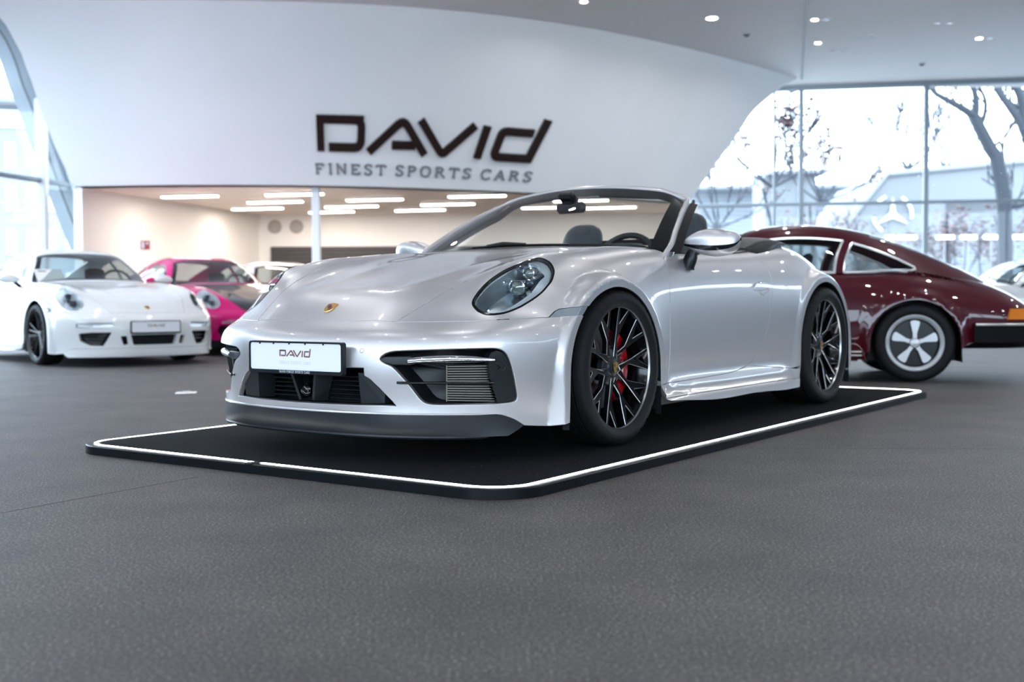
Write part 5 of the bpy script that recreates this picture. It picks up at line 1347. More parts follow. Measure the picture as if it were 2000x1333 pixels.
# ---------------------------------------------------------------- door mirrors
def door_mirror(mr):
    s = -1 if mr else 1
    Mi = part('door_mirror', CAR)
    ys_ = np.array([.795, .82, .86, .91, .965, 1.015, 1.05, 1.072, 1.082])
    zt = np.array([.908, .936, .957, .972, .975, .969, .958, .944, .930])
    zb = np.array([.900, .884, .864, .848, .840, .845, .858, .880, .914])
    xf = np.array([-.80, -.775, -.758, -.75, -.752, -.765, -.785, -.81, -.835])
    xb = np.array([-.835, -.86, -.868, -.87, -.87, -.87, -.868, -.862, -.852])
    n = 28
    def ring_at(k, a0, a1, m, sc_=1.0):
        out = []
        zc, hz = (zt[k] + zb[k]) / 2, (zt[k] - zb[k]) / 2
        xc, hx = (xf[k] + xb[k]) / 2, (xf[k] - xb[k]) / 2
        for a in np.linspace(a0, a1, m):
            c_, s2 = math.cos(a), math.sin(a)
            e = 0.75
            out.append((xc + hx * sc_ * math.copysign(abs(c_) ** e, c_), s * ys_[k], zc + hz * sc_ * math.copysign(abs(s2) ** e, s2)))
        return out
    def sm(rows):
        arr = np.array(rows)
        return [list(r) for r in np.stack([np.array(crom(arr[:, j], 4)) for j in range(arr.shape[1])], 1)]
    K = range(len(ys_))
    MB().grid(sm([ring_at(k, math.radians(-8), math.radians(182), 18) for k in K])).build('cap', M['silver'], Mi, sharp=180)
    MB().grid(sm([ring_at(k, math.radians(-175), math.radians(-30), 14) for k in K][1:])).build('lower_shell', M['silver'], Mi, sharp=180)
    MB().grid(sm([ring_at(k, math.radians(-32), math.radians(-6), 5, .965) for k in K])).build('slot', M['gloss_black'], Mi, sharp=180)
    MB().grid(sm([ring_at(k, 0, 2 * PI, 24, .93) for k in K])).build('core', M['satin_black'], Mi, sharp=180)
    gl = [( -.872, s * (y), z) for y, z in ((.83, .90), (.85, .945), (.95, .965), (1.04, .945), (1.06, .915), (1.02, .875), (.92, .872), (.85, .885))]
    MB().add(gl, [tuple(range(8))]).build('mirror_glass', M['chrome'], Mi)
    # foot on the door
    f_ = [((-.80, .822, .790), .040, .9), ((-.80, .832, .82), .042, .9), ((-.805, .840, .85), .042, .9), ((-.81, .855, .872), .036, .9), ((-.815, .90, .886), .026, .8), ((-.815, .97, .884), .018, .8)]
    MB().tube([(p[0], s * p[1], p[2]) for p, r, f2 in f_], [r for _, r, _ in f_], 14, flat=.75).build('foot', M['satin_black'], Mi)
    MB().tube([(-.80, s * .82, .788), (-.80, s * .822, .794)], .044, 14, flat=.78).build('foot_gasket', M['black'], Mi)


both(door_mirror)

# ---------------------------------------------------------------- cabin
CB = part('cabin', CAR)
tub = MB()
tub.add([(-.50, -.76, .25), (-1.85, -.76, .25), (-1.85, .76, .25), (-.50, .76, .25)], [(0, 1, 2, 3)])
tub.grid([[(-1.80, y, z) for y in (-.76, 0, .76)] for z in (.25, .80)])
tub.build('floor_pan', M['dash'], CB)
db_ = MB()
rows = []
for x, z in ((-.47, .885), (-.56, .893), (-.68, .892), (-.78, .875), (-.83, .83), (-.82, .70), (-.80, .55)):
    rows.append([(x + .03 * (abs(y) / .7) ** 2 * -1.0, y, z - .012 * (abs(y) / .7) ** 2) for y in np.linspace(-.73, .73, 15)])
db_.grid(rows)
db_.box((-.80, .38, .895), (.16, .34, .045), bev=.018)
db_.build('dashboard', M['dash'], CB, sharp=60)
MB().box((-1.2, 0, .55), (.95, .18, .32), bev=.04).build('centre_tunnel', M['leather'], CB)
rg = Matrix.Rotation(math.radians(-22), 3, 'Y')
sw = MB()
c0 = Vector((-.95, .375, .800))
sw.tube([tuple(c0 + rg @ Vector((0, .185 * math.cos(a), .185 * math.sin(a)))) for a in np.linspace(0, 2 * PI, 33)[:-1]], .0165, 10, closed=True)
sw.lathe([(0, .03), (.06, .025), (.075, 0), (.06, -.03)], 20, 'X', tuple(c0))
for a in (math.radians(-90), math.radians(15), math.radians(165)):
    sw.tube([tuple(c0), tuple(c0 + rg @ Vector((0, .18 * math.cos(a), .18 * math.sin(a))))], .014, 8, flat=.6)
sw.tube([tuple(c0), (-.80, .38, .74)], .03, 10)
sw.build('steering_wheel', M['satin_black'], CB)
def seat(y, dz=0.0):
    T = part('seat', CAR)
    T.location = (0, 0, dz)
    secs = []
    # back with its built-in headrest: half width, depth, along the back
    prof = [(-1.46, .42, .235, .075), (-1.52, .55, .255, .085), (-1.58, .70, .255, .08), (-1.635, .82, .205, .07), (-1.665, .90, .150, .062), (-1.685, .97, .136, .060),
            (-1.70, 1.02, .126, .058), (-1.710, 1.055, .108, .050), (-1.716, 1.078, .080, .038), (-1.719, 1.090, .045, .022), (-1.720, 1.093, .008, .005)]
    for x, z, w, d in prof:
        row = []
        for a in np.linspace(0, 2 * PI, 25)[:-1]:
            ca, sa = math.cos(a), math.sin(a)
            row.append((x + d * math.copysign(abs(ca) ** .7, ca), y + w * math.copysign(abs(sa) ** .75, sa), z))
        secs.append(row)
    arr = np.array(secs)
    rows = [list(r) for r in np.stack([np.array(crom(arr[:, j], 3)) for j in range(arr.shape[1])], 1)]
    MB().grid(rows, close_v=True).build('backrest', M['leather'], T, sharp=180)
    MB().box((-1.22, y, .42), (.52, .48, .16), Matrix.Rotation(-.12, 3, 'Y'), bev=.06).build('cushion', M['leather'], T)


seat(.36, .04)
seat(-.335)
# folded hood cover behind the seats: black and domed, with a glossy flap running down to each door top
E_ = S.ev(A_('flap'))
E_ = np.vstack([[(-1.60, .775, .872)], E_])
ne = len(E_)
tt = np.linspace(0, 1, ne)
M1 = np.array(crom([(-1.66, .70, .925), (-1.80, .69, .962), (-1.98, .685, .985), (-2.14, .685, .987), (-2.27, .690, .972), (-2.30, .70, .952)], 6))
M1 = np.stack([np.interp(tt, np.linspace(0, 1, len(M1)), M1[:, k]) for k in range(3)], 1)
M2 = M1 * [1, .86, 1] + [-.01, 0, .008]
C3 = np.stack([np.linspace(-1.72, -2.40, ne), np.full(ne, .30), .985 + .018 * np.sin(tt * PI)], 1)
C4 = C3 * [1, 0, 1] + [0, 0, .004]
half_ = [E_ - [0, .004, .004], E_ + [0, -.002, .010], E_ * .45 + M1 * .55 + [0, .022, .012], M1, M2, C3, C4]
cols_ = []
for j in range(ne):
    cols_.append(crom([h[j] for h in half_] + [h[j] * [1, -1, 1] for h in half_[-2::-1]], 4))
MB().grid(cols_).build('folded_top_cover', M['cover_black'], CAR, sharp=180)
MB().grid([[(-1.60, y, z) for y in (-.77, -.4, 0, .4, .77)] for z in (.872, .5)]).build('rear_bulkhead', M['leather'], CAR)

# ---------------------------------------------------------------- badge on the bonnet
def crest(parent, O, X, Y, N, w, h):
    """shield badge: gold with two red-and-black striped quarters and a dark central shield"""
    O, X, Y, N = (np.array(v, float) for v in (O, X, Y, N))
    def shield(sx, sy, z, top=.46):
        pts = []
        for u, v in ((-.5, .40), (-.25, .46), (0, .5), (.25, .46), (.5, .40), (.5, .1), (.46, -.12), (.33, -.33), (.15, -.45), (0, -.5), (-.15, -.45), (-.33, -.33), (-.46, -.12), (-.5, .1)):
            pts.append(tuple(O + X * u * w * sx + Y * v * h * sy + N * z))
        return pts
    C_ = part('crest', parent)
    a, b = shield(1, 1, .0), shield(.94, .94, .0035)
    mb = MB()
    n = len(a)
    mb.add(a + b, [(i, (i + 1) % n, n + (i + 1) % n, n + i) for i in range(n)])
    mb.add(b, [tuple(range(n))])
    mb.build('shield', M['gold'], C_, sharp=25)
    R = MB(); K = MB()
    def bar(mb, u0, u1, v0, v1):
        mb.add([tuple(O + X * u * w + Y * v * h + N * .0042) for u, v in ((u0, v0), (u1, v0), (u1, v1), (u0, v1))], [(0, 1, 2, 3)])
    for q, (u0, v0) in enumerate(((-.42, .04), (.06, -.34))):
        for i in range(4):
            bar(R if i % 2 else K, u0 + .09 * i, u0 + .09 * i + .06, v0 + (.03 * (i if q else 0)) * 0, v0 + .30)
    K.add([tuple(p) for p in shield(.30, .34, .0046)], [tuple(range(n))])
    R.build('red_stripes', M['crest_red'], C_)
    K.build('dark_stripes', M['crest_black'], C_)


P_, N_ = S.evn(S.find([(.838, -.006)], lambda P: P[:, [0, 1]], lambda P, N: P[:, 2] > .5))
n0 = N_[0] / np.linalg.norm(N_[0])
Y0 = np.array((-1, 0, 0)) - n0 * np.dot((-1, 0, 0), n0); Y0 /= np.linalg.norm(Y0)
crest(CAR, P_[0] + n0 * .001, np.array((0, 1, 0)), Y0, n0, .054, .070)
# ---------------------------------------------------------------- lettering
# the wordmark: thick polylines in a unit box (x right, y up, cap height 1)
def stroke(path, w):
    """outline of a mitred thick line"""
    P = [np.array(p, float) for p in path]
    Lf, Rt = [], []
    for i, p in enumerate(P):
        d0 = (P[i] - P[i - 1]) if i > 0 else (P[1] - P[0])
        d1 = (P[i + 1] - P[i]) if i < len(P) - 1 else d0
        d0 = d0 / np.linalg.norm(d0); d1 = d1 / np.linalg.norm(d1)
        n0, n1 = np.array((-d0[1], d0[0])), np.array((-d1[1], d1[0]))
        m = n0 + n1; m /= np.linalg.norm(m)
        k = w / 2 / max(.35, float(m @ n0))
        Lf.append(p + m * k); Rt.append(p - m * k)
    return Lf, Rt


def rnd(path, idx, r, n=5):
    """round the corner idx of a path"""
    out = []
    for i, p in enumerate(path):
        if i not in idx:
            out.append(p); continue
        a, b, c = (np.array(q, float) for q in (path[i - 1], p, path[i + 1]))
        u, v = (a - b) / np.linalg.norm(a - b), (c - b) / np.linalg.norm(c - b)
        for t in np.linspace(0, 1, n):
            out.append(tuple((b + u * r) * (1 - t) ** 2 + 2 * t * (1 - t) * b + (b + v * r) * t * t))
    return out


W_ = 0.225
WORD = [
    ('D', [[(0.11, 0), (0.11, .888), (1.42, .888)], rnd([(0.36, .112), (1.36, .112), (1.36, .888), (0.11, .888)], [1, 2], .22)]),
    ('A', [rnd([(1.60, 0), (2.62, .95), (3.36, -.03)], [1], .22), [(2.32, .22), (3.05, .22)]]),
    ('V', [rnd([(3.14, .955), (3.92, -.02), (4.78, .90)], [1], .16)]),
    ('I', [[(5.03, -.06), (5.14, .90)]]),
    ('d', [rnd([(6.55, .79), (5.62, .79), (5.52, .02), (6.62, .02), (6.86, 1.22)], [1, 2], .14)]),
]
SERIF = {
    'F': [[(0.12, 0), (0.12, 1)], [(0, .95), (.75, .95)], [(.12, .5), (.55, .5)], [(0, .03), (.28, .03)], [(.72, .75), (.72, .97)]],
    'I': [[(.14, 0), (.14, 1)], [(0, .97), (.28, .97)], [(0, .03), (.28, .03)]],
    'N': [[(.1, 0), (.1, 1)], [(.1, 1), (.78, 0)], [(.78, 0), (.78, 1)], [(0, .03), (.22, .03)], [(.66, .97), (.9, .97)], [(-.02, .97), (.16, .97)]],
    'E': [[(.12, 0), (.12, 1)], [(0, .95), (.72, .95)], [(.12, .5), (.56, .5)], [(0, .05), (.76, .05)], [(.72, .78), (.72, .97)], [(.76, .03), (.76, .24)]],
    'S': [[(.62, .78), (.60, .93), (.36, 1.0), (.12, .92), (.06, .74), (.20, .58), (.48, .46), (.64, .28), (.56, .08), (.32, 0), (.08, .06), (.04, .24)]],
    'T': [[(.4, 0), (.4, 1)], [(0, .95), (.8, .95)], [(.26, .03), (.54, .03)], [(0, .76), (0, .97)], [(.8, .76), (.8, .97)]],
    'P': [[(.12, 0), (.12, 1)], [(0, .96), (.44, .96), (.66, .86), (.68, .66), (.5, .5), (.12, .48)], [(0, .03), (.28, .03)]],
    'O': [[(.46, 0), (.16, .1), (.04, .5), (.16, .9), (.46, 1), (.76, .9), (.88, .5), (.76, .1), (.46, 0)]],
    'R': [[(.12, 0), (.12, 1)], [(0, .96), (.44, .96), (.64, .86), (.66, .68), (.5, .52), (.12, .5)], [(.42, .5), (.80, .02)], [(0, .03), (.26, .03)], [(.72, .03), (.9, .03)]],
    'C': [[(.78, .74), (.76, .94), (.48, 1), (.18, .9), (.04, .5), (.18, .1), (.48, 0), (.78, .1), (.80, .22)]],
    'A': [[(.06, 0), (.44, 1)], [(.44, 1), (.84, 0)], [(.20, .34), (.68, .34)], [(-.04, .03), (.2, .03)], [(.7, .03), (.96, .03)]],
    'D': [[(.12, 0), (.12, 1)], [(0, .96), (.44, .95), (.72, .75), (.78, .5), (.72, .25), (.44, .05), (0, .04)]],
    'V': [[(.06, 1), (.44, 0)], [(.44, 0), (.84, 1)]],
}
SER_W = {'F': .78, 'I': .30, 'N': .92, 'E': .80, 'S': .68, 'T': .82, 'P': .74, 'O': .94, 'R': .90, 'C': .86, 'A': .90, 'D': .82, 'V': .9}


def letter_mesh(name, strokes, w, F, z0, z1, material, parent):
    mb = MB()
    for st in strokes:
        Lf, Rt = stroke(st, w)
        n = len(Lf)
        top = [F(*p, z1) for p in Lf] + [F(*p, z1) for p in Rt]
        bot = [F(*p, z0) for p in Lf] + [F(*p, z0) for p in Rt]
        V = top + bot
        Q = []
        for i in range(n - 1):
            Q.append((i, i + 1, n + i + 1, n + i))
            Q.append((2 * n + i, i + 0, i + 1, 2 * n + i + 1)[::-1])
            Q.append((3 * n + i, n + i, n + i + 1, 3 * n + i + 1))
        Q += [(0, n, 3 * n, 2 * n), (n - 1, 2 * n - 1, 4 * n - 1, 3 * n - 1)[::-1]]
        mb.add(V, Q)
    return mb.build(name, material, parent, smooth=False)


def wordmark(parent, F, z0, z1, material, prefix='letter'):
    for k, (ch, sts) in enumerate(WORD):
        letter_mesh(prefix, sts, W_, F, z0, z1, material, parent)


def serif_line(parent, text, F, total, z0, z1, material, name='small_letter', w=.15, sp=.42, word=.55, joined=False):
    x = 0
    items = []
    for ch in text:
        if ch == ' ':
            x += word
            continue
        items.append((ch, x))
        x += SER_W[ch] + sp
    s_ = total / (x - sp)
    allst = []
    for ch, x0 in items:
        st = [[(x0 + a, b) for a, b in q] for q in SERIF[ch]]
        G = lambda a, b, z: F(a * s_, b, z)
        if joined:
            allst += st
        else:
            letter_mesh(name, st, w, G, z0, z1, material, parent)
    if joined:
        letter_mesh(name, allst, w, lambda a, b, z: F(a * s_, b, z), z0, z1, material, parent)
# ---------------------------------------------------------------- number plate
def number_plate(parent, c, fwd_tilt, rz, detail=True):
    """plate 52 x 11 cm in a black holder; c its centre in the car's frame, facing +x"""
    T = Matrix.Translation(c) @ Matrix.Rotation(rz, 4, 'Z') @ Matrix.Rotation(fwd_tilt, 4, 'Y')
    NP = part('number_plate', parent)
    NP.matrix_local = T
    fr_ = MB()
    hy, hz = .266, .066
    out = [(-.014, y, z) for y, z in rrect(hy, hz, .012, 4)]
    mid = [(.006, y * .995, z * .98) for y, z in rrect(hy, hz, .012, 4)]
    inn_ = [(.006, y, z + .004) for y, z in rrect(.256, .0545, .010, 4)]
    back = [(.001, y, z + .004) for y, z in rrect(.256, .0545, .010, 4)]
    fr_.grid([out, mid, inn_, back], close_v=True)
    fr_.build('holder', M['satin_black'], NP, sharp=30)
    MB().box((-.045, 0, .030), (.075, .40, .055), bev=.008).build('bracket', M['satin_black'], NP)
    pl = [(.0035, y, z + .004) for y, z in rrect(.256, .0545, .010, 4)]
    MB().add(pl, [tuple(range(len(pl)))]).build('plate', M['plate_white'], NP, smooth=False)
    # faces +x; the viewer sees +y on the right, so x of the text runs along +y
    F = lambda x, y, z: (z, -.086 + x * .0255, .005 + y * .026)
    wordmark(NP, F, .0030, .0045, M['plate_brown'])
    if detail:
        serif_line(NP, 'FINEST SPORTS CARS', lambda x, y, z: (z, -.086 + x, -.026 + y * .011), .175, .0030, .0042, M['plate_pale'], w=.16, joined=True, name='plate_motto')
        serif_line(NP, 'DAVID FINEST SPORTS CARS', lambda x, y, z: (z, -.085 + x, -.0615 + y * .0085), .17, .0055, .0068, M['plate_line'], w=.17, joined=True, name='holder_print')
        for y in (-.20, -.12, -.03, .06, .16):
            MB().box((.0042, y, .056), (.003, .007, .006)).build('clip', M['satin_black'], NP, smooth=False)
    return NP


number_plate(CAR, (1.052, .006, .405), 0.0, 0.0)

# ---------------------------------------------------------------- wall sign
sgn = empty('wall_sign', 'large dark brown wordmark with a grey motto below it on the white show wall', 'sign', (0, 0, 0))
WG = np.array(WALL_GRID)


def wall_pt(s, t, z=0.0):
    i = float(np.clip(t * (WG.shape[0] - 1), 0, WG.shape[0] - 1.001)); j = float(np.clip(s * (WG.shape[1] - 1), 0, WG.shape[1] - 1.001))
    a, b = int(i), int(j); u, v = i - a, j - b
    A, B, C, D = WG[a, b], WG[a, b + 1], WG[a + 1, b], WG[a + 1, b + 1]
    P = (A * (1 - v) + B * v) * (1 - u) + (C * (1 - v) + D * v) * u
    n = np.cross((B - A) * (1 - u) + (D - C) * u, (A - C) * (1 - v) + (B - D) * v)
    return P + n / np.linalg.norm(n) * z * (1 if n[1] < 0 else -1)


FW = lambda x, y, z: tuple(wall_pt(.4000 + x * .0487, .805 - .196 * y, z))
wordmark(sgn, FW, 0.0, 0.045, M['sign_dark'])
serif_line(sgn, 'FINEST SPORTS CARS', lambda x, y, z: tuple(wall_pt(.3950 + x, .933 - .055 * y, z)), .3405, 0.0, 0.02, M['sign_grey'], w=.17, name='motto_letter')
# ---------------------------------------------------------------- wheels
def inset_poly(P, d):
    n = len(P)
    P = [np.array(p, float) for p in P]
    ar = sum(P[i][0] * P[(i + 1) % n][1] - P[(i + 1) % n][0] * P[i][1] for i in range(n))
    sg = 1 if ar > 0 else -1
    out = []
    for i in range(n):
        a, b, c = P[i - 1], P[i], P[(i + 1) % n]
        e0, e1 = (b - a) / np.linalg.norm(b - a), (c - b) / np.linalg.norm(c - b)
        n0, n1 = np.array((-e0[1], e0[0])) * sg, np.array((-e1[1], e1[0])) * sg
        m = n0 + n1
        m /= np.linalg.norm(m) + 1e-9
        out.append(b + m * d / max(.35, float(m @ n0)))
    return out


def tyre(parent, R, rb, hw, seg=150, lettering=None):
    prof = [(rb - .004, -hw * .80), (rb + .010, -hw * .93), (rb + .032, -hw), (R - .030, -hw * .985), (R - .014, -hw * .93), (R - .004, -hw * .80)]
    for k in (-.55, -.18, .18, .55):
        prof += [(R - .0005, (k - .045) * hw), (R - .007, (k - .03) * hw), (R - .007, (k + .03) * hw), (R - .0005, (k + .045) * hw)]
    prof += [(R - .004, hw * .80), (R - .014, hw * .93), (R - .030, hw * .985), (rb + .036, hw), (rb + .030, hw * 1.0), (rb + .026, hw * .985), (rb + .012, hw * .955), (rb + .006, hw * .90), (rb + .002, hw * .86)]
    rows = []
    for i in range(seg):
        w = 2 * PI * i / seg
        r_ = []
        for r, h in prof:
            if i % 5 == 0 and r > R - .016 and abs(h) > hw * .6: r -= .005
            if i % 5 == 2 and r > R - .002 and abs(h) < hw * .55: r -= .003
            r_.append((r * math.cos(w), h, r * math.sin(w)))
        rows.append(r_)
    return MB().grid(rows, close_u=True).build('tyre', M['rubber'], parent, sharp=42)


def disc(mb, r, y, n=28, mi=0):
    mb.add([(r * math.cos(2 * PI * i / n), y, r * math.sin(2 * PI * i / n)) for i in range(n)], [tuple(range(n))], mi)


def sport_wheel(car, name, c, side, R, rb, hw, caliper_a, phase, cal_mat):
    """ten forked spokes, black with machined edges; built facing +y"""
    Wh = part(name, car)
    Wh.location = c
    if side < 0:
        Wh.scale = (1, -1, 1)
    lip = hw * .87
    tyre(Wh, R, rb, hw)
    fl = rb + .017
    MB().lathe([(fl, lip - .010), (fl, lip + .001), (fl - .005, lip + .003), (fl - .013, lip - .002), (fl - .016, lip - .012), (fl - .022, lip - .022), (fl - .030, lip - .06),
                (fl - .045, lip - .10), (fl - .045, -hw * .8), (fl - .02, -hw * .86)], 72, 'Y').build('rim', M['gloss_black'], Wh, sharp=50)
    MB().lathe([(fl - .0128, lip - .0005), (fl - .0165, lip - .0095)], 72, 'Y').build('rim_edge', M['cut_metal'], Wh)
    Rr = fl - .014
    # five twin spokes; each bar of a twin throws a branch outwards, so twenty ends meet the rim
    c9, s9, c27, s27 = math.cos(math.radians(9)), math.sin(math.radians(9)), math.cos(math.radians(27)), math.sin(math.radians(27))
    k_ = Rr / .259
    pol = [(.045, .012), (.100, .0240), (.150 * k_, .0300), (Rr * c9 + .001, Rr * s9 - .0082), (Rr * c9 - .001, Rr * s9 + .0078), (.184 * k_, .0520),
           (Rr * c27 + .004, Rr * s27 - .0072), (Rr * c27 - .004, Rr * s27 + .0072), (.132 * k_, .0525), (.118 * k_, .0450), (.085, .0440), (.055, .046)]
    pol = [tuple(p) for p in resample(np.array(pol), .022, True)]
    topp = inset_poly(pol, .0019)
    yy = lambda r: lip - .012 - .030 * (1 - min(1, max(0, (r - .05) / (Rr - .05))) ** 1.6)
    n = len(pol)
    for k in range(5):
        a = math.radians(phase + 72 * k)
        ca, sa = math.cos(a), math.sin(a)
        for sd_ in (1, -1):
            X = lambda p, h: (p[0] * ca - sd_ * p[1] * sa, yy(math.hypot(*p)) + h, p[0] * sa + sd_ * p[1] * ca)
            mb = MB()
            t_, m_, b_ = [X(p, 0) for p in topp], [X(p, -.0016) for p in pol], [X(p, -.024) for p in pol]
            mb.add(t_, [tuple(range(n))], 0)
            mb.add(t_ + m_, [(i, (i + 1) % n, n + (i + 1) % n, n + i) for i in range(n)], 1)
            mb.add(m_ + b_, [(i, (i + 1) % n, n + (i + 1) % n, n + i) for i in range(n)], 0)
            mb.build('spoke', [M['gloss_black'], M['cut_metal']], Wh, smooth=False)
    hub = MB()
    hub.lathe([(.080, lip - .074), (.080, lip - .050), (.074, lip - .046), (.045, lip - .044), (.042, lip - .040), (.036, lip - .036), (.034, lip - .040)], 40, 'Y')
    hub.build('hub', M['satin_black'], Wh, sharp=40)
    for k in range(5):
        a = math.radians(phase + 36 + 72 * k)
        MB().lathe([(.0, lip - .052), (.010, lip - .050), (.012, lip - .052), (.0135, lip - .046), (.0165, lip - .0455)], 14, 'Y', (.066 * math.cos(a), 0, .066 * math.sin(a))).build('wheel_bolt', M['black'], Wh)
    cap = MB()
    cap.lathe([(.036, lip - .042), (.035, lip - .034), (.028, lip - .031), (.0, lip - .029)], 32, 'Y')
    cap.build('centre_cap', M['satin_black'], Wh)
    # crest on the cap
    q = MB()
    sh_ = [(-.5, .40), (0, .5), (.5, .40), (.5, .1), (.33, -.33), (0, -.5), (-.33, -.33), (-.5, .1)]
    q.add([(-u * .040, lip - .0268, v * .050) for u, v in sh_], [tuple(range(8))], 0)
    for i in range(4):
        for (u0, v0) in ((-.42, .06), (.06, -.28)):
            q.add([(-(u0 + .09 * i + du) * .040, lip - .0262, v * .050) for du, v in ((0, v0), (.05, v0), (.05, v0 + .26), (0, v0 + .26))], [(0, 1, 2, 3)], 1)
    q.build('cap_crest', [M['gold'], M['crest_black']], Wh, smooth=False)
    # brake
    db = MB()
    db.lathe([(.06, -.01), (.09, .0), (rb * .70, .0), (rb * .70, -.03), (.09, -.03)], 48, 'Y')
    db.build('brake_disc', M['steel'], Wh, sharp=30)
    a0, a1 = caliper_a
    cb_ = MB()
    r0, r1 = rb * .47, rb * .70
    rows = []
    for a in np.linspace(math.radians(a0), math.radians(a1), 15):
        e = min(1, 4.5 * min(abs(a - math.radians(a0)), abs(a - math.radians(a1))) + .45)
        rows.append([(r * math.cos(a), h, r * math.sin(a)) for r, h in ((r0, -.02), (r0 + (1 - e) * .02, .030), (r0 + .010, .038 * e + .004), (r1 - .012, .038 * e + .004), (r1, .028), (r1, -.05), (r0, -.05))])
    cb_.grid(rows, close_v=True)
    for r_ in (rows[0], rows[-1]):
        cb_.add(r_, [tuple(range(7))])
    cb_.build('brake_caliper', cal_mat, Wh, sharp=35)
    return Wh


for sd in (1, -1):
    sport_wheel(CAR, 'front_wheel', (0, sd * .800, .3395), sd, .3395, .260, .122, (118, 238), 84 if sd > 0 else 60, M['caliper'])
    sport_wheel(CAR, 'rear_wheel', (-2.45, sd * .785, .353), sd, .353, .270, .150, (-40, 40), 88, M['satin_black'])
# ---------------------------------------------------------------- the other cars
M['white_paint'] = paint('white_paint', (0.74, 0.74, 0.735))
M['pink_paint'] = paint('pink_paint', (0.62, 0.004, 0.16))
M['burgundy'] = paint('burgundy_paint', (0.060, 0.0022, 0.009))
M['bonnet_black'] = paint('carbon_black', (0.035, 0.036, 0.040), rough=0.4)
M['car_glass'] = glass_mat('car_glass', (0.70, 0.76, 0.76), 0.05)
M['trim_white'] = mat('bright_window_trim', (0.80, 0.80, 0.78), 0.22, metal=0.7)
M['fuchs'] = mat('wheel_grey', (0.62, 0.64, 0.66), 0.3, metal=0.3)
M['deep_black'] = mat('bumper_rubber', (0.003, 0.003, 0.003), 0.6, spec=0.12)
M['amber'] = mat('amber_lens', (0.75, 0.22, 0.015), 0.12, coat=1.0)
M['red_lens'] = mat('red_lens', (0.35, 0.01, 0.01), 0.12, coat=1.0)
M['lamp_silver'] = mat('old_lamp_reflector', (0.72, 0.74, 0.77), 0.3, metal=0.35)

HOUSE = [
 [(-.45,0,.895),(-.47,.3,.89),(-.55,.58,.88),(-.62,.70,.87),(-.66,.772,.85)],
 [(-.80,0,1.085),(-.82,.28,1.08),(-.86,.52,1.05),(-.90,.64,1.0),(-.95,.772,.857)],
 [(-1.10,0,1.235),(-1.11,.27,1.228),(-1.13,.47,1.20),(-1.15,.58,1.15),(-1.2,.775,.862)],
 [(-1.45,0,1.287),(-1.45,.27,1.28),(-1.45,.47,1.25),(-1.45,.575,1.19),(-1.45,.778,.868)],
 [(-1.85,0,1.27),(-1.85,.27,1.262),(-1.85,.46,1.23),(-1.85,.565,1.17),(-1.8,.778,.872)],
 [(-2.3,0,1.175),(-2.3,.26,1.168),(-2.3,.44,1.135),(-2.28,.55,1.08),(-2.15,.775,.888)],
 [(-2.75,0,1.02),(-2.75,.25,1.015),(-2.74,.42,.99),(-2.7,.54,.955),(-2.5,.70,.915)],
 [(-3.05,0,.895),(-3.05,.25,.895),(-3.03,.42,.88),(-3.0,.53,.86),(-2.8,.63,.885)],
]


def simple_wheel(car, name, c, side, R, rb, hw, kind):
    Wh = part(name, car)
    Wh.location = c
    if side < 0: Wh.scale = (1, -1, 1)
    prof = [(rb, -hw * .8), (rb + .02, -hw), (R - .03, -hw), (R - .006, -hw * .82), (R, 0), (R - .006, hw * .82), (R - .03, hw), (rb + .02, hw), (rb, hw * .85)]
    MB().lathe(prof, 48, 'Y').build('tyre', M['rubber'], Wh, sharp=50)
    lip = hw * .86
    if kind == 'fuchs':
        MB().lathe([(rb + .006, lip), (rb - .004, lip + .006), (rb - .024, lip - .004), (rb - .030, lip - .02)], 48, 'Y').build('rim_ring', M['fuchs'], Wh, sharp=50)
        mb = MB(); mb.lathe([(rb - .03, lip - .02), (rb - .04, lip - .05), (.03, lip - .045), (0, lip - .045)], 40, 'Y'); mb.build('dish', M['satin_black'], Wh)
        for k in range(5):
            a = math.radians(91 + 72 * k)
            pol = [(.040, -.016), (.040, .016), (.075, .015), (rb - .062, .037), (rb - .048, .030), (rb - .042, 0), (rb - .048, -.030), (rb - .062, -.037), (.075, -.015)]
            X = lambda u, v, h: (u * math.cos(a) - v * math.sin(a), h, u * math.sin(a) + v * math.cos(a))
            MB().prism(pol, lip - .045, lip - .012, X).build('blade', M['fuchs'], Wh, smooth=False)
        mb = MB(); mb.lathe([(.040, lip - .03), (.038, lip - .006), (.030, lip - .002), (0, lip)], 28, 'Y'); mb.build('hub_cap', M['fuchs'], Wh)
    else:
        MB().lathe([(rb + .014, lip), (rb + .004, lip + .004), (rb - .01, lip - .012), (rb - .03, -hw * .8)], 48, 'Y').build('rim', M['gloss_black'], Wh, sharp=50)
        for k in range(5):
            for d in (-9, 9):
                a = math.radians(90 + 72 * k)
                b_ = math.radians(90 + 72 * k + d)
                p0 = (.03 * math.cos(a), lip - .04, .03 * math.sin(a)); p1 = (rb * math.cos(b_), lip - .012, rb * math.sin(b_))
                MB().tube([p0, p1], [.016, .013], 8, flat=.7).build('spoke', M['gloss_black'], Wh)
        mb = MB(); mb.lathe([(.05, lip - .05), (.045, lip - .03), (0, lip - .026)], 24, 'Y'); mb.build('hub', M['satin_black'], Wh)
    MB().lathe([(.05, 0), (rb * .72, 0), (rb * .72, -.02)], 32, 'Y').build('brake_disc', M['steel'], Wh)
    return Wh


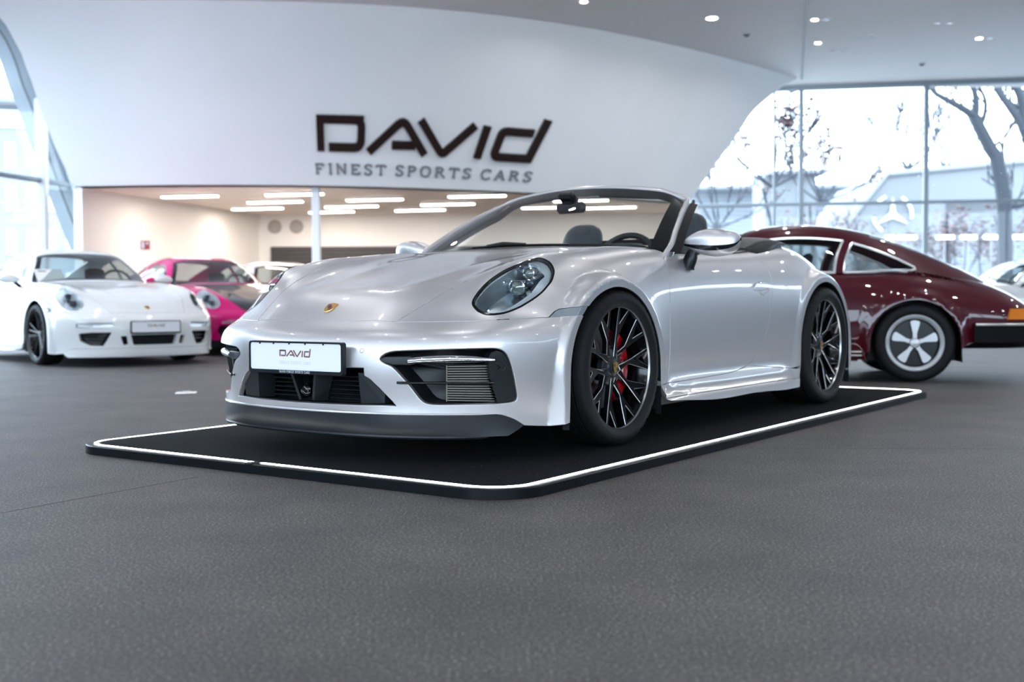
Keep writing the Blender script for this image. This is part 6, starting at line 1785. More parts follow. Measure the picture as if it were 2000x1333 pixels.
def greenhouse(car, Hs, roof_m, pillar_m, dlo, screen_v=.60, trim=None, step=0.05):
    """roof, windscreen, rear window and side windows cut from the cabin sheet"""
    G = Surf(Hs, nu=11, nv=13, lam=1e-4)
    us = G.us
    iu = lambda k: float(np.interp(k, range(len(us)), us))
    fl = lambda z0: (lambda P, N: (P[:, 1] > .2))
    def strip(u0, u1, v0a, v0b, v1a, v1b, n=8):
        """loop between u0..u1 and v0..v1 (v limits at u0 / u1)"""
        t = np.linspace(0, 1, n)
        L = [(u0 + (u1 - u0) * q, v1a + (v1b - v1a) * q) for q in t]
        L += [(u1, v) for v in np.linspace(v1b, v0b, 7)[1:-1]]
        L += [(u0 + (u1 - u0) * q, v0a + (v0b - v0a) * q) for q in t[::-1]]
        L += [(u0, v) for v in np.linspace(v0a, v1a, 7)[1:-1]]
        return np.array(L)
    vs_ = G.vs
    wv = vs_[2] + .28 * (vs_[3] - vs_[2])
    scr_l = strip(iu(.12), iu(1.95), -vs_[3] - .03, -wv, vs_[3] + .03, wv)
    rear_l = strip(iu(4.55), iu(6.35), -wv, -wv * .92, wv, wv * .92)
    holes_side = []
    for poly in dlo:
        uvp = G.find(poly, lambda P: P[:, [0, 2]], lambda P, N: P[:, 1] > .3)
        holes_side.append(uvp)
    outer = strip(0.0, 1.0, -1.0, -1.0, 1.0, 1.0, 20)
    outer = np.clip(outer, [0.002, -.999], [.998, .999])
    panel(G, 'roof_shell', outer, roof_m, car, holes=[scr_l, rear_l] + holes_side + [h * MIR for h in holes_side], step=step, edge=step * .6, gap=0.0, depth=0.012)
    c = scr_l.mean(0)
    ws = part('windscreen', car)
    panel(G, 'glass', c + (scr_l - c) * .995, M['car_glass'], ws, step=step, edge=step * .6, gap=0, depth=0, off=-.004)
    panel(G, 'border', scr_l, M['gloss_black'], ws, holes=[c + (scr_l - c) * np.array([.86, .90])], step=step, edge=step * .5, gap=0, depth=0.004, off=-.007)
    panel(G, 'rear_window', rear_l, M['car_glass'], car, step=step, edge=step * .6, gap=0, depth=0, off=-.004)
    for h in holes_side:
        for mr in (False, True):
            sw_ = panel(G, 'side_window', h, M['car_glass'], car, step=step, edge=step * .6, gap=0, depth=0, off=-.004, mirror=mr)
            if trim:
                P = G.ev(resample(h, .006, True)) * ([1, -1, 1] if mr else [1, 1, 1])
                MB().tube([tuple(p) for p in P], .011, 6, closed=True).build('window_trim', trim, car)
    return G


def seats_in(car, xs, ys, ztop=1.08):
    for x in xs:
        for y in ys:
            T = part('seat', car)
            rows = []
            for dx, z, w, d in ((.18, .45, .23, .07), (.10, .62, .25, .08), (.03, .82, .22, .07), (0, .94, .13, .05), (-.02, ztop - .03, .12, .05), (-.03, ztop, .05, .02)):
                rows.append([(x + dx + d * math.cos(a), y + w * math.copysign(abs(math.sin(a)) ** .6, math.sin(a)), z) for a in np.linspace(0, 2 * PI, 17)[:-1]])
            MB().grid(rows, close_v=True).build('backrest', M['dash'], T, sharp=180)
            MB().box((x + .36, y, .42), (.5, .46, .14), bev=.05).build('cushion', M['dash'], T)


def wheel_in(car, y=.37, x=-.90, z=.87):
    rg_ = Matrix.Rotation(math.radians(-24), 3, 'Y')
    c0_ = Vector((x, y, z))
    MB().tube([tuple(c0_ + rg_ @ Vector((0, .18 * math.cos(a), .18 * math.sin(a)))) for a in np.linspace(0, 2 * PI, 25)[:-1]], .015, 8, closed=True).tube([tuple(c0_), (x + .2, y, z - .08)], .025, 8).build('steering_wheel', M['satin_black'], car)


def tub_in(car, hw=.72):
    MB().box((-1.25, 0, .30), (1.5, hw * 2, .05)).box((-.62, 0, .80), (.25, hw * 2 - .06, .14), bev=.05).box((-2.25, 0, .80), (.6, hw * 1.7, .1)).build('interior_tub', M['dash'], car)


def yz_on(S_, pts, x0=.3):
    return S_.find(pts, lambda P: P[:, [1, 2]], lambda P, N: P[:, 0] > x0)


def oval(cy, cz, a, b, rot=0, n=20, e=1.0):
    r = math.radians(rot)
    out = []
    for i in range(n):
        t = 2 * PI * i / n
        x, y = a * math.copysign(abs(math.cos(t)) ** e, math.cos(t)), b * math.copysign(abs(math.sin(t)) ** e, math.sin(t))
        out.append((cy + x * math.cos(r) - y * math.sin(r), cz + x * math.sin(r) + y * math.cos(r)))
    return out


def coupe(name, label, loc, th, body_m, bonnet_m, roof_m, style, sy=.965, plate=True, detail=True):
    car = empty(name, label, 'car', (*loc, 0), th)
    rows = [[(x, y * sy, z) for x, y, z in r] for r in CAB_ROWS]
    def dsp(P):
        Q = P * [1, 1 / sy, 1]
        Q = cab_disp(Q)
        return Q * [1, sy, 1]
    B = Surf(rows, disp=dsp)
    holes = []
    if style == 'white':
        centre = yz_on(B, [(-.245, .325), (.245, .325), (.215, .225), (-.215, .225)])
        side = yz_on(B, [(.43, .355), (.60, .355), (.70, .345), (.685, .27), (.61, .225), (.50, .22)])
        slot = yz_on(B, [(.29, .315), (.345, .315), (.315, .225), (.275, .235)])
        strip_ = yz_on(B, [(.40, .425), (.42, .45), (.60, .455), (.72, .44), (.72, .405), (.60, .392), (.43, .392)])
        sides = [side, slot]
    else:
        centre = yz_on(B, [(-.36, .36), (.36, .36), (.34, .17), (-.34, .17)])
        side = yz_on(B, [(.44, .38), (.68, .37), (.70, .30), (.66, .19), (.46, .18)])
        strip_ = yz_on(B, [(.46, .43), (.66, .425), (.66, .40), (.46, .405)])
        sides = [side]
    for s_ in sides: holes += [s_, s_ * MIR]
    st = .05
    kw = dict(step=st, edge=.025, gap=.0025)
    panel(B, 'bonnet', A_('hood'), bonnet_m, car, **kw)
    panel(B, 'front_bumper', A_('bumper'), body_m, car, holes=[centre] + holes + [strip_, strip_ * MIR], step=st, edge=.02, depth=.03)
    panel(B, 'front_lip', A_('lip'), body_m if style == 'white' else M['satin_black'], car, **kw)
    hl = A_('lamp')
    hc_ = hl.mean(0)
    for mr in (False, True):
        panel(B, 'front_wing', A_('fender'), body_m, car, holes=[hl], mirror=mr, **kw)
        panel(B, 'door', A_('door'), body_m, car, mirror=mr, **kw)
        panel(B, 'rear_wing', A_('quarter'), body_m, car, mirror=mr, **kw)
        panel(B, 'side_sill', A_('sill'), body_m, car, mirror=mr, **kw)
        panel(B, 'sill_blade', A_('skirt'), body_m, car, mirror=mr, off=.004, **kw)
        panel(B, 'turn_lamp', A_('indicator'), M['indicator'], car, mirror=mr, off=-.002, **kw)
        L = part('headlamp', car)
        s = -1 if mr else 1
        panel(B, 'cover', hl, M['lamp_glass'], L, mirror=mr, step=st, edge=.02, depth=0, gap=0, off=-.001)
        wall_from(B, 'bowl', hl, .07, M['lamp_silver'], L, mirror=mr, floor=True, taper=.2, edge=.03)
        for p, r in (((.44, .70, .70), .05), ((.545, .685, .645), .035)):
            MB().lathe([(r, -.03), (r, .012), (r * .8, .016), (r * .75, .0), (0, -.008)], 20, 'X', (p[0], p[1] * s * sy, p[2])).build('lens', M['lamp_dark'], L)
        wall_from(B, 'day_lamp', strip_, .03, M['lamp_silver'], car, mirror=mr, floor=True, edge=.03)
        for sd_ in sides:
            wall_from(B, 'air_intake', sd_, .10, M['black'], car, mirror=mr, floor=True, edge=.03, dirv=(-1, 0, 0))
        if style == 'white':
            pz = B.ev(sides[0])
            for q in (.275, .31):
                MB().tube([(pz[0][0] - .02, s * (.47), q), (pz[2][0] - .03, s * .655 * sy / .965, q)], .005, 6).build('intake_bar', M['satin_black'], car)
        # mirror
        mm = part('door_mirror', car)
        mb = MB()
        rr = []
        for y, zt, zb, w in ((.80, .93, .90, .03), (.85, .965, .885, .055), (.93, .985, .87, .065), (1.0, .965, .885, .05), (1.03, .93, .915, .02)):
            rr.append([(-.80 + w * math.cos(a), s * y * sy, (zt + zb) / 2 + (zt - zb) / 2 * math.sin(a)) for a in np.linspace(0, 2 * PI, 17)[:-1]])
        mb.grid(rr, close_v=True).build('shell', body_m, mm, sharp=180)
        MB().tube([(-.80, s * .77, .84), (-.80, s * .84, .90)], .022, 8).build('foot', M['satin_black'], mm)
    panel(B, 'engine_lid', A_('rear_lid'), body_m, car, step=.06, edge=.04)
    wall_from(B, 'centre_intake', centre, .08, M['satin_black'], car, floor=True, edge=.03, dirv=(-1, 0, 0))
    dlo = [[(-.86, .895), (-1.02, 1.06), (-1.16, 1.148), (-1.45, 1.175), (-1.63, 1.165), (-1.61, .905)],
           [(-1.68, .91), (-1.70, 1.155), (-1.95, 1.105), (-2.18, 1.02), (-2.30, .955), (-2.22, .925)]]
    greenhouse(car, [[(x, y * sy, z) for x, y, z in r] for r in HOUSE], roof_m, body_m, dlo)
    inner = MB()
    inner.box((.30, 0, .40), (.86, 1.0, .36)).box((-1.15, 0, .20), (1.55, 1.5, .14)).box((-2.75, 0, .45), (1.1, 1.0, .5)).box((-.48, 0, .5), (.1, 1.4, .6))
    inner.build('inner_body', M['black'], car, smooth=False)
    for A in (ARCH_F, ARCH_R):
        for sg_ in (1, -1):
            pts = arch_pts(A, 16, .015, .13)
            mb = MB()
            mb.grid([[(x, sg_ * .89 * sy, z) for x, z in pts], [(x, sg_ * .58, z) for x, z in pts]])
            mb.add([(x, sg_ * .58, z) for x, z in pts], [tuple(range(len(pts)))])
            mb.build('wheel_arch_liner', M['black'], car)
    seats_in(car, (-1.62,), (.37, -.37))
    wheel_in(car)
    tub_in(car)
    for sd in (1, -1):
        simple_wheel(car, 'front_wheel', (0, sd * .785 * sy, .326), sd, .326, .245, .118, 'sport')
        simple_wheel(car, 'rear_wheel', (-2.45, sd * .765 * sy, .330), sd, .330, .245, .145, 'sport')
    if plate:
        number_plate(car, (1.058, 0, .405), 0, 0, detail=False)
    if detail:
        p_, n_ = B.evn(B.find([(.838, 0)], lambda P: P[:, [0, 1]], lambda P, N: P[:, 2] > .5))
        n1 = n_[0]; y1 = np.array((-1, 0, 0)) - n1 * np.dot((-1, 0, 0), n1); y1 /= np.linalg.norm(y1)
        crest(car, p_[0] + n1 * .001, np.array((0, 1, 0)), y1, n1, .054, .068)
    return car, B


WT = math.radians(-50)
wc, _ = coupe('sports_car', 'white sports coupe with black wheels and a price sheet behind its windscreen', (-4.34, 12.75), WT, M['white_paint'], M['white_paint'], M['white_paint'], 'white')
pk, _ = coupe('sports_car', 'magenta sports coupe with a black bonnet parked behind the white coupe', (-3.5, 15.1), math.radians(-52), M['pink_paint'], M['bonnet_black'], M['pink_paint'], 'pink', plate=False)
w2, _ = coupe('sports_car', 'white coupe mostly hidden behind the far headlamp of the silver car', (-3.0, 17.4), math.radians(-58), M['white_paint'], M['white_paint'], M['white_paint'], 'white', plate=False, detail=False)
w3, _ = coupe('sports_car', 'pale car cut off by the right edge beyond the burgundy coupe', (6.9, 18.4), math.radians(187), M['white_paint'], M['white_paint'], M['white_paint'], 'white', plate=False, detail=False)


# ---------------------------------------------------------------- the classic burgundy coupe
OLD = [
 [(.83,0,.30),(.82,.3,.3),(.78,.5,.3),(.70,.62,.3),(.6,.70,.3),(.5,.74,.28),(.35,.76,.2)],
 [(.80,0,.52),(.79,.3,.52),(.74,.5,.53),(.64,.62,.54),(.5,.70,.52),(.36,.75,.45),(.2,.77,.3)],
 [(.55,0,.66),(.55,.25,.665),(.52,.42,.69),(.47,.57,.74),(.36,.70,.66),(.22,.765,.5),(.08,.775,.28)],
 [(.1,0,.77),(.1,.28,.775),(.1,.45,.80),(.1,.58,.845),(.04,.72,.70),(-.05,.785,.5),(-.15,.785,.2)],
 [(-.4,0,.86),(-.4,.28,.86),(-.4,.48,.865),(-.4,.60,.87),(-.4,.725,.76),(-.4,.775,.5),(-.4,.765,.18)],
 [(-.9,0,.87),(-.9,.28,.87),(-.9,.5,.87),(-.9,.63,.872),(-.9,.735,.77),(-.9,.785,.5),(-.9,.765,.17)],
 [(-1.4,0,.875),(-1.4,.28,.875),(-1.4,.5,.875),(-1.4,.64,.88),(-1.4,.75,.77),(-1.4,.80,.5),(-1.4,.775,.17)],
 [(-1.85,0,.90),(-1.85,.28,.90),(-1.85,.5,.895),(-1.85,.645,.885),(-1.85,.775,.76),(-1.85,.83,.5),(-1.85,.80,.18)],
 [(-2.27,0,.92),(-2.27,.28,.92),(-2.27,.48,.905),(-2.27,.62,.875),(-2.27,.78,.73),(-2.27,.835,.5),(-2.27,.82,.22)],
 [(-2.7,0,.86),(-2.7,.26,.855),(-2.7,.45,.835),(-2.7,.58,.795),(-2.7,.73,.67),(-2.7,.78,.5),(-2.7,.77,.28)],
 [(-3.0,0,.76),(-3.0,.25,.755),(-3.0,.42,.735),(-3.0,.55,.70),(-3.0,.68,.61),(-3.0,.72,.48),(-3.0,.71,.32)],
 [(-3.18,0,.64),(-3.18,.25,.635),(-3.18,.42,.62),(-3.18,.54,.60),(-3.17,.64,.55),(-3.15,.67,.46),(-3.14,.66,.34)],
 [(-3.24,0,.5),(-3.24,.25,.5),(-3.24,.42,.5),(-3.23,.52,.49),(-3.2,.60,.47),(-3.18,.63,.42),(-3.16,.62,.35)],
]
OLD_HOUSE = [
 [(-.42,0,.88),(-.45,.3,.875),(-.5,.52,.865),(-.54,.6,.86),(-.56,.645,.85)],
 [(-.68,0,1.09),(-.69,.28,1.085),(-.72,.46,1.06),(-.75,.54,1.02),(-.85,.655,.86)],
 [(-.95,0,1.25),(-.96,.26,1.245),(-.98,.42,1.215),(-1.0,.50,1.17),(-1.05,.665,.87)],
 [(-1.35,0,1.30),(-1.35,.26,1.295),(-1.35,.42,1.268),(-1.35,.50,1.215),(-1.35,.675,.875)],
 [(-1.75,0,1.27),(-1.75,.26,1.265),(-1.75,.41,1.235),(-1.75,.49,1.18),(-1.75,.68,.88)],
 [(-2.15,0,1.165),(-2.15,.25,1.16),(-2.15,.39,1.13),(-2.13,.48,1.075),(-2.1,.665,.885)],
 [(-2.55,0,1.0),(-2.55,.24,.995),(-2.53,.38,.97),(-2.5,.48,.925),(-2.4,.62,.858)],
 [(-2.9,0,.82),(-2.9,.24,.815),(-2.88,.38,.80),(-2.85,.48,.772),(-2.7,.58,.782)],
]
OA_F, OA_R = (0.0, .30, .335, .345, .31), (-2.27, .31, .345, .345, .315)


def old_disp(P):
    P = P.copy()
    x, y, z = P[:, 0], np.abs(P[:, 1]), P[:, 2]
    sg_ = np.where(P[:, 1] < 0, -1., 1.)
    for A in (OA_F, OA_R):
        d = arch_dist(A, x, z)
        w = (1 - sstep(d, .015, .10)) * sstep(y, .5, .7)
        y = y + w * (np.maximum(y, .80 if A is OA_F else .845) - y)
    P[:, 1] = y * sg_
    return P


def classic(loc, th):
    car = empty('classic_car', 'burgundy classic coupe with pale five-blade wheels and amber rear lamp', 'car', (*loc, 0), th)
    B = Surf(OLD, nu=18, nv=15, disp=old_disp)
    m = M['burgundy']
    side = lambda P, N: P[:, 1] > .3
    xzf = lambda pts: B.find(pts, lambda P: P[:, [0, 2]], side)
    st = dict(step=.045, edge=.02)
    # whole flank sheet with both arches open; joints follow the door and the front wing
    aF_ = xzf([p for p in arch_pts(OA_F, 30, 0, .20)]); aR_ = xzf([p for p in arch_pts(OA_R, 30, 0, .24)])
    dr_ = xzf([(-1.62, .865), (-1.62, .60), (-1.60, .45), (-1.52, .30), (-1.45, .255)])
    df_ = xzf([(-.62, .865), (-.63, .60), (-.63, .255)])
    bl_f, bl_r = xzf([(-.66, .868), (-1.0, .87), (-1.3, .872), (-1.58, .872)]), None
    door = np.vstack([df_[::-1], bl_f, dr_, xzf([(-1.2, .255), (-.9, .255)])])
    sill_ = np.vstack([xzf([(-.38, .235), (-.63, .250), (-.9, .250), (-1.2, .250), (-1.45, .25), (-1.90, .245), (-1.90, .17), (-1.4, .165), (-.9, .165), (-.38, .17)])])
    v0 = B.vs[3] * .93
    top_r = [(u, v0) for u in np.linspace(float(dr_[0][0]), .985, 12)]
    rear = np.vstack([dr_[::-1], top_r, [(.985, v) for v in np.linspace(v0, .97, 5)[1:]], [(u, .97) for u in np.linspace(.985, aR_[-1][0] + .01, 7)[1:]], aR_[::-1], xzf([(-1.80, .25), (-1.6, .25)])])
    front = np.vstack([df_, aF_[::-1], [(u, .97) for u in np.linspace(max(aF_[0][0] - .01, .02), .02, 4)[1:]], [(.02, v) for v in np.linspace(.97, v0, 5)[1:]], [(u, v0) for u in np.linspace(.02, float(df_[0][0]), 10)[1:]]])
    for mr in (False, True):
        panel(B, 'rear_wing', rear, m, car, mirror=mr, **st)
        panel(B, 'front_wing', front, m, car, mirror=mr, **st)
        panel(B, 'door', door, m, car, mirror=mr, **st)
        panel(B, 'side_sill', sill_, m, car, mirror=mr, **st)
        s = -1 if mr else 1
        P = B.ev(xzf([(-.45, .215), (-.9, .215), (-1.4, .215), (-1.86, .215)]))
        for dz in (0, .03):
            MB().tube([tuple((p + [0, .012, dz]) * [1, s, 1]) for p in P], .007, 6).build('sill_trim', M['trim_white'], car)
    panel(B, 'front_lid', np.array([(.03, v) for v in np.linspace(-v0, v0, 9)] + [(u, v0) for u in np.linspace(.03, float(df_[0][0]), 8)[1:]] + [(float(df_[0][0]), v) for v in np.linspace(v0, -v0, 9)[1:]] + [(u, -v0) for u in np.linspace(float(df_[0][0]), .03, 8)[1:-1]]), m, car, **st)
    ud = float(dr_[0][0]) + .1
    panel(B, 'engine_lid', np.array([(ud, v) for v in np.linspace(-v0, v0, 9)] + [(u, v0) for u in np.linspace(ud, .985, 8)[1:]] + [(.985, v) for v in np.linspace(v0, -v0, 9)[1:]] + [(u, -v0) for u in np.linspace(.985, ud, 8)[1:-1]]), m, car, **st)
    dlo = [[(-.84, .88), (-1.0, 1.08), (-1.1, 1.15), (-1.40, 1.172), (-1.74, 1.145), (-1.66, .88)],
           [(-1.735, .88), (-1.815, 1.125), (-2.00, 1.062), (-2.18, .985), (-2.29, .925), (-2.30, .905), (-2.22, .885), (-1.98, .88)]]
    greenhouse(car, OLD_HOUSE, m, m, dlo, trim=M['trim_white'])
    # gutter trim along the roof edge
    # rear lamp wrapping the corner, bumper with bright strip and black rubber
    for s in (1, -1):
        L = part('rear_lamp', car)
        P = [(-2.98, .728, .50), (-3.00, .722, .585), (-3.13, .672, .585), (-3.17, .66, .50)]
        Q = [(x - .01, y + .018, z) for x, y, z in P]
        MB().add([(x, y * s, z) for x, y, z in P + Q], [(0, 1, 2, 3), (4, 5, 6, 7), (0, 1, 5, 4), (1, 2, 6, 5), (2, 3, 7, 6), (3, 0, 4, 7)]).build('turn_lens', M['amber'], L, smooth=False)
        P = [(-3.17, .66, .50), (-3.13, .672, .585), (-3.235, .52, .575), (-3.25, .52, .50)]
        Q = [(x - .012, y + .012, z) for x, y, z in P]
        MB().add([(x, y * s, z) for x, y, z in P + Q], [(0, 1, 2, 3), (4, 5, 6, 7), (0, 1, 5, 4), (1, 2, 6, 5), (2, 3, 7, 6), (3, 0, 4, 7)]).build('tail_lens', M['red_lens'], L, smooth=False)
    bp = crom([(-2.72, .80, .42), (-2.95, .765, .42), (-3.15, .69, .42), (-3.28, .52, .42), (-3.32, .25, .42), (-3.325, 0, .42), (-3.32, -.25, .42), (-3.28, -.52, .42), (-3.15, -.69, .42), (-2.95, -.765, .42), (-2.72, -.80, .42)], 4)
    Bm = part('rear_bumper', car)
    MB().grid([[tuple(p + np.array((0, 0, .055)) * 1 + np.array((.02 if abs(p[1]) < .7 else 0, -np.sign(p[1]) * .02, 0))) for p in bp], [tuple(p + np.array((0, 0, .045))) for p in bp], [tuple(p + np.array((0, 0, -.10))) for p in bp], [tuple(p + np.array((.10, -np.sign(p[1]) * .06, -.15))) for p in bp]]).build('bumper_skin', M['deep_black'], Bm, sharp=50)
    MB().tube([tuple(p + np.array((-.008, np.sign(p[1]) * .008, .040))) for p in bp], .012, 8).build('bright_strip', M['trim_white'], Bm)
    inner = MB()
    inner.box((.20, 0, .38), (.8, .9, .34)).box((-1.1, 0, .22), (1.5, 1.3, .12)).box((-2.6, 0, .48), (.8, .85, .28)).box((-.45, 0, .5), (.1, 1.2, .6))
    inner.build('inner_body', M['black'], car, smooth=False)
    for A in (OA_F, OA_R):
        for s in (1, -1):
            pts = arch_pts(A, 16, .012, .16)
            mb = MB()
            mb.grid([[(x, s * .80, z) for x, z in pts], [(x, s * .5, z) for x, z in pts]])
            mb.add([(x, s * .5, z) for x, z in pts], [tuple(range(len(pts)))])
            mb.build('wheel_arch_liner', M['black'], car)
    seats_in(car, (-1.45,), (.33, -.33), 1.05)
    wheel_in(car, .33, -.80, .87)
    MB().box((-1.2, 0, .32), (1.5, 1.2, .05)).box((-.58, 0, .80), (.2, 1.15, .12), bev=.04).box((-2.1, 0, .78), (.5, 1.0, .1)).build('interior_tub', M['dash'], car)
    for sd in (1, -1):
        simple_wheel(car, 'front_wheel', (0, sd * .71, .310), sd, .310, .222, .095, 'fuchs')
        simple_wheel(car, 'rear_wheel', (-2.27, sd * .725, .315), sd, .315, .222, .105, 'fuchs')
    return car


BT = math.radians(170)
fw = np.array((math.cos(BT), math.sin(BT)))
lf = np.array((-fw[1], fw[0]))
wheel_xy = np.array((3.20, 9.22))            # visible rear wheel, outer face
org = wheel_xy - lf * .80 + fw * 2.27
bc = classic(tuple(org), BT)

# price sheet standing behind the white coupe's windscreen
ps = empty('price_sheet', 'white price sheet standing on the dashboard of the white coupe', 'paper', (0, 0, 0))
psm = Matrix.Translation((-4.34, 12.75, 0)) @ Matrix.Rotation(WT, 4, 'Z')
ps.matrix_world = psm @ Matrix.Translation((-.66, -.47, .885)) @ Matrix.Rotation(-.75, 4, 'Y')
M['paper'] = mat('paper', (0.85, 0.85, 0.84), 0.6)
MB().box((0, 0, .10), (.003, .30, .20)).build('sheet', M['paper'], ps, smooth=False)
MB().box((.003, -.07, .17), (.001, .09, .018)).build('print', M['sign_grey'], ps, smooth=False)
# ---------------------------------------------------------------- outdoors
random.seed(5)
M['paving'] = mat('outdoor_paving', (0.45, 0.45, 0.46), 0.8, noise=(0.6, (0.40, 0.40, 0.41), 3))
M['hall_white'] = mat('white_siding', (0.20, 0.22, 0.245), 0.55)
M['roof_grey'] = mat('grey_metal_roof', (0.20, 0.21, 0.225), 0.6, noise=(0.4, (0.17, 0.18, 0.195), 3))
M['emblem_white'] = mat('emblem_white', (0.75, 0.78, 0.82), 0.4)
M['bark'] = mat('tree_bark', (0.050, 0.056, 0.070), 0.9, noise=(8, (0.036, 0.042, 0.052), 3))
M['leaf_red'] = mat('withered_leaves', (0.16, 0.085, 0.085), 0.8, noise=(3, (0.12, 0.07, 0.072), 2))
M['office'] = mat('office_facade', (0.24, 0.255, 0.275), 0.7, noise=(0.3, (0.21, 0.225, 0.245), 2))
M['office_win'] = mat('office_window', (0.72, 0.75, 0.78), 0.15)
M['brick'] = mat('dark_facade', (0.035, 0.042, 0.052), 0.7, noise=(0.5, (0.025, 0.03, 0.04), 3))
M['reflection_lit'] = mat('reflection_bar', (1, 1, 1), 0.5, emit=(1, 1, 1), emit_s=2.5)  # glow stands in for light tubes reflected in the glass

g_ = MB()
for x0, x1, y0, y1 in ((-120, 14.1, 27.0, 120), (14.1, 120, -80, 120), (-120, -14, -80, 27), (-14, 14.1, -80, -10.5)):
    g_.box(((x0 + x1) / 2, (y0 + y1) / 2, -0.16), (x1 - x0, y1 - y0, 0.2))
struct('ground', g_, M['paving'], smooth=False)


def ppt(px, y, D):
    """point at depth D seen at pixel (px, y) of the 2000 x 1333 frame"""
    return ((px - 1000) / 2267.7 * D, D, CAM_H + (586 - y) / 2267.7 * D)


# white hall with horizontal boards, window band and glowing reflection bars
wh = empty('white_hall', 'long white building with horizontal siding beyond the glass wall', 'building', (22, 56, 0), -.05)
for i in range(34):
    w_ = MB().box((0, 0, .09 + i * .175), (27, .10 + .02 * (i % 2), .135))
    w_.build('siding_board', M['hall_white'], wh, smooth=False)
MB().box((0, 1.0, 2.95), (27, 1.9, 5.9)).build('core', M['brick'], wh, smooth=False)
MB().box((0, .2, 6.0), (27.3, 2.4, .16)).build('eaves', M['hall_white'], wh, smooth=False)

gh = empty('grey_hall', 'grey building with a sloping gable edge and a white star emblem', 'building', (0, 0, 0))
pol = [(1655, 586 + 40), (1655, 445), (1732, 347), (2075, 316), (2075, 392), (1845, 402), (1835, 586 + 40)]
gm = MB()
gm.prism([((x - 1000) / 2267.7 * 39, CAM_H + (586 - y) / 2267.7 * 39) for x, y in pol], 39, 45, lambda x, y, z: (x, z, y))
gm.build('gable_wall', M['roof_grey'], gh, smooth=False)
MB().tube([ppt(1650, 446, 38.95), ppt(1731, 345, 38.95), ppt(2078, 314, 38.95)], .10, 6).build('roof_edge', M['office'], gh)
em = empty('star_emblem', 'white three-pointed star in a broken ring on the grey gable', 'emblem', ppt(1742, 424, 38.9))
for a0, a1 in ((-12, 62), (112, 140), (188, 236)):
    MB().tube([(.64 * math.cos(math.radians(a)), 0, .64 * math.sin(math.radians(a))) for a in np.linspace(a0, a1, 12)], .055, 8).build('ring_arc', M['emblem_white'], em)
st_ = []
for k in range(3):
    a = math.radians(90 + 120 * k); b = math.radians(150 + 120 * k)
    st_ += [(.58 * math.cos(a), .58 * math.sin(a)), (.11 * math.cos(b), .11 * math.sin(b))]
MB().prism(st_, -.04, .04, lambda x, y, z: (x, z, y)).build('star', M['emblem_white'], em, smooth=False)

sb = empty('small_grey_house', 'small grey block behind the thin tree left of the white siding', 'building', ppt(1548, 378, 40))
hz_ = ppt(1548, 378, 40)[2]
MB().box((-.1, 1, (.6 - hz_ - .06) / 2), (1.75, 2, .6 + hz_ + .06)).build('block', M['roof_grey'], sb, smooth=False)
MB().box((.1, 0.8, .64), (2.1, 2.4, .12), Matrix.Rotation(-.03, 3, 'Y')).build('roof_slab', M['office'], sb, smooth=False)
MB().box((.23, -.06, -.35), (.12, .06, .9)).build('window_slot', M['office_win'], sb, smooth=False)

for k, (x0, x1) in enumerate(((1729, 1744), (1752, 1788), (1829, 1861), (1876, 1905), (1921, 1950), (1967, 1999))):  # tube-light reflections in the glass, built as glowing bars outdoors
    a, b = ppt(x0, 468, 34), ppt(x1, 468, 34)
    sl = empty('reflection_bar', ('short glowing bar imitating a glass reflection above the burgundy roof, left end of its row', 'glowing bar imitating a glass reflection just left of the tall mullion',
                              'first glowing bar imitating a glass reflection right of the tall mullion', 'second glowing bar imitating a glass reflection right of the tall mullion',
                              'third glowing bar imitating a glass reflection right of the tall mullion', 'glowing bar imitating a glass reflection at the right edge')[k], 'lamp', a, 0, 'glowing bars imitating reflections in the glass')
    MB().tube([(0, 0, 0), (b[0] - a[0], 0, 0)], .055, 8).build('tube', M['reflection_lit'], sl)
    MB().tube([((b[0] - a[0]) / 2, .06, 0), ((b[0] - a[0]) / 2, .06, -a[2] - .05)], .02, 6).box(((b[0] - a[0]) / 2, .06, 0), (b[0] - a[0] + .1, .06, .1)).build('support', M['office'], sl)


def grow(mb, p, d, r, L, depth, spread, tips, up=.12, taper=.62):
    n = 4
    pts, rad = [np.array(p)], [r]
    for i in range(n):
        d = d + np.array([random.gauss(0, .10), random.gauss(0, .10), up * .3 + random.gauss(0, .05)])
        d /= np.linalg.norm(d)
        pts.append(pts[-1] + d * L / n)
        rad.append(max(.020, r * (1 - (1 - taper) * (i + 1) / n)))
    mb.tube([tuple(q) for q in pts], rad, 5 if depth > 1 else 3)
    if depth == 0:
        tips.append(pts[-1]); tips.append(pts[2])
        return
    for k in range(random.choice((2, 3)) if depth > 1 else 3):
        i = random.choice((2, 3, 4)) if k else 4
        a = random.uniform(0, 2 * PI)
        s = np.array([math.cos(a), .5 * math.sin(a), .25 + .5 * random.random()])
        nd = d + s * spread
        nd /= np.linalg.norm(nd)
        grow(mb, pts[i], nd, rad[i] * random.uniform(.55, .8), L * random.uniform(.62, .85), depth - 1, spread, tips, up, taper)


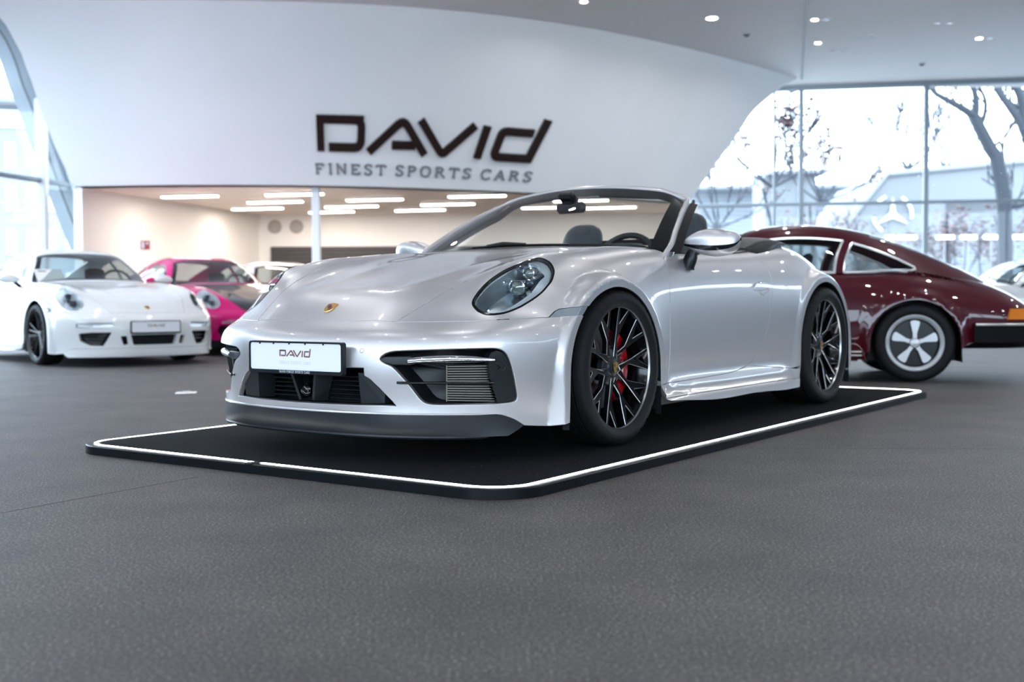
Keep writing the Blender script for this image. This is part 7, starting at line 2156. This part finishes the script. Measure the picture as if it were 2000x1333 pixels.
def tree(label, base, limbs, leaves=0, name='bare_tree', paths=()):
    """limbs: (start, direction, radius, length, depth, spread); paths: (points, radius) of drawn boughs"""
    t = empty(name, label, 'tree', base)
    mb, tips = MB(), []
    for P, r0, r1 in paths:
        q = crom([np.array(p) - np.array(base) for p in P], 4)
        mb.tube([tuple(p) for p in q], list(np.linspace(r0, r1, len(q))), 7)
        for i in range(3, len(q), 2):
            if r0 > .14: break
            a = random.uniform(0, 2 * PI)
            grow(mb, q[i], np.array([math.cos(a), .3, .5 + .6 * random.random()]) / 1.3, max(r1 * .6, .026), random.uniform(.5, 1.0), 2, .6, tips)
    for p, d, r, L, dep, sp in limbs:
        d = np.array(d, float); d /= np.linalg.norm(d)
        grow(mb, np.array(p) - np.array(base), d, r, L, dep, sp, tips)
    mb.build('trunk', M['bark'], t)
    if leaves:
        lm = MB()
        for _ in range(leaves):
            c_ = tips[random.randrange(len(tips))] + np.random.default_rng(random.randrange(10 ** 6)).normal(0, .16, 3)
            q = Matrix.Rotation(random.uniform(0, 6), 3, 'Z') @ Matrix.Rotation(random.uniform(-1, 1), 3, 'X')
            s = random.uniform(.05, .11)
            P = [q @ Vector(v) for v in ((-s, 0, 0), (0, -s * .5, .01), (s, 0, 0), (0, s * .5, .01))]
            lm.add([tuple(Vector(c_) + p) for p in P], [(0, 1, 2, 3)])
        o = lm.build('foliage', M['leaf_red'], t, smooth=False)
        o['kind'] = 'stuff'
    return t


b0 = (ppt(1965, 600, 30)[0], 30, -.06)
pp = lambda D, *q: [ppt(x, y, D) for x, y in q]
tree('large bare tree with a forked trunk near the right window edge', b0, [], paths=[
    ([b0] + pp(30, (1960, 420), (1945, 322), (1932, 298), (1908, 253), (1900, 235)), .20, .145),
    (pp(30, (1900, 235), (1877, 219), (1848, 203), (1822, 188), (1806, 169), (1780, 160)), .11, .03),
    (pp(30, (1900, 235), (1903, 209), (1895, 164), (1890, 120)), .10, .05), (pp(30, (1910, 250), (1918, 235), (1920, 203), (1903, 167), (1898, 150)), .07, .03),
    (pp(30, (1932, 298), (1950, 285), (1958, 320)), .05, .03), (pp(30, (1958, 440), (1970, 410), (1998, 405), (2030, 380)), .09, .05)])
b1 = (ppt(2030, 600, 28)[0], 28, -.06)
tree('second bare tree cut off by the right edge of the window', b1, [], paths=[
    ([b1] + pp(28, (2028, 400), (2012, 300), (2000, 272)), .2, .145),
    (pp(28, (2000, 272), (1987, 243), (1963, 209), (1945, 185), (1927, 146), (1920, 110)), .12, .05),
    (pp(28, (1995, 262), (1994, 209), (1971, 156), (1965, 110)), .13, .08), (pp(28, (1950, 190), (1948, 150), (1940, 110)), .06, .04), (pp(28, (2004, 160), (1985, 130)), .05, .04)])
for px_, d_, h_, lb in ((1772, 37, 330, 'bare twiggy bush rising behind the grey gable'), (1845, 41, 328, 'bare fan-shaped small tree right of the tall mullion')):
    bb = (ppt(px_, 600, d_ + 10)[0], d_ + 10, -.06)
    c_ = ppt(px_, h_ + 6, d_ + 10)
    tree(lb, bb, [(bb, (0, 0, 1), .12, c_[2], 0, .1)] + [(c_, (1.5 * math.cos(a), .2, math.sin(a) + .15), .05, 1.25, 3, .5) for a in (.35, .75, 1.15, 1.5, 1.9, 2.3, 2.75)])
for px_, top, d_, lf, lb in ((1508, 300, 29, 900, 'slim young tree with red-brown leaves left of the double mullion'), (1604, 330, 36, 500, 'slim young tree with sparse dark leaves right of the double mullion'),
                             (1400, 380, 33, 300, 'low leafy branches at the far left of the glass wall')):
    bb = (ppt(px_, 600, d_)[0], d_, -.06)
    c_ = ppt(px_, top + 70, d_)
    tree(lb, bb, [(bb, (0, 0, 1), .07, c_[2] + .1, 0, .1)] + [(c_, (math.cos(a), .3 * math.sin(2 * a), .35 + .8 * abs(math.sin(a))), .035, 1.0, 2, .5) for a in (.1, .7, 1.3, 1.8, 2.5, 3.0)], lf, 'young_tree')
for px_, y_, d_, n_, lb in ((1720, 455, 35, 1500, 'reddish leafless shrub in front of the grey gable'), (1885, 470, 36.5, 1600, 'wide reddish shrub before the white siding'), (1625, 470, 33, 700, 'low reddish shrub left of the grey gable')):
    bb = (ppt(px_, 600, d_)[0], d_, -.06)
    tree(lb, bb, [(bb, (math.cos(a), .2, 1.2 + abs(math.sin(a))), .05, ppt(px_, y_, d_)[2] * (.36 if px_ == 1720 else .6), 2, .6) for a in (.2, .8, 1.5, 2.2, 2.9)], n_, 'shrub')

# office block seen through the left glazing
of = empty('office_block', 'grey office block with rows of bright windows beyond the left glazing', 'building', (-27, 60, 0), .30)
ob = MB().box((0, 1.2, 5.4), (24, 2.2, 10.8))
ob.build('facade', M['office'], of, smooth=False)
for r_ in range(4):
    for k in range(20):
        MB().box((-9.3 + k * .95, .06, 1.5 + r_ * 2.25), (.50, .10, 1.30), bev=.02).build('window', M['office_win'], of, smooth=False)
MB().box((0, -.02, 10.1), (24, .2, .9)).build('window_band', M['office_win'], of, smooth=False)
MB().box((0, -.1, 10.9), (24.6, 2.8, .25)).build('roof_slab', M['roof_grey'], of, smooth=False)

# unseen dark building added past the right-hand glazing to darken the flank reflections
db2 = empty('reflection_block', 'added dark block, out of view right of the hall, darkening the flank reflections', 'building', (30, 4, 0))
MB().box((2, 0, 3.1), (4, 60, 6.2)).build('facade', M['brick'], db2, smooth=False)
MB().box((1.9, 0, 6.3), (4.6, 60.6, .25)).build('roof_slab', M['roof_grey'], db2, smooth=False)
for k in range(14):
    MB().box((-.03, -27 + k * 4.1, 2.6), (.08, 2.2, 1.5), bev=.02).build('window', M['office'], db2, smooth=False)
